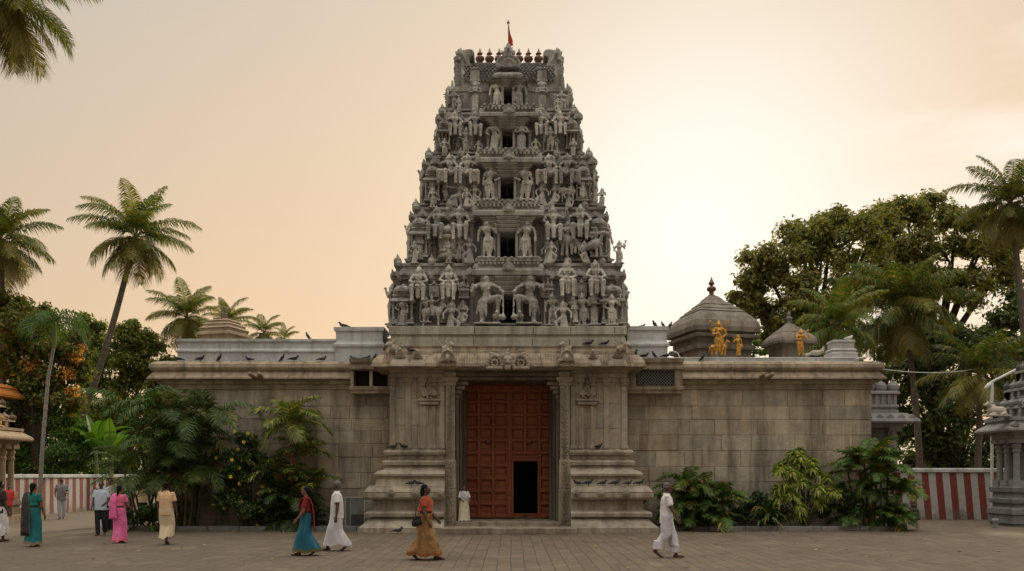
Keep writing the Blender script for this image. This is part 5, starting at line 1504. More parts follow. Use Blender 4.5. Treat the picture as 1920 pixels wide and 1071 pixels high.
birds([(334, 0, -1), (376, 0, 1), (411, 1, 1), (467, 0, -1), (529, 1, 1), (551, 0, 1), (604, 0, 1), (664, 0, -1), (685, 0, 1), (701, 1, 1)], YW-.12, ze-.035, 'dark pigeon perched on the rolled coping of the left wall,', 'pigeons on the left wall coping')
birds([(578, 1, -1)], YW+.5, pz1, 'dark bird standing upright alone on top of the left white parapet', 'birds on the left parapet')
birds([(644, 0, -1)], YW+.5, Z(616, YW+.4), 'brown bird standing on the raised block of the left parapet', 'birds on the left parapet')
birds([(771, 0, -1)], YT-.45, K0+.47, 'pigeon alone on the tower cornice ledge left of the door crest', 'pigeons on the tower cornice')
birds([(1104, 0, 1), (1134, 0, 1)], YT-.15, K0+.745, 'pigeon on the tower cornice ledge right of the door crest,', 'pigeons on the tower cornice')
birds([(1190, 1, 1), (1208, 0, 1), (1227, 1, -1), (1249, 0, 1)], YW-.3, Z(672, YW-.5)+.01, 'dark pigeon on the slab over the lattice vent,', 'pigeons over the lattice vent')
birds([(1203, 0, 1), (1228, 1, -1), (1244, 1, -1), (1256, 1, 1)], YW+.7, Z(615, YW+.4), 'bird on the high white block right of the tower,', 'birds on the right white block')
birds([(1317, 1, 1)], YW-.1, ze-.02, 'dark bird alone on the right wall coping under the golden statues', 'birds on the right wall')
birds([(1592, 0, 1)], YW+.6, zc_top+.80, 'white bird on top of the white corner pedestal', 'white birds on the right wall', 'egret', 'bird', BW)
birds([(1618, 0, 1)], YW-.1, ze-.02, 'white bird on the coping below the white corner pedestal', 'white birds on the right wall', 'egret', 'bird', BW)
zq = z_at(911); yq = YT-24/57-.1
birds([(1083, 0, -1), (1103, 0, 1), (1130, 0, 1), (1154, 0, 1), (1178, 0, 1), (1199, 0, 1)], yq-.05, zq-.003, 'pigeon on the middle ledge of the right plinth,', 'pigeons on the right plinth')
birds([(771, 0, 1), (784, 0, -1)], yq-.05, zq-.003, 'pigeon on the middle ledge of the left plinth,', 'pigeons on the left plinth')
birds([(737, 0, 1), (757, 0, -1)], YT-.12, z_at(843)+.0, 'pigeon on the top ledge of the left plinth,', 'pigeons on the left plinth')
birds([(1121, 0, 1)], YT-.1, z_at(843), 'pigeon alone on the top ledge of the right plinth', 'pigeons on the right plinth')
birds([(746, 0, 1)], 26.9, 0, 'dark pigeon on the paving in front of the left plinth', 'pigeons on the ground')
# ================================================================== vegetation
def jit(c, r, v=.25, hue=.08):
    t = 1 + r.uniform(-v, v); h = r.uniform(-hue, hue)
    return (max(0, c[0]*(t+h)), max(0, c[1]*t), max(0, c[2]*(t-h)))
def frond(mb, base, az, el, L, droop, r, col, nl=34, ll=.85, lw=.05, hang=.35, stalk=.12, rachis=.03, vee=.35, spread=1.0, tipcol=None, rcol=None, twist=0.0):
    """feather leaf: bent rachis with leaflets on both sides"""
    d = Vector((math.cos(az)*math.cos(el), math.sin(az)*math.cos(el), math.sin(el)))
    n = 12; p = Vector(base); pts = [p.copy()]; dirs = [d.copy()]
    e = el
    for i in range(n):
        t = (i+1)/n
        e2 = el - droop*t**1.35
        d = Vector((math.cos(az+twist*t)*math.cos(e2), math.sin(az+twist*t)*math.cos(e2), math.sin(e2)))
        p = p + d*(L/n); pts.append(p.copy()); dirs.append(d.copy())
    mb.tube(pts, [rachis*(1-.85*i/n) for i in range(n+1)], 5, rcol or tuple(x*1.25 for x in col))
    side0 = Vector((-math.sin(az), math.cos(az), 0))
    for i in range(nl):
        t = stalk + (1-stalk)*(i+.5)/nl
        f = t*n; k = min(int(f), n-1); q = pts[k].lerp(pts[k+1], f-k); dd = dirs[k+1]
        up = side0.cross(dd)
        if up.z < 0: up = -up
        env = math.sin(PI*min(1, .18+.82*t))**.55 if t < .6 else math.sin(PI*min(.985, .18+.82*t))**.55
        for s in (-1, 1):
            l = ll*(env+.06)*r.uniform(.82, 1.12)
            out = (side0*s*spread + dd*(.45+.55*t+r.uniform(-.12, .12)) + up*vee*r.uniform(.2, 1.6)).normalized()
            a = q; b = q + out*l*.5 - Vector((0, 0, hang*l*.16)); c = q + out*l*.92 - Vector((0, 0, hang*l*r.uniform(.6, 1.1)))
            w = dd*lw*.5*(1 if t < .85 else .7)
            cc = jit(col, r, .3)
            if tipcol and r.random() < .25: cc = jit(tipcol, r, .2)
            mb.add([tuple(a-w*.5), tuple(a+w*.5), tuple(b-w), tuple(b+w), tuple(c)], [(0, 1, 3, 2), (2, 3, 4)], cc)
GREEN = (.052, .080, .022)
def coconut(label, px, py, Y, base_px, L, n, seed, base_y=None, col=(.055, .075, .022), bend=.12, lo=-1.0, group='coconut palms', ll=None, tr=.16, skew=None, nut=True, name='coconut_palm'):
    r = random.Random(seed)
    c = P(px, py, Y); b = Vector((X(base_px, Y), Y + r.uniform(-1, 1), 0))
    root = empty(name, b, label, 'palm tree', group)
    mb = MB(); pts = []; n_ = 18
    for i in range(n_+1):
        t = i/n_; p = b.lerp(c, t); s = math.sin(PI*t)
        p += Vector((bend*s*(b.x-c.x)*.8 + .12*math.sin(3*t), 0, 0)); pts.append(p)
    k = []
    for i in range(n_+1): k.append(tr*(1.35 if i == 0 else 1.12-.45*i/n_))
    mb.tube(pts, k, 10)
    for i in range(46):                          # leaf scars
        t = (i+.5)/46*n_; q = int(t); p = pts[q].lerp(pts[min(q+1, n_)], t-q); rr = k[q]*1.05
        mb.lathe(p.x, p.y, [(rr*.9, p.z-.04), (rr, p.z), (rr*.9, p.z+.03)], 9, col=(.85,)*3)
    mb.build('trunk', M['bark'], root)
    mb = MB()
    n = int(n*1.1)
    for i in range(n):
        az = 2*PI*(i*.381966) + r.uniform(-.2, .2)
        u = i/(n-1); el = 1.38 - 2.3*u**1.1 + r.uniform(-.16, .16)
        el = max(el, lo)
        l = L*r.uniform(.85, 1.08)*(.75 + .25*math.sin(PI*min(1, u+.25)))
        c_ = col if r.random() < .8 else (.10, .098, .026)
        if el < -.45: c_ = (.10, .085, .035)
        frond(mb, c + Vector((0, 0, -.25*u)), az, el, l, r.uniform(.75, 1.35) if el > -.2 else .6, r, c_, nl=86, ll=(ll or L*.25), lw=.050*L/3.5, hang=.75 if el > 0 else .9, tipcol=(.15, .12, .04), rcol=(.13, .12, .045), twist=r.uniform(-.25, .25))
    mb.build('crown', M['leaf'], root)
    if nut:
        mb = MB()
        for i in range(9):
            a = r.uniform(0, 2*PI); mb.ell((c.x+.32*math.cos(a), c.y+.32*math.sin(a), c.z-.38+r.uniform(-.15, .12)), (.15, .15, .18), 8, 6)
        mb.build('coconut_cluster', plain('coconut_husk_%d' % seed, (.15, .11, .04), .7), root)
coconut('coconut palm cut off by the top left corner, only its hanging fronds in view', 12, -8, 24, -260, 2.55, 26, 1, bend=.1, lo=-1.15, tr=.14)
coconut('tall coconut palm at the left edge, half its crown cut off', 2, 448, 46, -14, 3.5, 26, 2)
coconut('leaning coconut palm with a full crown and a long bare curved trunk', 255, 440, 50, 98, 3.75, 28, 3, bend=-.07, tr=.21)
coconut('coconut palm rising behind the left end of the white parapet', 350, 592, 58, 330, 3.3, 22, 4)
coconut('palm whose top shows behind the small pyramid tower', 428, 602, 66, 430, 2.6, 18, 5)
coconut('distant palm top between the pyramid tower and the standing bird', 495, 622, 74, 497, 2.5, 16, 6)
coconut('lowest distant palm tip just above the left white parapet', 533, 634, 84, 533, 1.9, 14, 16)
coconut('dark coconut palm with a wide drooping crown right of the white corner pedestal', 1692, 572, 44, 1722, 4.0, 30, 7, col=(.042, .060, .022), tr=.17)
coconut('tall coconut palm against the sky at the right edge', 1893, 378, 43, 1925, 3.2, 28, 8, bend=.15, col=(.050, .064, .022), tr=.19)
coconut('bright green coconut palm behind the small domed shrine and white pedestal', 1565, 608, 41, 1560, 2.9, 20, 9, col=(.055, .085, .022), lo=-.6)
coconut('low palm with dark arching fronds above the right striped wall', 1835, 700, 40, 1830, 3.0, 20, 10, col=(.032, .058, .020), lo=-.5, nut=False)
coconut('small palm at the right edge behind the lamp pole', 1908, 670, 42, 1915, 2.4, 16, 17, col=(.032, .058, .020), lo=-.5, nut=False)

# slim areca palm in front of the flowering tree
def slim_palm(label, px, py, Y, base_px, L, n, seed, col):
    r = random.Random(seed); c = P(px, py, Y); b = Vector((X(base_px, Y), Y, 0)); root = empty('areca_palm', b, label, 'palm tree')
    mb = MB(); mb.tube([b, b.lerp(c, .35)+Vector((-.06, 0, 0)), b.lerp(c, .7)+Vector((-.05, 0, 0)), c+Vector((0, 0, -1.2))], [.10, .085, .075, .07], 9)
    for i in range(22):
        p = b.lerp(c, .04*i+.02); mb.lathe(p.x-.04, p.y, [(.080, p.z-.02), (.092, p.z), (.080, p.z+.02)], 9, col=(.8,)*3)
    mb.build('trunk', stone('areca_bark', (.30, .29, .26), (.22, .21, .18), streak=.3), root)
    mb = MB(); mb.tube([c+Vector((0, 0, -1.25)), c+Vector((0, 0, -.6)), c], [.085, .10, .05], 9, (.08, .11, .03)); mb.build('crownshaft', M['leafdark'], root)
    mb = MB()
    for i in range(n):
        az = 2*PI*i*.381966; frond(mb, c+Vector((0, 0, -.1)), az, 1.0-1.1*i/n, L*r.uniform(.85, 1.1), 2.0, r, col, nl=30, ll=.75, lw=.05, hang=.9, vee=.5)
    mb.build('crown', M['leaf'], root)
slim_palm('slim palm with thin pale trunk and drooping tuft, before the orange flowering tree', 101, 598, 37.5, 72, 1.75, 10, 31, (.036, .062, .020))

def leafcloud(mb, clumps, per, size, cols, r, up=.35, flat=.8, aspect=.5, fill=.0):
    for c, rad, sq in clumps:
        for _ in range(int(per)):
            while True:
                v = Vector((r.gauss(0, 1), r.gauss(0, 1), r.gauss(0, 1)))
                if v.length > .1: break
            v.normalize(); q = min(1.15, abs(r.gauss(0, .55)) + .12)
            p = Vector(c) + Vector((v.x*rad, v.y*rad, v.z*rad*sq))*q
            nrm = (v*.6 + Vector((r.gauss(0, .5), r.gauss(0, .5), r.gauss(0, .5)+up))).normalized()
            a = nrm.cross(Vector((r.gauss(0, 1), r.gauss(0, 1), r.gauss(0, 1)))).normalized(); b = nrm.cross(a)
            s = size*r.uniform(.6, 1.3); col = jit(cols[r.randrange(len(cols))], r, .3)
            a *= s*.5; b *= s*.5*aspect; k = nrm*s*.08
            mb.add([tuple(p-a), tuple(p+b+k), tuple(p+a), tuple(p-b+k)], [(0, 1, 2, 3)], col)
def broad_tree(label, Y, base_px, clumps_px, leaf, per, cols, seed, trunk_r=.4, name='broadleaf_tree', group=None, depth=.8, flowers=None, mat='leaf', sub=5, bark='barkdark'):
    """clumps_px: (x, y, r) blobs of the crown in photo pixels at depth Y; each becomes many leaf clumps in depth"""
    r = random.Random(seed); s = Y/FPX
    b = Vector((X(base_px, Y), Y, 0)); root = empty(name, b, label, 'tree', group)
    cl = []; limbs = []
    for (px, py, pr) in clumps_px:
        c = P(px, py, Y + r.uniform(-1, 1)*pr*s*depth); R_ = pr*s
        limbs.append((c, R_))
        for k in range(sub):
            v = Vector((r.gauss(0, 1), r.gauss(0, 1), r.gauss(0, 1)+.25)).normalized()*R_*r.uniform(.45, .98)
            cl.append((c+Vector((v.x, v.y, v.z*.85)), R_*r.uniform(.42, .66), r.uniform(.55, .85)))
    mb = MB(); zmin = min(c.z-R_ for c, R_ in limbs); fork = b.lerp(Vector((sum(c.x for c, _ in limbs)/len(limbs), Y, zmin)), .8)
    mb.tube([b, b.lerp(fork, .5)+Vector((.15, 0, 0)), fork], [trunk_r*1.3, trunk_r, trunk_r*.85], 10)
    for c, R_ in limbs:
        m_ = fork.lerp(c, .5)+Vector((r.uniform(-.4, .4), r.uniform(-.3, .3), R_*.25)); mb.tube([fork, m_, c], [trunk_r*.5, trunk_r*.28, trunk_r*.12], 7)
        for k in range(4):
            v = Vector((r.gauss(0, 1), r.gauss(0, 1), r.gauss(0, 1)+.3)).normalized()*R_*.8; mb.tube([c, c+v*.5+Vector((0, 0, .1)), c+v], [trunk_r*.13, trunk_r*.08, trunk_r*.03], 5)
    mb.build('trunk', M[bark], root)
    mb = MB(); leafcloud(mb, cl, per, leaf, cols, r)
    mb.build('crown', M[mat], root)
    if flowers:
        mb = MB(); fc, n, cols2, sz = flowers; fl = [(P(a, b_, Y-.5*(q*s)), q*s*.8, .8) for a, b_, q in fc]
        leafcloud(mb, fl, n, sz, cols2, r, .3, .8, .8); mb.build('blossom', M['leaf'], root)
    return root
OL = [(.125, .12, .042), (.10, .10, .036), (.16, .14, .046), (.08, .084, .032)]
DK = [(.038, .052, .018), (.030, .042, .016), (.054, .064, .021)]
# big rain trees right
broad_tree('large spreading dark tree, the left one of the two behind the domed shrines', 58, 1530, [(1415, 545, 42), (1432, 500, 45), (1470, 470, 48), (1515, 440, 42), (1560, 420, 34), (1600, 450, 46), (1540, 490, 55), (1480, 540, 52), (1430, 590, 36), (1450, 630, 34), (1540, 560, 55), (1600, 520, 52), (1500, 600, 46), (1575, 600, 40), (1640, 430, 40), (1395, 555, 22)],
           .34, 440, OL, 41, .55, 'rain_tree', 'rain trees behind the right wall', sub=8)
broad_tree('large spreading dark tree behind the dark coconut palm, right of its twin', 64, 1745, [(1655, 420, 40), (1700, 412, 42), (1745, 402, 36), (1790, 425, 42), (1660, 480, 50), (1720, 470, 52), (1780, 490, 52), (1840, 470, 44), (1690, 540, 48), (1750, 545, 50), (1810, 545, 44), (1630, 560, 44), (1870, 520, 46), (1850, 420, 34), (1900, 460, 40)],
           .35, 450, OL, 42, .6, 'rain_tree', 'rain trees behind the right wall', sub=8)
broad_tree('dark bushy tree low behind the right striped wall, beside the grey shrine', 50, 1790, [(1770, 650, 42), (1810, 640, 40), (1845, 680, 46), (1735, 665, 36), (1770, 690, 50), (1820, 720, 55), (1740, 760, 55), (1790, 790, 60), (1860, 780, 60), (1720, 830, 50), (1780, 850, 50), (1850, 850, 55), (1700, 700, 35), (1900, 720, 50)],
           .34, 260, DK, 43, .3, 'dense_tree', None, sub=7)
broad_tree('dark tree filling the gap between the dark coconut palm and the right wall', 52, 1640, [(1640, 640, 45), (1690, 660, 45), (1600, 640, 35), (1720, 640, 40), (1660, 720, 45), (1710, 760, 45), (1740, 700, 35), (1560, 655, 30), (1500, 655, 30)],
           .34, 260, DK, 44, .3, 'dense_tree', None, sub=7)
broad_tree('dark tree at the right edge below the tall coconut palm', 56, 1880, [(1870, 620, 34), (1905, 590, 40), (1850, 660, 34), (1910, 660, 45), (1820, 650, 25), (1945, 560, 50)], .36, 240, DK, 45, .3, 'dense_tree', None, sub=7)
broad_tree('small pale green bush top peeping between the two domed shrines', 36, 1428, [(1428, 648, 16), (1436, 660, 14), (1420, 662, 12)], .14, 120, [(.07, .11, .03), (.09, .13, .035)], 46, .06, 'bush', None, sub=5)
# low dark shrubbery beyond the right striped wall
# left trees
AU = [(.075, .085, .022), (.06, .078, .022), (.055, .075, .02), (.13, .085, .024)]
broad_tree('tree with orange and pink blossom behind the slim areca palm', 46, 60, [(30, 620, 45), (70, 600, 40), (110, 650, 42), (60, 670, 55), (20, 690, 45), (110, 710, 45), (70, 740, 50), (140, 690, 30), (20, 760, 50), (120, 755, 40), (130, 640, 28), (10, 580, 40)],
           .26, 330, AU, 51, .3, 'flowering_tree', None, sub=8,
           flowers=([(45, 600, 30), (85, 605, 22), (140, 670, 20), (125, 700, 22), (150, 650, 14), (138, 735, 18), (60, 690, 25)], 260, [(.46, .20, .04), (.44, .17, .08), (.48, .25, .05), (.13, .095, .024)], .15))
broad_tree('broad green tree behind the leaning palm trunk', 58, 225, [(170, 640, 34), (200, 660, 40), (240, 640, 32), (225, 690, 42), (265, 680, 30), (180, 710, 42), (240, 740, 45), (290, 720, 30), (165, 615, 28), (285, 650, 30), (255, 625, 26), (305, 690, 30), (200, 770, 48), (260, 790, 45), (310, 770, 40), (160, 780, 40), (330, 720, 30)],
           .28, 330, [(.085, .10, .024), (.065, .084, .022), (.12, .12, .028)], 52, .4, 'broadleaf_tree', None, sub=8)
broad_tree('lush bright green shrub behind the left striped wall, between shrine and banana plants', 47, 100, [(60, 790, 34), (100, 790, 40), (140, 810, 36), (70, 840, 42), (120, 850, 44), (160, 850, 34), (40, 860, 36), (90, 885, 40), (140, 885, 36)],
           .17, 520, [(.060, .115, .028), (.048, .092, .024), (.08, .135, .034)], 53, .12, 'shrub', None, sub=8)
broad_tree('dark shrubs behind the far end of the left striped wall', 62, 260, [(200, 850, 45), (250, 850, 48), (300, 850, 48), (350, 830, 40), (220, 885, 40), (280, 890, 40)], .26, 260, DK, 54, .15, 'shrub', None, sub=7)
broad_tree('dark tree mass at the left edge behind the tan shrine', 52, -20, [(0, 700, 60), (20, 800, 60), (0, 860, 60), (60, 860, 50), (-40, 620, 60), (10, 640, 40), (50, 780, 40)], .3, 260, DK, 55, .3, 'dense_tree', None, sub=7)

# distant tree line far behind everything (reads as one mass)
def treeline(label_kind, xs0, xs1, Y, h, seed):
    r = random.Random(seed); mb = MB(); cl = []
    x = xs0
    while x < xs1:
        hh = h*r.uniform(.7, 1.15)
        for k in range(6): cl.append((Vector((x+r.uniform(-2, 2), Y+r.uniform(-3, 3), hh*(k+.6)/6)), r.uniform(1.6, 2.6), .8))
        x += r.uniform(2.0, 3.2)
    leafcloud(mb, cl, 120, .6, DK, r, .35)
    tag(mb.build('treeline', M['leafdark'], None, ((xs0+xs1)/2, Y, 0)), kind='stuff')
treeline('', -75, -30, 92, 8.5, 61); treeline('', 34, 90, 84, 7.5, 62)

# fallen leaves and scraps on the paving
r_ = random.Random(5); mb = MB()
for k in range(420):
    if k % 3: x, y = r_.uniform(-13, 13), 28.3 - abs(r_.gauss(0, .9))
    else: x, y = r_.uniform(-14, 14), r_.uniform(17, 28)
    s = r_.uniform(.03, .075); a = r_.uniform(0, 6.3); c = r_.choice([(.16, .10, .03), (.10, .075, .03), (.22, .15, .04), (.06, .07, .025)])
    u = Vector((math.cos(a), math.sin(a), 0))*s; v = Vector((-math.sin(a), math.cos(a), 0))*s*.45; p = Vector((x, y, .006)); z = Vector((0, 0, s*.25))
    if abs(x-CX) < 3.3 and y > 26.5: continue
    mb.add([tuple(p-u), tuple(p+v+z), tuple(p+u+z*.4), tuple(p-v+z*.2)], [(0, 1, 2, 3)], jit(c, r_, .3))
tag(mb.build('fallen_leaves', M['leafdark'], None, (0, 24, 0)), kind='stuff')

# banana plants
def banana(label, px, Y, seed, n, H):
    r = random.Random(seed); b = Vector((X(px, Y), Y, 0)); root = empty('banana_plant', b, label, 'plant', 'banana plants behind the left striped wall')
    mb = MB(); mb.tube([b, b+Vector((.03, 0, H*.35)), b+Vector((0, 0, H*.6))], [.14, .12, .08], 9, (.12, .13, .05)); mb.build('stem', M['leafdark'], root)
    mb = MB(); t0 = b+Vector((0, 0, H*.58))
    for i in range(n):
        az = 2*PI*i*.381966+seed; el = 1.45-.65*i/n; L = H*.5*r.uniform(.8, 1.1); p = t0.copy(); pts = [p.copy()]; m_ = 9
        for k in range(m_):
            e = el - 1.3*((k+1)/m_)**1.8*(1 if i else .25); p = p + Vector((math.cos(az)*math.cos(e), math.sin(az)*math.cos(e), math.sin(e)))*L/m_; pts.append(p.copy())
        sd = Vector((-math.sin(az), math.cos(az), 0)); c = jit((.05, .10, .02), r, .2)
        vs = []; fs = []
        for k, q in enumerate(pts):
            w = .22*math.sin(PI*min(1, (k+.35)/(m_+.6)))**.7*H/3.2
            vs += [tuple(q-sd*w+Vector((0, 0, .10*w*3))), tuple(q), tuple(q+sd*w+Vector((0, 0, .10*w*3)))]
        for k in range(m_): fs += [(k*3, k*3+1, k*3+4, k*3+3), (k*3+1, k*3+2, k*3+5, k*3+4)]
        mb.add(vs, fs, c); mb.tube(pts, .018, 5, tuple(x*1.4 for x in c))
    mb.build('foliage', M['leaf'], root)
banana('banana plant with tall upright pale green leaves left of the palm clump', 180, 47, 3, 8, 5.2)
banana('smaller banana plant nearest the dark palm clump', 208, 46, 5, 7, 4.6)
banana('banana plant closest to the leaning palm trunk', 160, 49, 8, 6, 4.4)

# palm clumps at the foot of the walls
def palm_clump(label, px, Y, spread, stems, H, L, seed, col, per=7, tip=(.15, .11, .03), name='palm_clump', low=True, lean=.25):
    r = random.Random(seed); b = Vector((X(px, Y), Y, 0.05)); root = empty(name, b, label, 'palm clump', 'palm clumps along the walls')
    mb = MB(); fm = MB()
    for s in range(stems):
        a = r.uniform(0, 2*PI); rd = spread*math.sqrt(r.random()); p0 = b + Vector((rd*math.cos(a), min(rd, .8)*.5*math.sin(a), -.05)); h = H*r.uniform(.35, 1.0)
        if low and s % 3 == 0: h = H*.12
        p1 = p0 + Vector((lean*h*math.cos(a)*.6, -.06*h, h)); mb.tube([p0, p0.lerp(p1, .5)+Vector((.03, 0, 0)), p1], [.045, .04, .032], 7, (.62, .66, .35))
        for k in range(per):
            az = a*.3 + 2*PI*k*.381966 + r.uniform(-.4, .4); el = 1.35 - 1.05*k/per + r.uniform(-.15, .15)
            if math.sin(az) > .75 and Y > 28.8: az = -az
            frond(fm, p1, az, el, L*r.uniform(.7, 1.1), r.uniform(1.2, 2.0), r, jit(col, r, .25), nl=30, ll=L*.32, lw=.052, hang=.5, stalk=.2, rachis=.016, tipcol=tip if r.random() < .3 else None, rcol=(.11, .12, .035))
    mb.build('stem', M['bark'], root); fm.build('foliage', M['leafbed'], root)
palm_clump('huge dark green palm clump hiding the left corner of the stone wall', 335, 28.9, .85, 14, 3.9, 2.15, 71, (.040, .068, .021), 6, low=False)
palm_clump('lower dark palm clump left of the huge clump, beside the striped wall end', 272, 30.5, .4, 5, 2.9, 1.7, 72, (.038, .062, .020), 6, low=False)
palm_clump('small palm clump at the foot of the huge left clump', 290, 28.8, .4, 5, .6, 1.3, 78, (.036, .060, .020), 6)
palm_clump('low leafy palm clump against the right wall nearest the tower plinth', 1315, 28.95, .8, 13, 1.6, 1.35, 73, (.055, .090, .024), 7, (.26, .18, .035))
palm_clump('tall bushy palm clump covering the right end of the stone wall', 1640, 28.9, .7, 16, 2.6, 1.2, 74, (.055, .090, .022), 7, (.28, .15, .03))
palm_clump('dark fan of palm leaves at the base of the red stemmed palm', 570, 28.9, .5, 7, 1.3, 1.3, 75, (.024, .044, .016), 6)

# red stemmed palm
def red_palm():
    r = random.Random(81); Y = 28.8; b = Vector((X(547, Y), Y, 0)); root = empty('sealing_wax_palm', b, 'slim palm with a red stem and feathery pale green top against the left wall', 'palm tree')
    mb = MB(); cs = []; lv = MB()
    for i, (dx, h) in enumerate(((0, 3.45), (.25, 2.3), (-.3, 1.6), (.45, 1.3))):
        p1 = b + Vector((dx*1.3, 0, h)); mb.tube([b+Vector((dx*.5, .05*i, 0)), b+Vector((dx*.8, .05*i, h*.5)), p1], [.042, .04, .036], 8, (1, 1, 1) if i == 0 else (.16, .7, .6))
        for k in range(13 if i == 0 else 7):
            az = 2*PI*k*.381966+i; frond(lv, p1+Vector((0, 0, .1)), az, 1.45-1.15*k/9, (1.5 if i == 0 else 1.1)*r.uniform(.85, 1.1), 1.4, r, (.085, .115, .028) if i == 0 else (.045, .075, .022), nl=32, ll=.6, lw=.055, hang=.5, tipcol=(.22, .19, .04), rcol=(.16, .10, .03))
    mb.build('stem', M['redstem'], root); lv.build('foliage', M['leafbed'], root)
red_palm()

# flowering bush left, variegated bush right, undergrowth
def bush(label, Y, clumps, leaf, per, cols, seed, name='bush', flowers=None, aspect=.5, sub=6, group=None):
    r = random.Random(seed); s = Y/FPX; px = sum(c[0] for c in clumps)/len(clumps); b = Vector((X(px, Y), Y, 0)); root = empty(name, b, label, 'bush', group); cl = []
    mb = MB()
    for (a, y, q) in clumps:
        c = P(a, y, Y + r.uniform(-.4, .3)); R_ = q*s
        mb.tube([b+Vector((r.uniform(-.2, .2), 0, 0)), b.lerp(c, .5)+Vector((r.uniform(-.15, .15), 0, 0)), c], [.03, .02, .01], 5)
        for k in range(sub):
            v = Vector((r.gauss(0, 1), r.gauss(0, 1), r.gauss(0, 1)+.2)).normalized()*R_*r.uniform(.4, .95); cl.append((c+v, R_*r.uniform(.3, .5), .75))
    mb.build('stem', M['barkdark'], root)
    mb = MB(); leafcloud(mb, cl, per, leaf, cols, r, .5, .8, aspect); mb.build('foliage', M['leafbed'], root)
    if flowers:
        mb = MB(); n, c2, sz = flowers
        for k in range(n):
            c, R_, _ = cl[r.randrange(len(cl))]; p = c + Vector((r.uniform(-1, 1)*R_, -R_*.9, r.uniform(-.6, 1)*R_))
            for q in range(5):
                a = 2*PI*q/5; o = Vector((math.cos(a), -.3, math.sin(a)))*sz; t = Vector((-math.sin(a), 0, math.cos(a)))*sz*.5; mb.add([tuple(p), tuple(p+o*.6+t), tuple(p+o), tuple(p+o*.6-t)], [(0, 1, 2, 3)], jit(c2, r, .15))
        mb.build('blossom', M['leafbed'], root)
    return root
bush('dark green bush with small yellow flowers against the left wall', 28.9, [(430, 860, 34), (470, 850, 36), (450, 900, 38), (500, 880, 34), (420, 900, 26), (480, 930, 40), (430, 945, 34), (520, 930, 36), (455, 830, 22), (540, 960, 34), (470, 970, 26)], .13, 220, [(.030, .058, .018), (.024, .046, .015), (.045, .078, .022)], 91, 'flowering_bush', (46, (.55, .45, .08), .07), sub=8)
def strap_plant(label, px, Y, seed, n, L, col, tip, name='strap_leaf_plant', z0=.1, w=.05, hang=1.6):
    r = random.Random(seed); b = Vector((X(px, Y), Y, 0)); root = tag(bpy.data.objects.new(name, None), label, 'plant'); COL.objects.link(root); root.location = b; WLOC[root.name] = b
    mb = MB()
    for i in range(n):
        az = r.uniform(0, 2*PI); el = r.uniform(.35, 1.45); l = L*r.uniform(.6, 1.1); p = b+Vector((r.uniform(-.25, .25), r.uniform(-.2, .2), z0+r.uniform(0, .25))); m_ = 7; pts = [p.copy()]
        for k in range(m_):
            e = el - hang*((k+1)/m_)**2; p = p + Vector((math.cos(az)*math.cos(e), math.sin(az)*math.cos(e)*.8, math.sin(e)))*l/m_; pts.append(p.copy())
        sd = Vector((-math.sin(az), math.cos(az), 0)); vs = []; fs = []; c = jit(col if r.random() < .8 else tip, r, .3)
        for k, q in enumerate(pts):
            ww = w*math.sin(PI*min(.97, (k+.8)/(m_+1))); vs += [tuple(q-sd*ww), tuple(q-Vector((0, 0, ww*.4))), tuple(q+sd*ww)]
        for k in range(m_): fs += [(k*3, k*3+1, k*3+4, k*3+3), (k*3+1, k*3+2, k*3+5, k*3+4)]
        mb.add(vs, fs, c)
    mb.build('foliage', M['leafbed'], root)
strap_plant('spiky plant with dark sword leaves and yellow lower leaves beside the variegated bush', 1440, 28.75, 101, 90, 1.25, (.030, .060, .018), (.22, .17, .04))
strap_plant('low clump of strap leaves at the foot of the yellow flowering bush', 515, 28.75, 102, 40, .6, (.032, .058, .018), (.10, .11, .03), hang=1.2, w=.03)
strap_plant('small tuft of strap leaves spilling over the right end of the right kerb', 1676, 28.5, 104, 34, .55, (.04, .07, .02), (.10, .10, .03), hang=1.4, w=.03)
def dracaena():
    r = random.Random(111); Y = 28.85; b = Vector((X(1510, Y), Y, 0)); root = empty('variegated_bush', b, 'bushy shrub with rosettes of yellow-edged green leaves before the right stone wall', 'bush')
    st = MB(); mb = MB()
    outline = [(1495, 850), (1475, 868), (1515, 868), (1460, 890), (1500, 885), (1535, 890), (1470, 912), (1510, 910), (1550, 905), (1485, 930), (1530, 930), (1560, 925), (1455, 915), (1505, 950), (1490, 955), (1545, 948), (1480, 890), (1520, 875), (1540, 915), (1495, 905), (1500, 862), (1485, 850), (1568, 918), (1465, 875)]
    for (a, y) in outline + [(a+6, y+14) for a, y in outline[::2]]:
        c = P(a+r.uniform(-5, 5), y+r.uniform(-6, 6), Y+r.uniform(-.45, .2)); st.tube([b, b.lerp(c, .5)+Vector((0, .05, .05)), c], [.025, .02, .014], 5)
        for i in range(75):
            az = r.uniform(0, 2*PI); el = r.uniform(-.7, 1.3); l = r.uniform(.22, .38); d = Vector((math.cos(az)*math.cos(el), math.sin(az)*math.cos(el), math.sin(el))); sd = Vector((-math.sin(az), math.cos(az), 0))
            q1 = c+d*l*.5; q2 = c+d*l-Vector((0, 0, l*.42)); w = sd*.032; col = jit((.11, .18, .035), r, .3); ye = jit((.34, .34, .10), r, .2)
            for s in (-1, 1):
                mb.add([tuple(c), tuple(q1+w*.35*s), tuple(q2)], [(0, 1, 2)], col); mb.add([tuple(c), tuple(q1+w*.35*s), tuple(q1+w*s), tuple(q2)], [(0, 1, 3), (0, 2, 1), (1, 2, 3)][1:], ye)
    st.build('stem', M['barkdark'], root); mb.build('foliage', M['leafbed'], root)
dracaena()
bush('low dark shrub between the variegated bush and the right palm clump', 29.0, [(1580, 930, 26), (1590, 955, 28), (1560, 960, 26), (1610, 965, 24)], .12, 200, [(.022, .04, .014), (.03, .055, .018)], 92, sub=7)
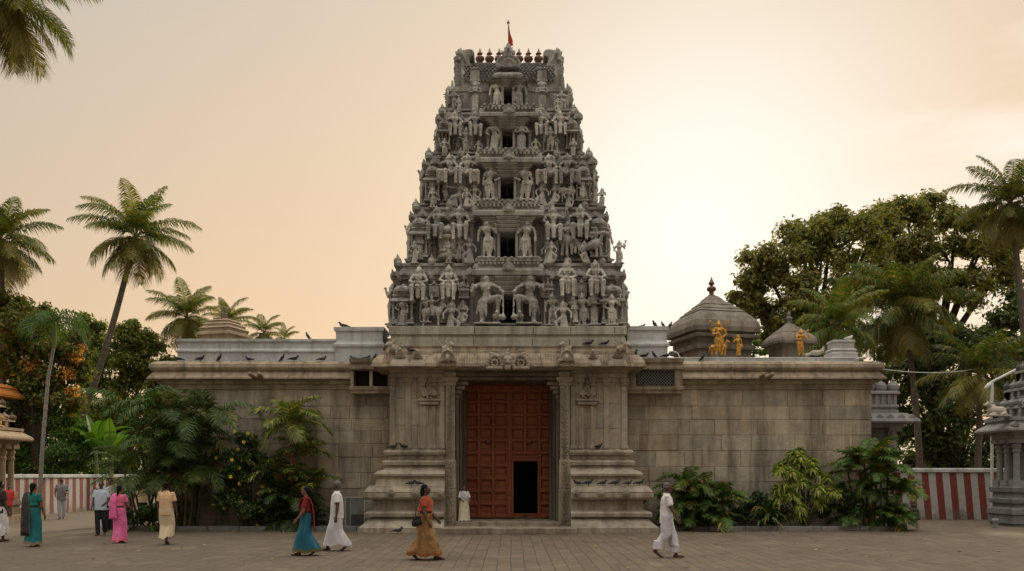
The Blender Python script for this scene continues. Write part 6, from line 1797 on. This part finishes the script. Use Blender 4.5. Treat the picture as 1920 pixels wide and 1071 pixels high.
bush('low dark shrub behind the sword leaf plant', 29.2, [(1400, 955, 26), (1425, 945, 28), (1380, 970, 18), (1455, 960, 24)], .12, 180, [(.020, .036, .013), (.028, .05, .016)], 93, sub=7)
# ================================================================== people
SKIN = plain('skin_brown', (.15, .075, .045), .55, 0, .1, 20, .05, .4)
SKIND = plain('skin_dark', (.085, .042, .027), .55, 0, .1, 20, .05, .4)
HAIRB = plain('hair_black', (.007, .006, .006), .75, 0, .3, 60, .2, .12)
HAIRG = plain('hair_grey', (.10, .095, .09), .6, 0, .4, 60, .3, .3)
EYE_M = plain('eye_dark', (.02, .015, .012), .2, 0, .1)
CL = {}
def cloth(name, c, var=.08, pattern=None):
    if name in CL: return CL[name]
    m, nt, N, L = new_mat('cloth_' + name)
    g = N('ShaderNodeTexCoord'); at = N('ShaderNodeAttribute', attribute_name='tint')
    n1 = noise_n(N, L, g.outputs['Object'], 9, 4)
    col = mixc(N, L, rng(N, L, n1, .3, .7), tuple(x*(1-var) for x in c), tuple(min(1, x*(1+var)) for x in c))
    if pattern:
        v = N('ShaderNodeTexVoronoi'); v.inputs['Scale'].default_value = pattern[1]; L(g.outputs['Object'], v.inputs['Vector'])
        col = mixc(N, L, rng(N, L, v.outputs['Distance'], .25, .18), col, pattern[0])
    col = mixc(N, L, 1.0, col, at.outputs['Color'], 'MULTIPLY')
    b = N('ShaderNodeBsdfPrincipled'); b.inputs['Roughness'].default_value = .85; b.inputs['Specular IOR Level'].default_value = .2; b.inputs['Sheen Weight'].default_value = .05
    L(col, b.inputs['Base Color'])
    wv = noise_n(N, L, g.outputs['Object'], 22, 3); bp = N('ShaderNodeBump'); bp.inputs['Strength'].default_value = .2; bp.inputs['Distance'].default_value = .008; L(wv, bp.inputs['Height']); L(bp.outputs[0], b.inputs['Normal'])
    o = N('ShaderNodeOutputMaterial'); L(b.outputs[0], o.inputs[0]); CL[name] = m; return m

def wrinkle(me, amp, sc, seed=0):
    n = len(me.vertices); co = np.empty(n*3); me.vertices.foreach_get('co', co); co = co.reshape(-1, 3); no = np.empty(n*3); me.vertices.foreach_get('normal', no); no = no.reshape(-1, 3)
    for i in range(n):
        p = co[i]; d = noise.noise((p[0]*sc+seed, p[1]*sc, p[2]*sc*.45)) + .5*noise.noise((p[0]*sc*2.2, p[1]*sc*2.2+seed, p[2]*sc))
        co[i] = p + no[i]*d*amp
    me.vertices.foreach_set('co', co.ravel()); me.update()

def person(label, px, feet, H, face, wear, stride=.0, lead=1, arms=None, skin=None, hair='short', hairc=None, headturn=0.0, lean=0.0, fat=1.0, bag=None, Yv=None, zb=0.0, seed=1, colors=None, seat=False, beard=False):
    """face: degrees, 0 = towards the camera, 90 = towards the right of the picture.  arms: ((swing, spread, bend, inward), same for the left)"""
    Y = Yv or FPX*EYE/(feet-HZ); skin = skin or SKIN; hairc = hairc or HAIRB; r = random.Random(seed)
    root = empty('person', (X(px, Y), Y, zb), label, 'person', None, R(face))
    k = H/1.72; root.scale = (k, k, k)
    C = colors
    ln = lambda p: Vector((p[0], p[1]-lean*max(0, p[2]-.9), p[2]))
    # ---- skeleton (front = -Y, the person's left = +X)
    hipz = .90
    legs = {}
    for s in (-1, 1):
        f = (s == lead); ay = (-stride*.5 if f else stride*.5); az = .085 if (f or stride < .15) else .085 + .20*stride
        hip = Vector((s*.085, 0, hipz)); ank = Vector((s*.07, ay, az)); kn = hip.lerp(ank, .5) + Vector((s*.01, -(.03 if stride < .15 else (.03 if f else .10)), .0)); legs[s] = (hip, kn, ank, f)
    g = MB()
    for s, (hip, kn, ank, f) in legs.items():
        g.cap(hip, kn, .082*fat, .058); g.cap(kn, kn.lerp(ank, .35)+Vector((0, .012, 0)), .055, .056); g.cap(kn.lerp(ank, .35)+Vector((0, .012, 0)), ank, .055, .036)
        if f or stride < .15:
            g.cap(ank+Vector((0, .035, -.045)), ank+Vector((s*.015, -.12, -.055)), .036, .030); g.cap(ank+Vector((s*.015, -.12, -.057)), ank+Vector((s*.02, -.175, -.062)), .034, .022)
        else:
            g.cap(ank+Vector((0, .04, -.02)), Vector((ank.x, ank.y-.10, .04)), .035, .032); g.cap(Vector((ank.x, ank.y-.10, .035)), Vector((ank.x, ank.y-.155, .024)), .03, .02)
    g.cap(ln((-.06, 0, .93)), ln((.06, 0, .93)), .12*fat); g.cap(ln((0, 0, .98)), ln((0, -.01, 1.12)), .115*fat, .11*fat); g.cap(ln((-.06, 0, 1.27)), ln((.06, 0, 1.27)), .108); g.cap(ln((0, -.005, 1.1)), ln((0, 0, 1.3)), .11*fat, .12)
    g.cap(ln((-.155, 0, 1.385)), ln((.155, 0, 1.385)), .052); g.cap(ln((0, .01, 1.38)), ln((0, -.012, 1.52)), .058, .052)
    # head (turned about its own axis)
    hc = ln((0, -.015, 1.60)); ca, sa = math.cos(headturn), math.sin(headturn)
    def hp(x, y, z): return Vector((hc.x + x*ca - y*sa, hc.y + x*sa + y*ca, hc.z + z))
    g.ell(hp(0, .015, .025), (.073, .088, .088), 14, 10); g.ell(hp(0, -.03, -.03), (.058, .062, .07), 12, 9); g.ell(hp(0, -.062, -.085), (.032, .03, .026), 8, 6)
    g.cap(hp(0, -.088, .01), hp(0, -.108, -.025), .010, .016); g.cap(hp(-.035, -.078, .028), hp(.035, -.078, .028), .014); g.cap(hp(-.018, -.092, -.058), hp(.018, -.092, -.058), .010); g.ell(hp(-.038, -.066, -.015), (.022, .018, .02), 7, 5); g.ell(hp(.038, -.066, -.015), (.022, .018, .02), 7, 5)
    for s in (-1, 1): g.ell(hp(s*.078, .01, -.005), (.012, .024, .034), 7, 6)
    # arms and hands
    arms = arms or ((8, 8, 15, 0), (8, 8, 15, 0)); A = {}
    for s, (sw, ab, be, inn) in zip((-1, 1), arms):
        S = ln((s*.178, 0, 1.385)); sw_, ab_, be_ = R(sw), R(ab), R(be)
        d1 = Vector((s*math.sin(ab_), -math.sin(sw_)*math.cos(ab_), -math.cos(sw_)*math.cos(ab_))); E = S + d1*.285
        d2 = Vector((s*math.sin(ab_)*.6 - s*inn, -math.sin(sw_+be_), -math.cos(sw_+be_))).normalized(); W = E + d2*.245
        A[s] = (S, E, W, d1, d2)
        g.cap(S, E, .050*(.9+.1*fat), .040); g.cap(E, E.lerp(W, .3), .040, .041); g.cap(E.lerp(W, .3), W, .041, .026)
        fwd = Vector((0, -1, 0)); fwd = (fwd - d2*fwd.dot(d2)); fwd = fwd.normalized() if fwd.length > .2 else Vector((0, 0, 1)); pal = d2.cross(fwd); pal = pal if pal.x*s < 0 else -pal
        for t in (-.02, 0, .02): g.cap(W+d2*.015+fwd*t*.7, W+d2*.085+fwd*t*1.25, .017, .014)
        for q, (o, l) in enumerate(((.033, .066), (.011, .076), (-.011, .072), (-.032, .056))):
            a = W+d2*.088+fwd*o; b = a + (d2*.9+pal*.25+fwd*o*1.4).normalized()*l*.55; c = b + (d2*.75+pal*.65).normalized()*l*.5
            g.cap(a, b, .0085, .008, 7); g.cap(b, c, .008, .0065, 7)
        a = W+d2*.03+fwd*.028; b = a+(d2*.6+fwd*.75+pal*.2).normalized()*.035; g.cap(a, b, .012, .0095, 7); g.cap(b, b+(d2*.85+fwd*.25+pal*.25).normalized()*.032, .0095, .0075, 7)
    me = remesh(g, 'body', .009, 2, skin); o = bpy.data.objects.new('body', me); COL.objects.link(o); o.parent = root
    def put_part(name, me_, mat, parent=root):
        if not me_.materials: me_.materials.append(mat)
        q = bpy.data.objects.new(name, me_); COL.objects.link(q); q.parent = parent; return q
    for s in (-1, 1):
        e = MB(); e.ell(hp(s*.031, -.083, .010), (.011, .008, .007), 8, 6); put_part('eye', e.mesh('eye', smooth=True), EYE_M, o)
    # ---- hair
    h = MB()
    if hair != 'bald':
        h.ell(hp(0, .028, .045), (.080, .088, .078), 14, 10); h.ell(hp(0, .06, -.005), (.072, .055, .07), 10, 8)
        for s in (-1, 1): h.ell(hp(s*.062, .025, .02), (.022, .05, .045), 8, 6)
        if hair == 'bun': h.ell(hp(0, .115, .0), (.052, .042, .05), 9, 7)
        if hair == 'braid':
            h.ell(hp(0, .09, -.04), (.045, .04, .05))
            for q in range(7): h.ell(hp(0, .105-.006*q, -.09-.055*q), (.034-.0025*q, .028, .036), 8, 6)
        if hair == 'long': h.cap(hp(0, .07, -.02), hp(0, .085, -.22), .06, .04); h.cap(hp(-.03, .07, .0), hp(-.04, .08, -.18), .04, .03); h.cap(hp(.03, .07, .0), hp(.04, .08, -.18), .04, .03)
    else:
        for s in (-1, 1): h.ell(hp(s*.066, .03, .0), (.016, .05, .032), 8, 6)
        h.ell(hp(0, .088, .0), (.055, .022, .036), 9, 7); h.ell(hp(0, .03, .055), (.072, .078, .062), 12, 9)
    if beard: h.ell(hp(0, -.07, -.085), (.036, .030, .028), 8, 6)
    put_part('hair', remesh(h, 'hair', .010, 1, hairc), hairc)
    # ---- lower garment
    def legs_at(z):
        out = []
        for s, (hip, kn, ank, f) in legs.items():
            if z >= kn.z: t = (hip.z-z)/max(1e-3, hip.z-kn.z); p = hip.lerp(kn, min(1, max(0, t)))
            else: t = (kn.z-z)/max(1e-3, kn.z-ank.z); p = kn.lerp(ank, min(1, max(0, t)))
            out.append(p)
        return out
    def skirt(ztop, zbot, slack, folds, amp, mat, name, hem_lift=0.0, band=None, flare=.0, base=(1, 1, 1), n=84, m_=34):
        mb = MB(); ph = r.uniform(0, 6); ph2 = r.uniform(0, 6)
        for j in range(m_+1):
            t = j/m_; z = ztop + (zbot-ztop)*t
            a, b = legs_at(min(z, hipz)); c = (a+b)/2; dv = (a-b); dv.z = 0
            ux = Vector((dv.x, dv.y, 0)); L_ = ux.length/2
            ux = ux.normalized() if ux.length > 1e-3 else Vector((1, 0, 0)); uy = Vector((-ux.y, ux.x, 0))
            rr = .150*fat if z > .86 else (.135*fat - .035*min(1, (.86-z)/.4)); rr += slack + .012 + flare*t*t
            if z > .80:
                w = min(1, (z-.80)/.12); ax = Vector((1, 0, 0))
            ux, uy = Vector((1, 0, 0)), Vector((0, 1, 0)); q = min(1, max(0, (z-.62)/.26))
            lx = (abs(dv.x)/2 + rr*.85)*(1-q) + (.170*fat+slack)*q; ly = (abs(dv.y)/2 + rr*.8)*(1-q) + (.138*fat+slack)*q
            lean_c = ln((c.x, c.y, z)) if z > .9 else Vector((c.x, c.y, z))
            for i in range(n):
                th = 2*PI*i/n; e = 2.4
                cx_, cy_ = math.cos(th), math.sin(th)
                f = (abs(cx_)**e + abs(cy_)**e)**(-1/e)
                wob = 1 + amp*(.25+.75*t)*(math.sin(folds*th+ph+1.3*math.sin(2*th+3*t)) + .5*math.sin((folds*1.7)//1*th+ph2+2*t))
                p = lean_c + ux*(lx*f*cx_*wob) + uy*(ly*f*cy_*wob)
                dz = hem_lift*math.sin(th*2+ph)*t + .02*t*math.sin(folds*th+ph2)
                c_ = base
                if band and t > band[0]: c_ = band[1]
                mb.v.append((p.x, p.y, p.z+dz)); mb.c.append(c_)
        for j in range(m_):
            for i in range(n):
                i2 = (i+1) % n; mb.f.append((j*n+i, (j+1)*n+i, (j+1)*n+i2, j*n+i2))
        # turn the rows gradually from the hips to the stride direction is handled by the hull itself
        me_ = mb.mesh(name, smooth=True); return put_part(name, me_, mat)
    def top(mat, name, hem, loose, sleeve, zt=1.43, neck=True, sl_r=.062, col=(1, 1, 1)):
        m = MB(); pr = []
        w = loose
        secs = [(hem, .168*fat+w, .135*fat+w), (hem+.06, .166*fat+w, .132*fat+w), (1.0, .158*fat+w, .126*fat+w), (1.14, .155*fat+w*.9, .122*fat+w*.9), (1.27, .172+w*.7, .128+w*.6), (1.36, .185+w*.4, .108+w*.4), (1.41, .15, .085), (1.445, .075, .07)]
        secs = [s_ for s_ in secs if s_[0] >= hem]
        vs = []; n = 28
        for z, rx, ry in secs:
            c = ln((0, 0, z))
            for i in range(n):
                th = 2*PI*i/n; e = 2.5; f = (abs(math.cos(th))**e+abs(math.sin(th))**e)**(-1/e); vs.append((c.x+rx*f*math.cos(th), c.y+ry*f*math.sin(th), z))
        fs = []
        for j in range(len(secs)-1):
            for i in range(n):
                i2 = (i+1) % n; fs.append((j*n+i, j*n+i2, (j+1)*n+i2, (j+1)*n+i))
        fs.append(tuple(reversed(range(n)))); t = (len(secs)-1)*n; fs.append(tuple(t+i for i in range(n))); m.add(vs, fs)
        for s, (S, E, W, d1, d2) in A.items():
            if sleeve <= 1: q = S.lerp(E, sleeve); m.cap(S+Vector((-s*.03, 0, -.01)), S, .06, sl_r); m.tube([S-d1*.03, S.lerp(q, .5), q], [sl_r*.9, sl_r+.004, sl_r+.010], 12)
            else: m.cap(S+Vector((-s*.03, 0, -.01)), S, .06, sl_r); m.cap(S, E, sl_r, .054); q = E.lerp(W, sleeve-1); m.tube([E-d2*.02, E.lerp(q, .5), q], [.054, .048, .042], 12)
        if neck:
            for i in range(10): a = 2*PI*i/10; m.ell(ln((.066*math.cos(a), .005+.062*math.sin(a), 1.452)), (.026, .026, .020), 6, 5)
        me_ = remesh(m, name, .0125, 2); wrinkle(me_, .010, 9, seed); return put_part(name, me_, mat)
    def ribbon(name, mat, pts, wid, th=.012, folds=4, amp=.012, col=None):
        """draped band: pts = [(centre, half-width vector)]"""
        mb = MB(); n = 14
        P_ = [Vector(p) for p, _ in pts]; W_ = [Vector(w) for _, w in pts]
        M_ = len(P_)
        for j in range(M_):
            tg = (P_[min(j+1, M_-1)]-P_[max(j-1, 0)]).normalized(); nn = tg.cross(W_[j]).normalized()
            for i in range(n+1):
                u = i/n*2-1; q = P_[j]+W_[j]*u + nn*(amp*math.sin(folds*PI*u+seed)+.0); c_ = (1, 1, 1) if not col or abs(u) < .78 else col
                mb.v.append(tuple(q)); mb.c.append(c_)
        base = len(mb.v)
        for j in range(M_):
            tg = (P_[min(j+1, M_-1)]-P_[max(j-1, 0)]).normalized(); nn = tg.cross(W_[j]).normalized()
            for i in range(n+1): k_ = j*(n+1)+i; mb.v.append(tuple(Vector(mb.v[k_])-nn*th)); mb.c.append(mb.c[k_])
        for j in range(M_-1):
            for i in range(n):
                a = j*(n+1)+i; f = (a, a+1, a+n+2, a+n+1); mb.f.append(f); mb.f.append(tuple(reversed([base+q for q in f])))
        for j in range(M_-1):
            for i in (0, n): a = j*(n+1)+i; mb.f.append((a, a+n+1, base+a+n+1, base+a))
        for j in (0, M_-1):
            for i in range(n): a = j*(n+1)+i; mb.f.append((a, a+1, base+a+1, base+a))
        return put_part(name, mb.mesh(name, smooth=True), mat)
    if wear == 'dhoti':
        top(C['top'], 'shirt', .80, .018, .72, sl_r=.066)
        skirt(.99, C.get('hem', .14), .012, 6, .06, C['low'], 'dhoti', .03, base=C.get('lowtint', (1, 1, 1)))
    elif wear == 'split':
        top(C['top'], 'shirt', .78, .018, .72, sl_r=.066)
        m = MB(); m.cap((-.07, 0, .92), (.07, 0, .92), .135*fat)
        for s, (hip, kn, ank, f) in legs.items():
            e = kn.lerp(ank, .70); m.cap(hip+Vector((0, 0, .03)), kn, .13*fat, .118); m.cap(kn, e, .118, .112); m.tube([e+Vector((0, 0, .1)), e+Vector((0, .02, 0)), e+Vector((0, .03, -.09))], [.115, .12, .125], 14)
        for q in range(5): m.cap((.03*(q-2), -.14+.01*abs(q-2), .88), (.02*(q-2), -.15+.02*q, .30), .022, .03, 7)
        me_ = remesh(m, 'dhoti', .013, 2); wrinkle(me_, .014, 8, seed); put_part('dhoti', me_, C['low'])
    elif wear == 'trousers':
        top(C['top'], 'shirt', .80, .014, C.get('sleeve', .72))
        m = MB()
        m.cap((-.07, 0, .90), (.07, 0, .90), .125*fat)
        for s, (hip, kn, ank, f) in legs.items(): m.cap(hip+Vector((0, 0, .03)), kn, .108*fat, .080); m.cap(kn, ank+Vector((0, .005, .0)), .080, .068)
        me_ = remesh(m, 'trousers', .013, 2); wrinkle(me_, .008, 8, seed); put_part('trousers', me_, C['low'])
    elif wear == 'sari':
        top(C['blouse'], 'blouse', 1.10, .006, .62, neck=False, sl_r=.056)
        skirt(1.06, C.get('hem', .07), .010, 6, .045, C['sari'], 'sari_skirt', .015, band=(.93, C.get('border', (.6, .35, .2))), flare=.05)
        b = .015 + .12*fat
        pts = [(ln((-.10, -.16*fat, .98)), (.02, .0, .075)), (ln((-.04, -.165*fat, 1.06)), (.05, .0, .075)), (ln((.03, -.165, 1.17)), (.06, .0, .075)), (ln((.09, -.150, 1.29)), (.06, .0, .06)), (ln((.125, -.085, 1.40)), (.06, .0, .03)),
               (ln((.13, .0, 1.452)), (.062, .02, .0)), (ln((.125, .085, 1.41)), (.065, .02, .0)), (ln((.11, .145, 1.28)), (.085, .02, 0)), (ln((.09, .17, 1.1)), (.10, .02, 0)), (ln((.08, .18, .9)), (.11, .02, 0)), (ln((.08, .19, .72)), (.115, .02, 0)), (ln((.08, .19, C.get('pallu', .62))), (.12, .02, 0))]
        # finer samples
        fine = []
        for i in range(len(pts)-1):
            for q in range(3): t = q/3; fine.append((Vector(pts[i][0]).lerp(Vector(pts[i+1][0]), t), Vector(pts[i][1]).lerp(Vector(pts[i+1][1]), t)))
        fine.append(pts[-1]); ribbon('sari_drape', C.get('drape', C['sari']), fine, 0, .012, 3, .010, C.get('drapeborder'))
    elif wear == 'shawl':
        top(C['top'], 'shawl', .92, .03, .95, sl_r=.075)
        skirt(1.0, C.get('hem', .05), .03, 9, .05, C['low'], 'dhoti', .0, flare=.10)
        pts = [(ln((-.17, -.12, 1.38)), (.03, 0, .07)), (ln((-.06, -.19, 1.26)), (.02, 0, .09)), (ln((.08, -.20, 1.12)), (.02, 0, .09)), (ln((.20, -.14, 1.02)), (.02, 0, .08)), (ln((.25, .0, .98)), (.0, .03, .07))]
        fine = []
        for i in range(len(pts)-1):
            for q in range(4): t = q/4; fine.append((Vector(pts[i][0]).lerp(Vector(pts[i+1][0]), t), Vector(pts[i][1]).lerp(Vector(pts[i+1][1]), t)))
        ribbon('shawl_fold', C['top'], fine, 0, .015, 3, .01)
    elif wear == 'kurta':
        top(C['top'], 'tunic', .62, .03, 1.5); m = MB()
        for s, (hip, kn, ank, f) in legs.items(): m.cap(hip, kn, .10, .082); m.cap(kn, ank, .082, .062)
        put_part('trousers', remesh(m, 'trousers', .014, 2), C['low'])
    if bag:
        s = bag[0]; S, E, W, d1, d2 = A[s]; m = MB(); c = W + Vector((s*.03, .0, -.12)) + Vector((0, bag[2], bag[3]))
        m.cap(c+Vector((0, -.09, .03)), c+Vector((0, .09, .03)), .075, .075); m.cap(c+Vector((0, -.11, -.07)), c+Vector((0, .11, -.07)), .085, .085); me_ = remesh(m, 'bag', .014, 1, bag[1])
        return root, me_, c
    return root

W_ = cloth('white', (.62, .60, .63), .05); CR = cloth('cream', (.56, .46, .31), .06)
TEAL = cloth('teal', (.016, .135, .145), .12); TEALG = cloth('teal_green', (.012, .125, .10), .12)
person('man in a white short-sleeved shirt and white dhoti walking right, alone before the right wall', 1249, 1046, 1.70, 84, 'split', .46, 1, ((20, 6, 8, 0), (-4, 8, 14, 0)), SKIND, 'bald', HAIRG, .15, .03, 1.0, seed=3, colors=dict(top=cloth('white_shirt', (.60, .57, .56), .05), low=cloth('dhoti_lilac', (.50, .48, .53), .05), hem=.20), beard=True)
person('man in a white shirt and long white dhoti walking left beside the notice board', 632, 1033, 1.72, -84, 'dhoti', .48, -1, ((10, 6, 12, 0), (-6, 9, 12, 0)), SKIND, 'short', HAIRG, -.1, .0, 1.08, seed=4, colors=dict(top=cloth('white_shirt', (.6, .57, .56)), low=cloth('dhoti_white', (.54, .515, .55), .05), hem=.13))
person('woman in an orange and gold sari walking right in front of the left plinth', 796, 1050, 1.66, 84, 'sari', .52, 1, ((6, 10, 18, 0), (14, 8, 25, 0)), SKIND, 'long', None, .1, .02, 1.12, seed=5,
       colors=dict(blouse=cloth('rust', (.30, .055, .03)), sari=cloth('gold', (.23, .125, .05), .35, ((.36, .20, .08), 11)), drape=cloth('orange_sari', (.30, .09, .028), .3), border=(.75, .5, .35), hem=.11, pallu=.70, drapeborder=(1.3, 1.9, 2.2)))
person('woman in dark red blouse and teal blue sari walking left before the bushes', 575, 1042, 1.60, -84, 'sari', .42, -1, ((4, 10, 14, 0), (8, 10, 30, .1)), SKIN, 'bun', None, -.1, .02, 1.05, seed=6,
       colors=dict(blouse=cloth('maroon', (.17, .014, .014)), sari=cloth('teal_blue', (.018, .105, .155), .12), drape=cloth('maroon_sari', (.15, .016, .02), .2), border=(6.0, .8, .22), hem=.10, pallu=.78, drapeborder=(2.2, 1.6, .8)))
person('man in peach shirt and cream dhoti seen from behind by the kerb end', 312, 1021, 1.68, 176, 'dhoti', .30, 1, ((4, 10, 10, 0), (2, 10, 10, 0)), SKIND, 'short', None, .1, .0, 1.05, seed=7, colors=dict(top=cloth('peach', (.56, .37, .22), .06), low=CR, hem=.20))
person('woman in a bright pink sari seen from behind with a long black braid', 224, 1018, 1.58, 168, 'sari', .14, 1, ((10, 14, 50, .2), (10, 14, 40, .2)), SKIN, 'braid', None, .0, .0, 1.0, seed=8,
       colors=dict(blouse=cloth('pink_blouse', (.55, .12, .22)), sari=cloth('pink', (.62, .13, .30), .2, ((.75, .34, .46), 16)), border=(1, .8, .7), hem=.06, pallu=.75))
person('man in a pale blue shirt and black trousers walking towards the camera', 190, 1004, 1.68, 8, 'trousers', .22, -1, ((6, 8, 20, 0), (4, 10, 60, .3)), SKIND, 'bald', HAIRB, .05, .0, 1.15, seed=9, colors=dict(top=cloth('pale_blue', (.40, .45, .54)), low=cloth('black', (.018, .018, .022))))
person('young man in a white shirt half hidden behind the man in pale blue', 208, 1001, 1.76, 12, 'trousers', .1, 1, None, SKIND, 'short', None, .05, .0, .95, seed=10, Yv=28.2, colors=dict(top=cloth('white_tee', (.55, .56, .60)), low=cloth('black', (.018, .018, .022))))
person('woman in a grey top with a red scarf, standing behind the woman in pink', 243, 985, 1.68, -8, 'kurta', .1, 1, ((10, 8, 60, .4), (8, 8, 20, .1)), SKIN, 'long', None, .0, .0, 1.0, seed=11, Yv=31.2, colors=dict(top=cloth('grey_top', (.30, .31, .35), .1, ((.42, .08, .08), 7)), low=cloth('black', (.018, .018, .022))))
person('person in a cream top and dark trousers with raised arms, half hidden by palm leaves', 268, 980, 1.72, 200, 'trousers', .25, 1, ((80, 20, 60, .1), (70, 15, 70, .1)), SKIN, 'short', None, .0, .0, 1.0, seed=12, Yv=32.6, colors=dict(top=cloth('cream_top', (.48, .40, .26)), low=cloth('black', (.018, .018, .022))))
person('man in a grey shirt and pale trousers standing by the left striped wall', 116, 973, 1.74, 20, 'trousers', .12, -1, ((-6, 14, 60, .3), (10, 8, 80, .5)), SKIND, 'short', None, .3, .0, 1.05, seed=13, Yv=35.9, colors=dict(top=cloth('grey_shirt', (.20, .20, .21)), low=cloth('pale_grey', (.42, .43, .48))))
person('woman in a teal green sari with a dark drape, seen from behind at the left', 62, 1025, 1.66, 172, 'sari', .12, 1, ((4, 12, 10, 0), (6, 12, 10, 0)), SKIN, 'braid', None, .1, .0, 1.05, seed=14, colors=dict(blouse=TEALG, sari=TEAL, drape=cloth('dark_drape', (.035, .040, .042), .4), border=(12, 1.1, .6), hem=.07, pallu=.30, drapeborder=(4, 1.6, 1)))
person('man in a dark top and white dhoti cut off by the left edge', 0, 1016, 1.70, 150, 'dhoti', .25, 1, ((4, 8, 10, 0), (4, 8, 10, 0)), SKIND, 'short', None, 0, 0, 1.05, seed=15, colors=dict(top=cloth('black_brown', (.035, .028, .022)), low=W_, hem=.22))
person('small figure in a red top standing in front of the tan shrine at the left', 17, 950, 1.20, 30, 'kurta', .05, 1, None, SKIND, 'short', None, 0, 0, 1.0, seed=16, Yv=31.2, zb=.30, colors=dict(top=cloth('red_top', (.50, .05, .05)), low=cloth('brown_cloth', (.16, .10, .06))))
person('short person in white shawl and pleated cream dhoti beside the red door', 870, 985, 1.17, 18, 'shawl', .0, 1, ((15, 10, 50, .4), (10, 14, 40, .2)), SKIN, 'short', None, .1, .02, 1.12, seed=17, Yv=28.1, zb=.335, colors=dict(top=cloth('shawl_white', (.50, .49, .50)), low=cloth('dhoti_cream', (.55, .50, .38), .1, None), hem=.03))
# bag of the woman in orange
root = [o for o in bpy.data.objects if o.get('label', '').startswith('woman in an orange')][0]
Yb = root.location.y
g = MB(); g.cap((-.08, 0, .02), (.07, 0, .05), .10, .09); g.cap((-.09, 0, .16), (.06, 0, .18), .07, .06); e = MB(); e.tube([(-.06, 0, .2), (-.03, .02, .42), (.06, .03, .58)], .012, 6)
tag(place('shoulder_bag', remesh(g, 'shoulder_bag', .014, 1, None, e), None, (root.location.x-.13, Yb-.27, .80), 0, (.7, .6, .8), mat=cloth('bag_black', (.022, .018, .018))), 'dark shoulder bag hanging at the side of the woman in the orange sari', 'bag')
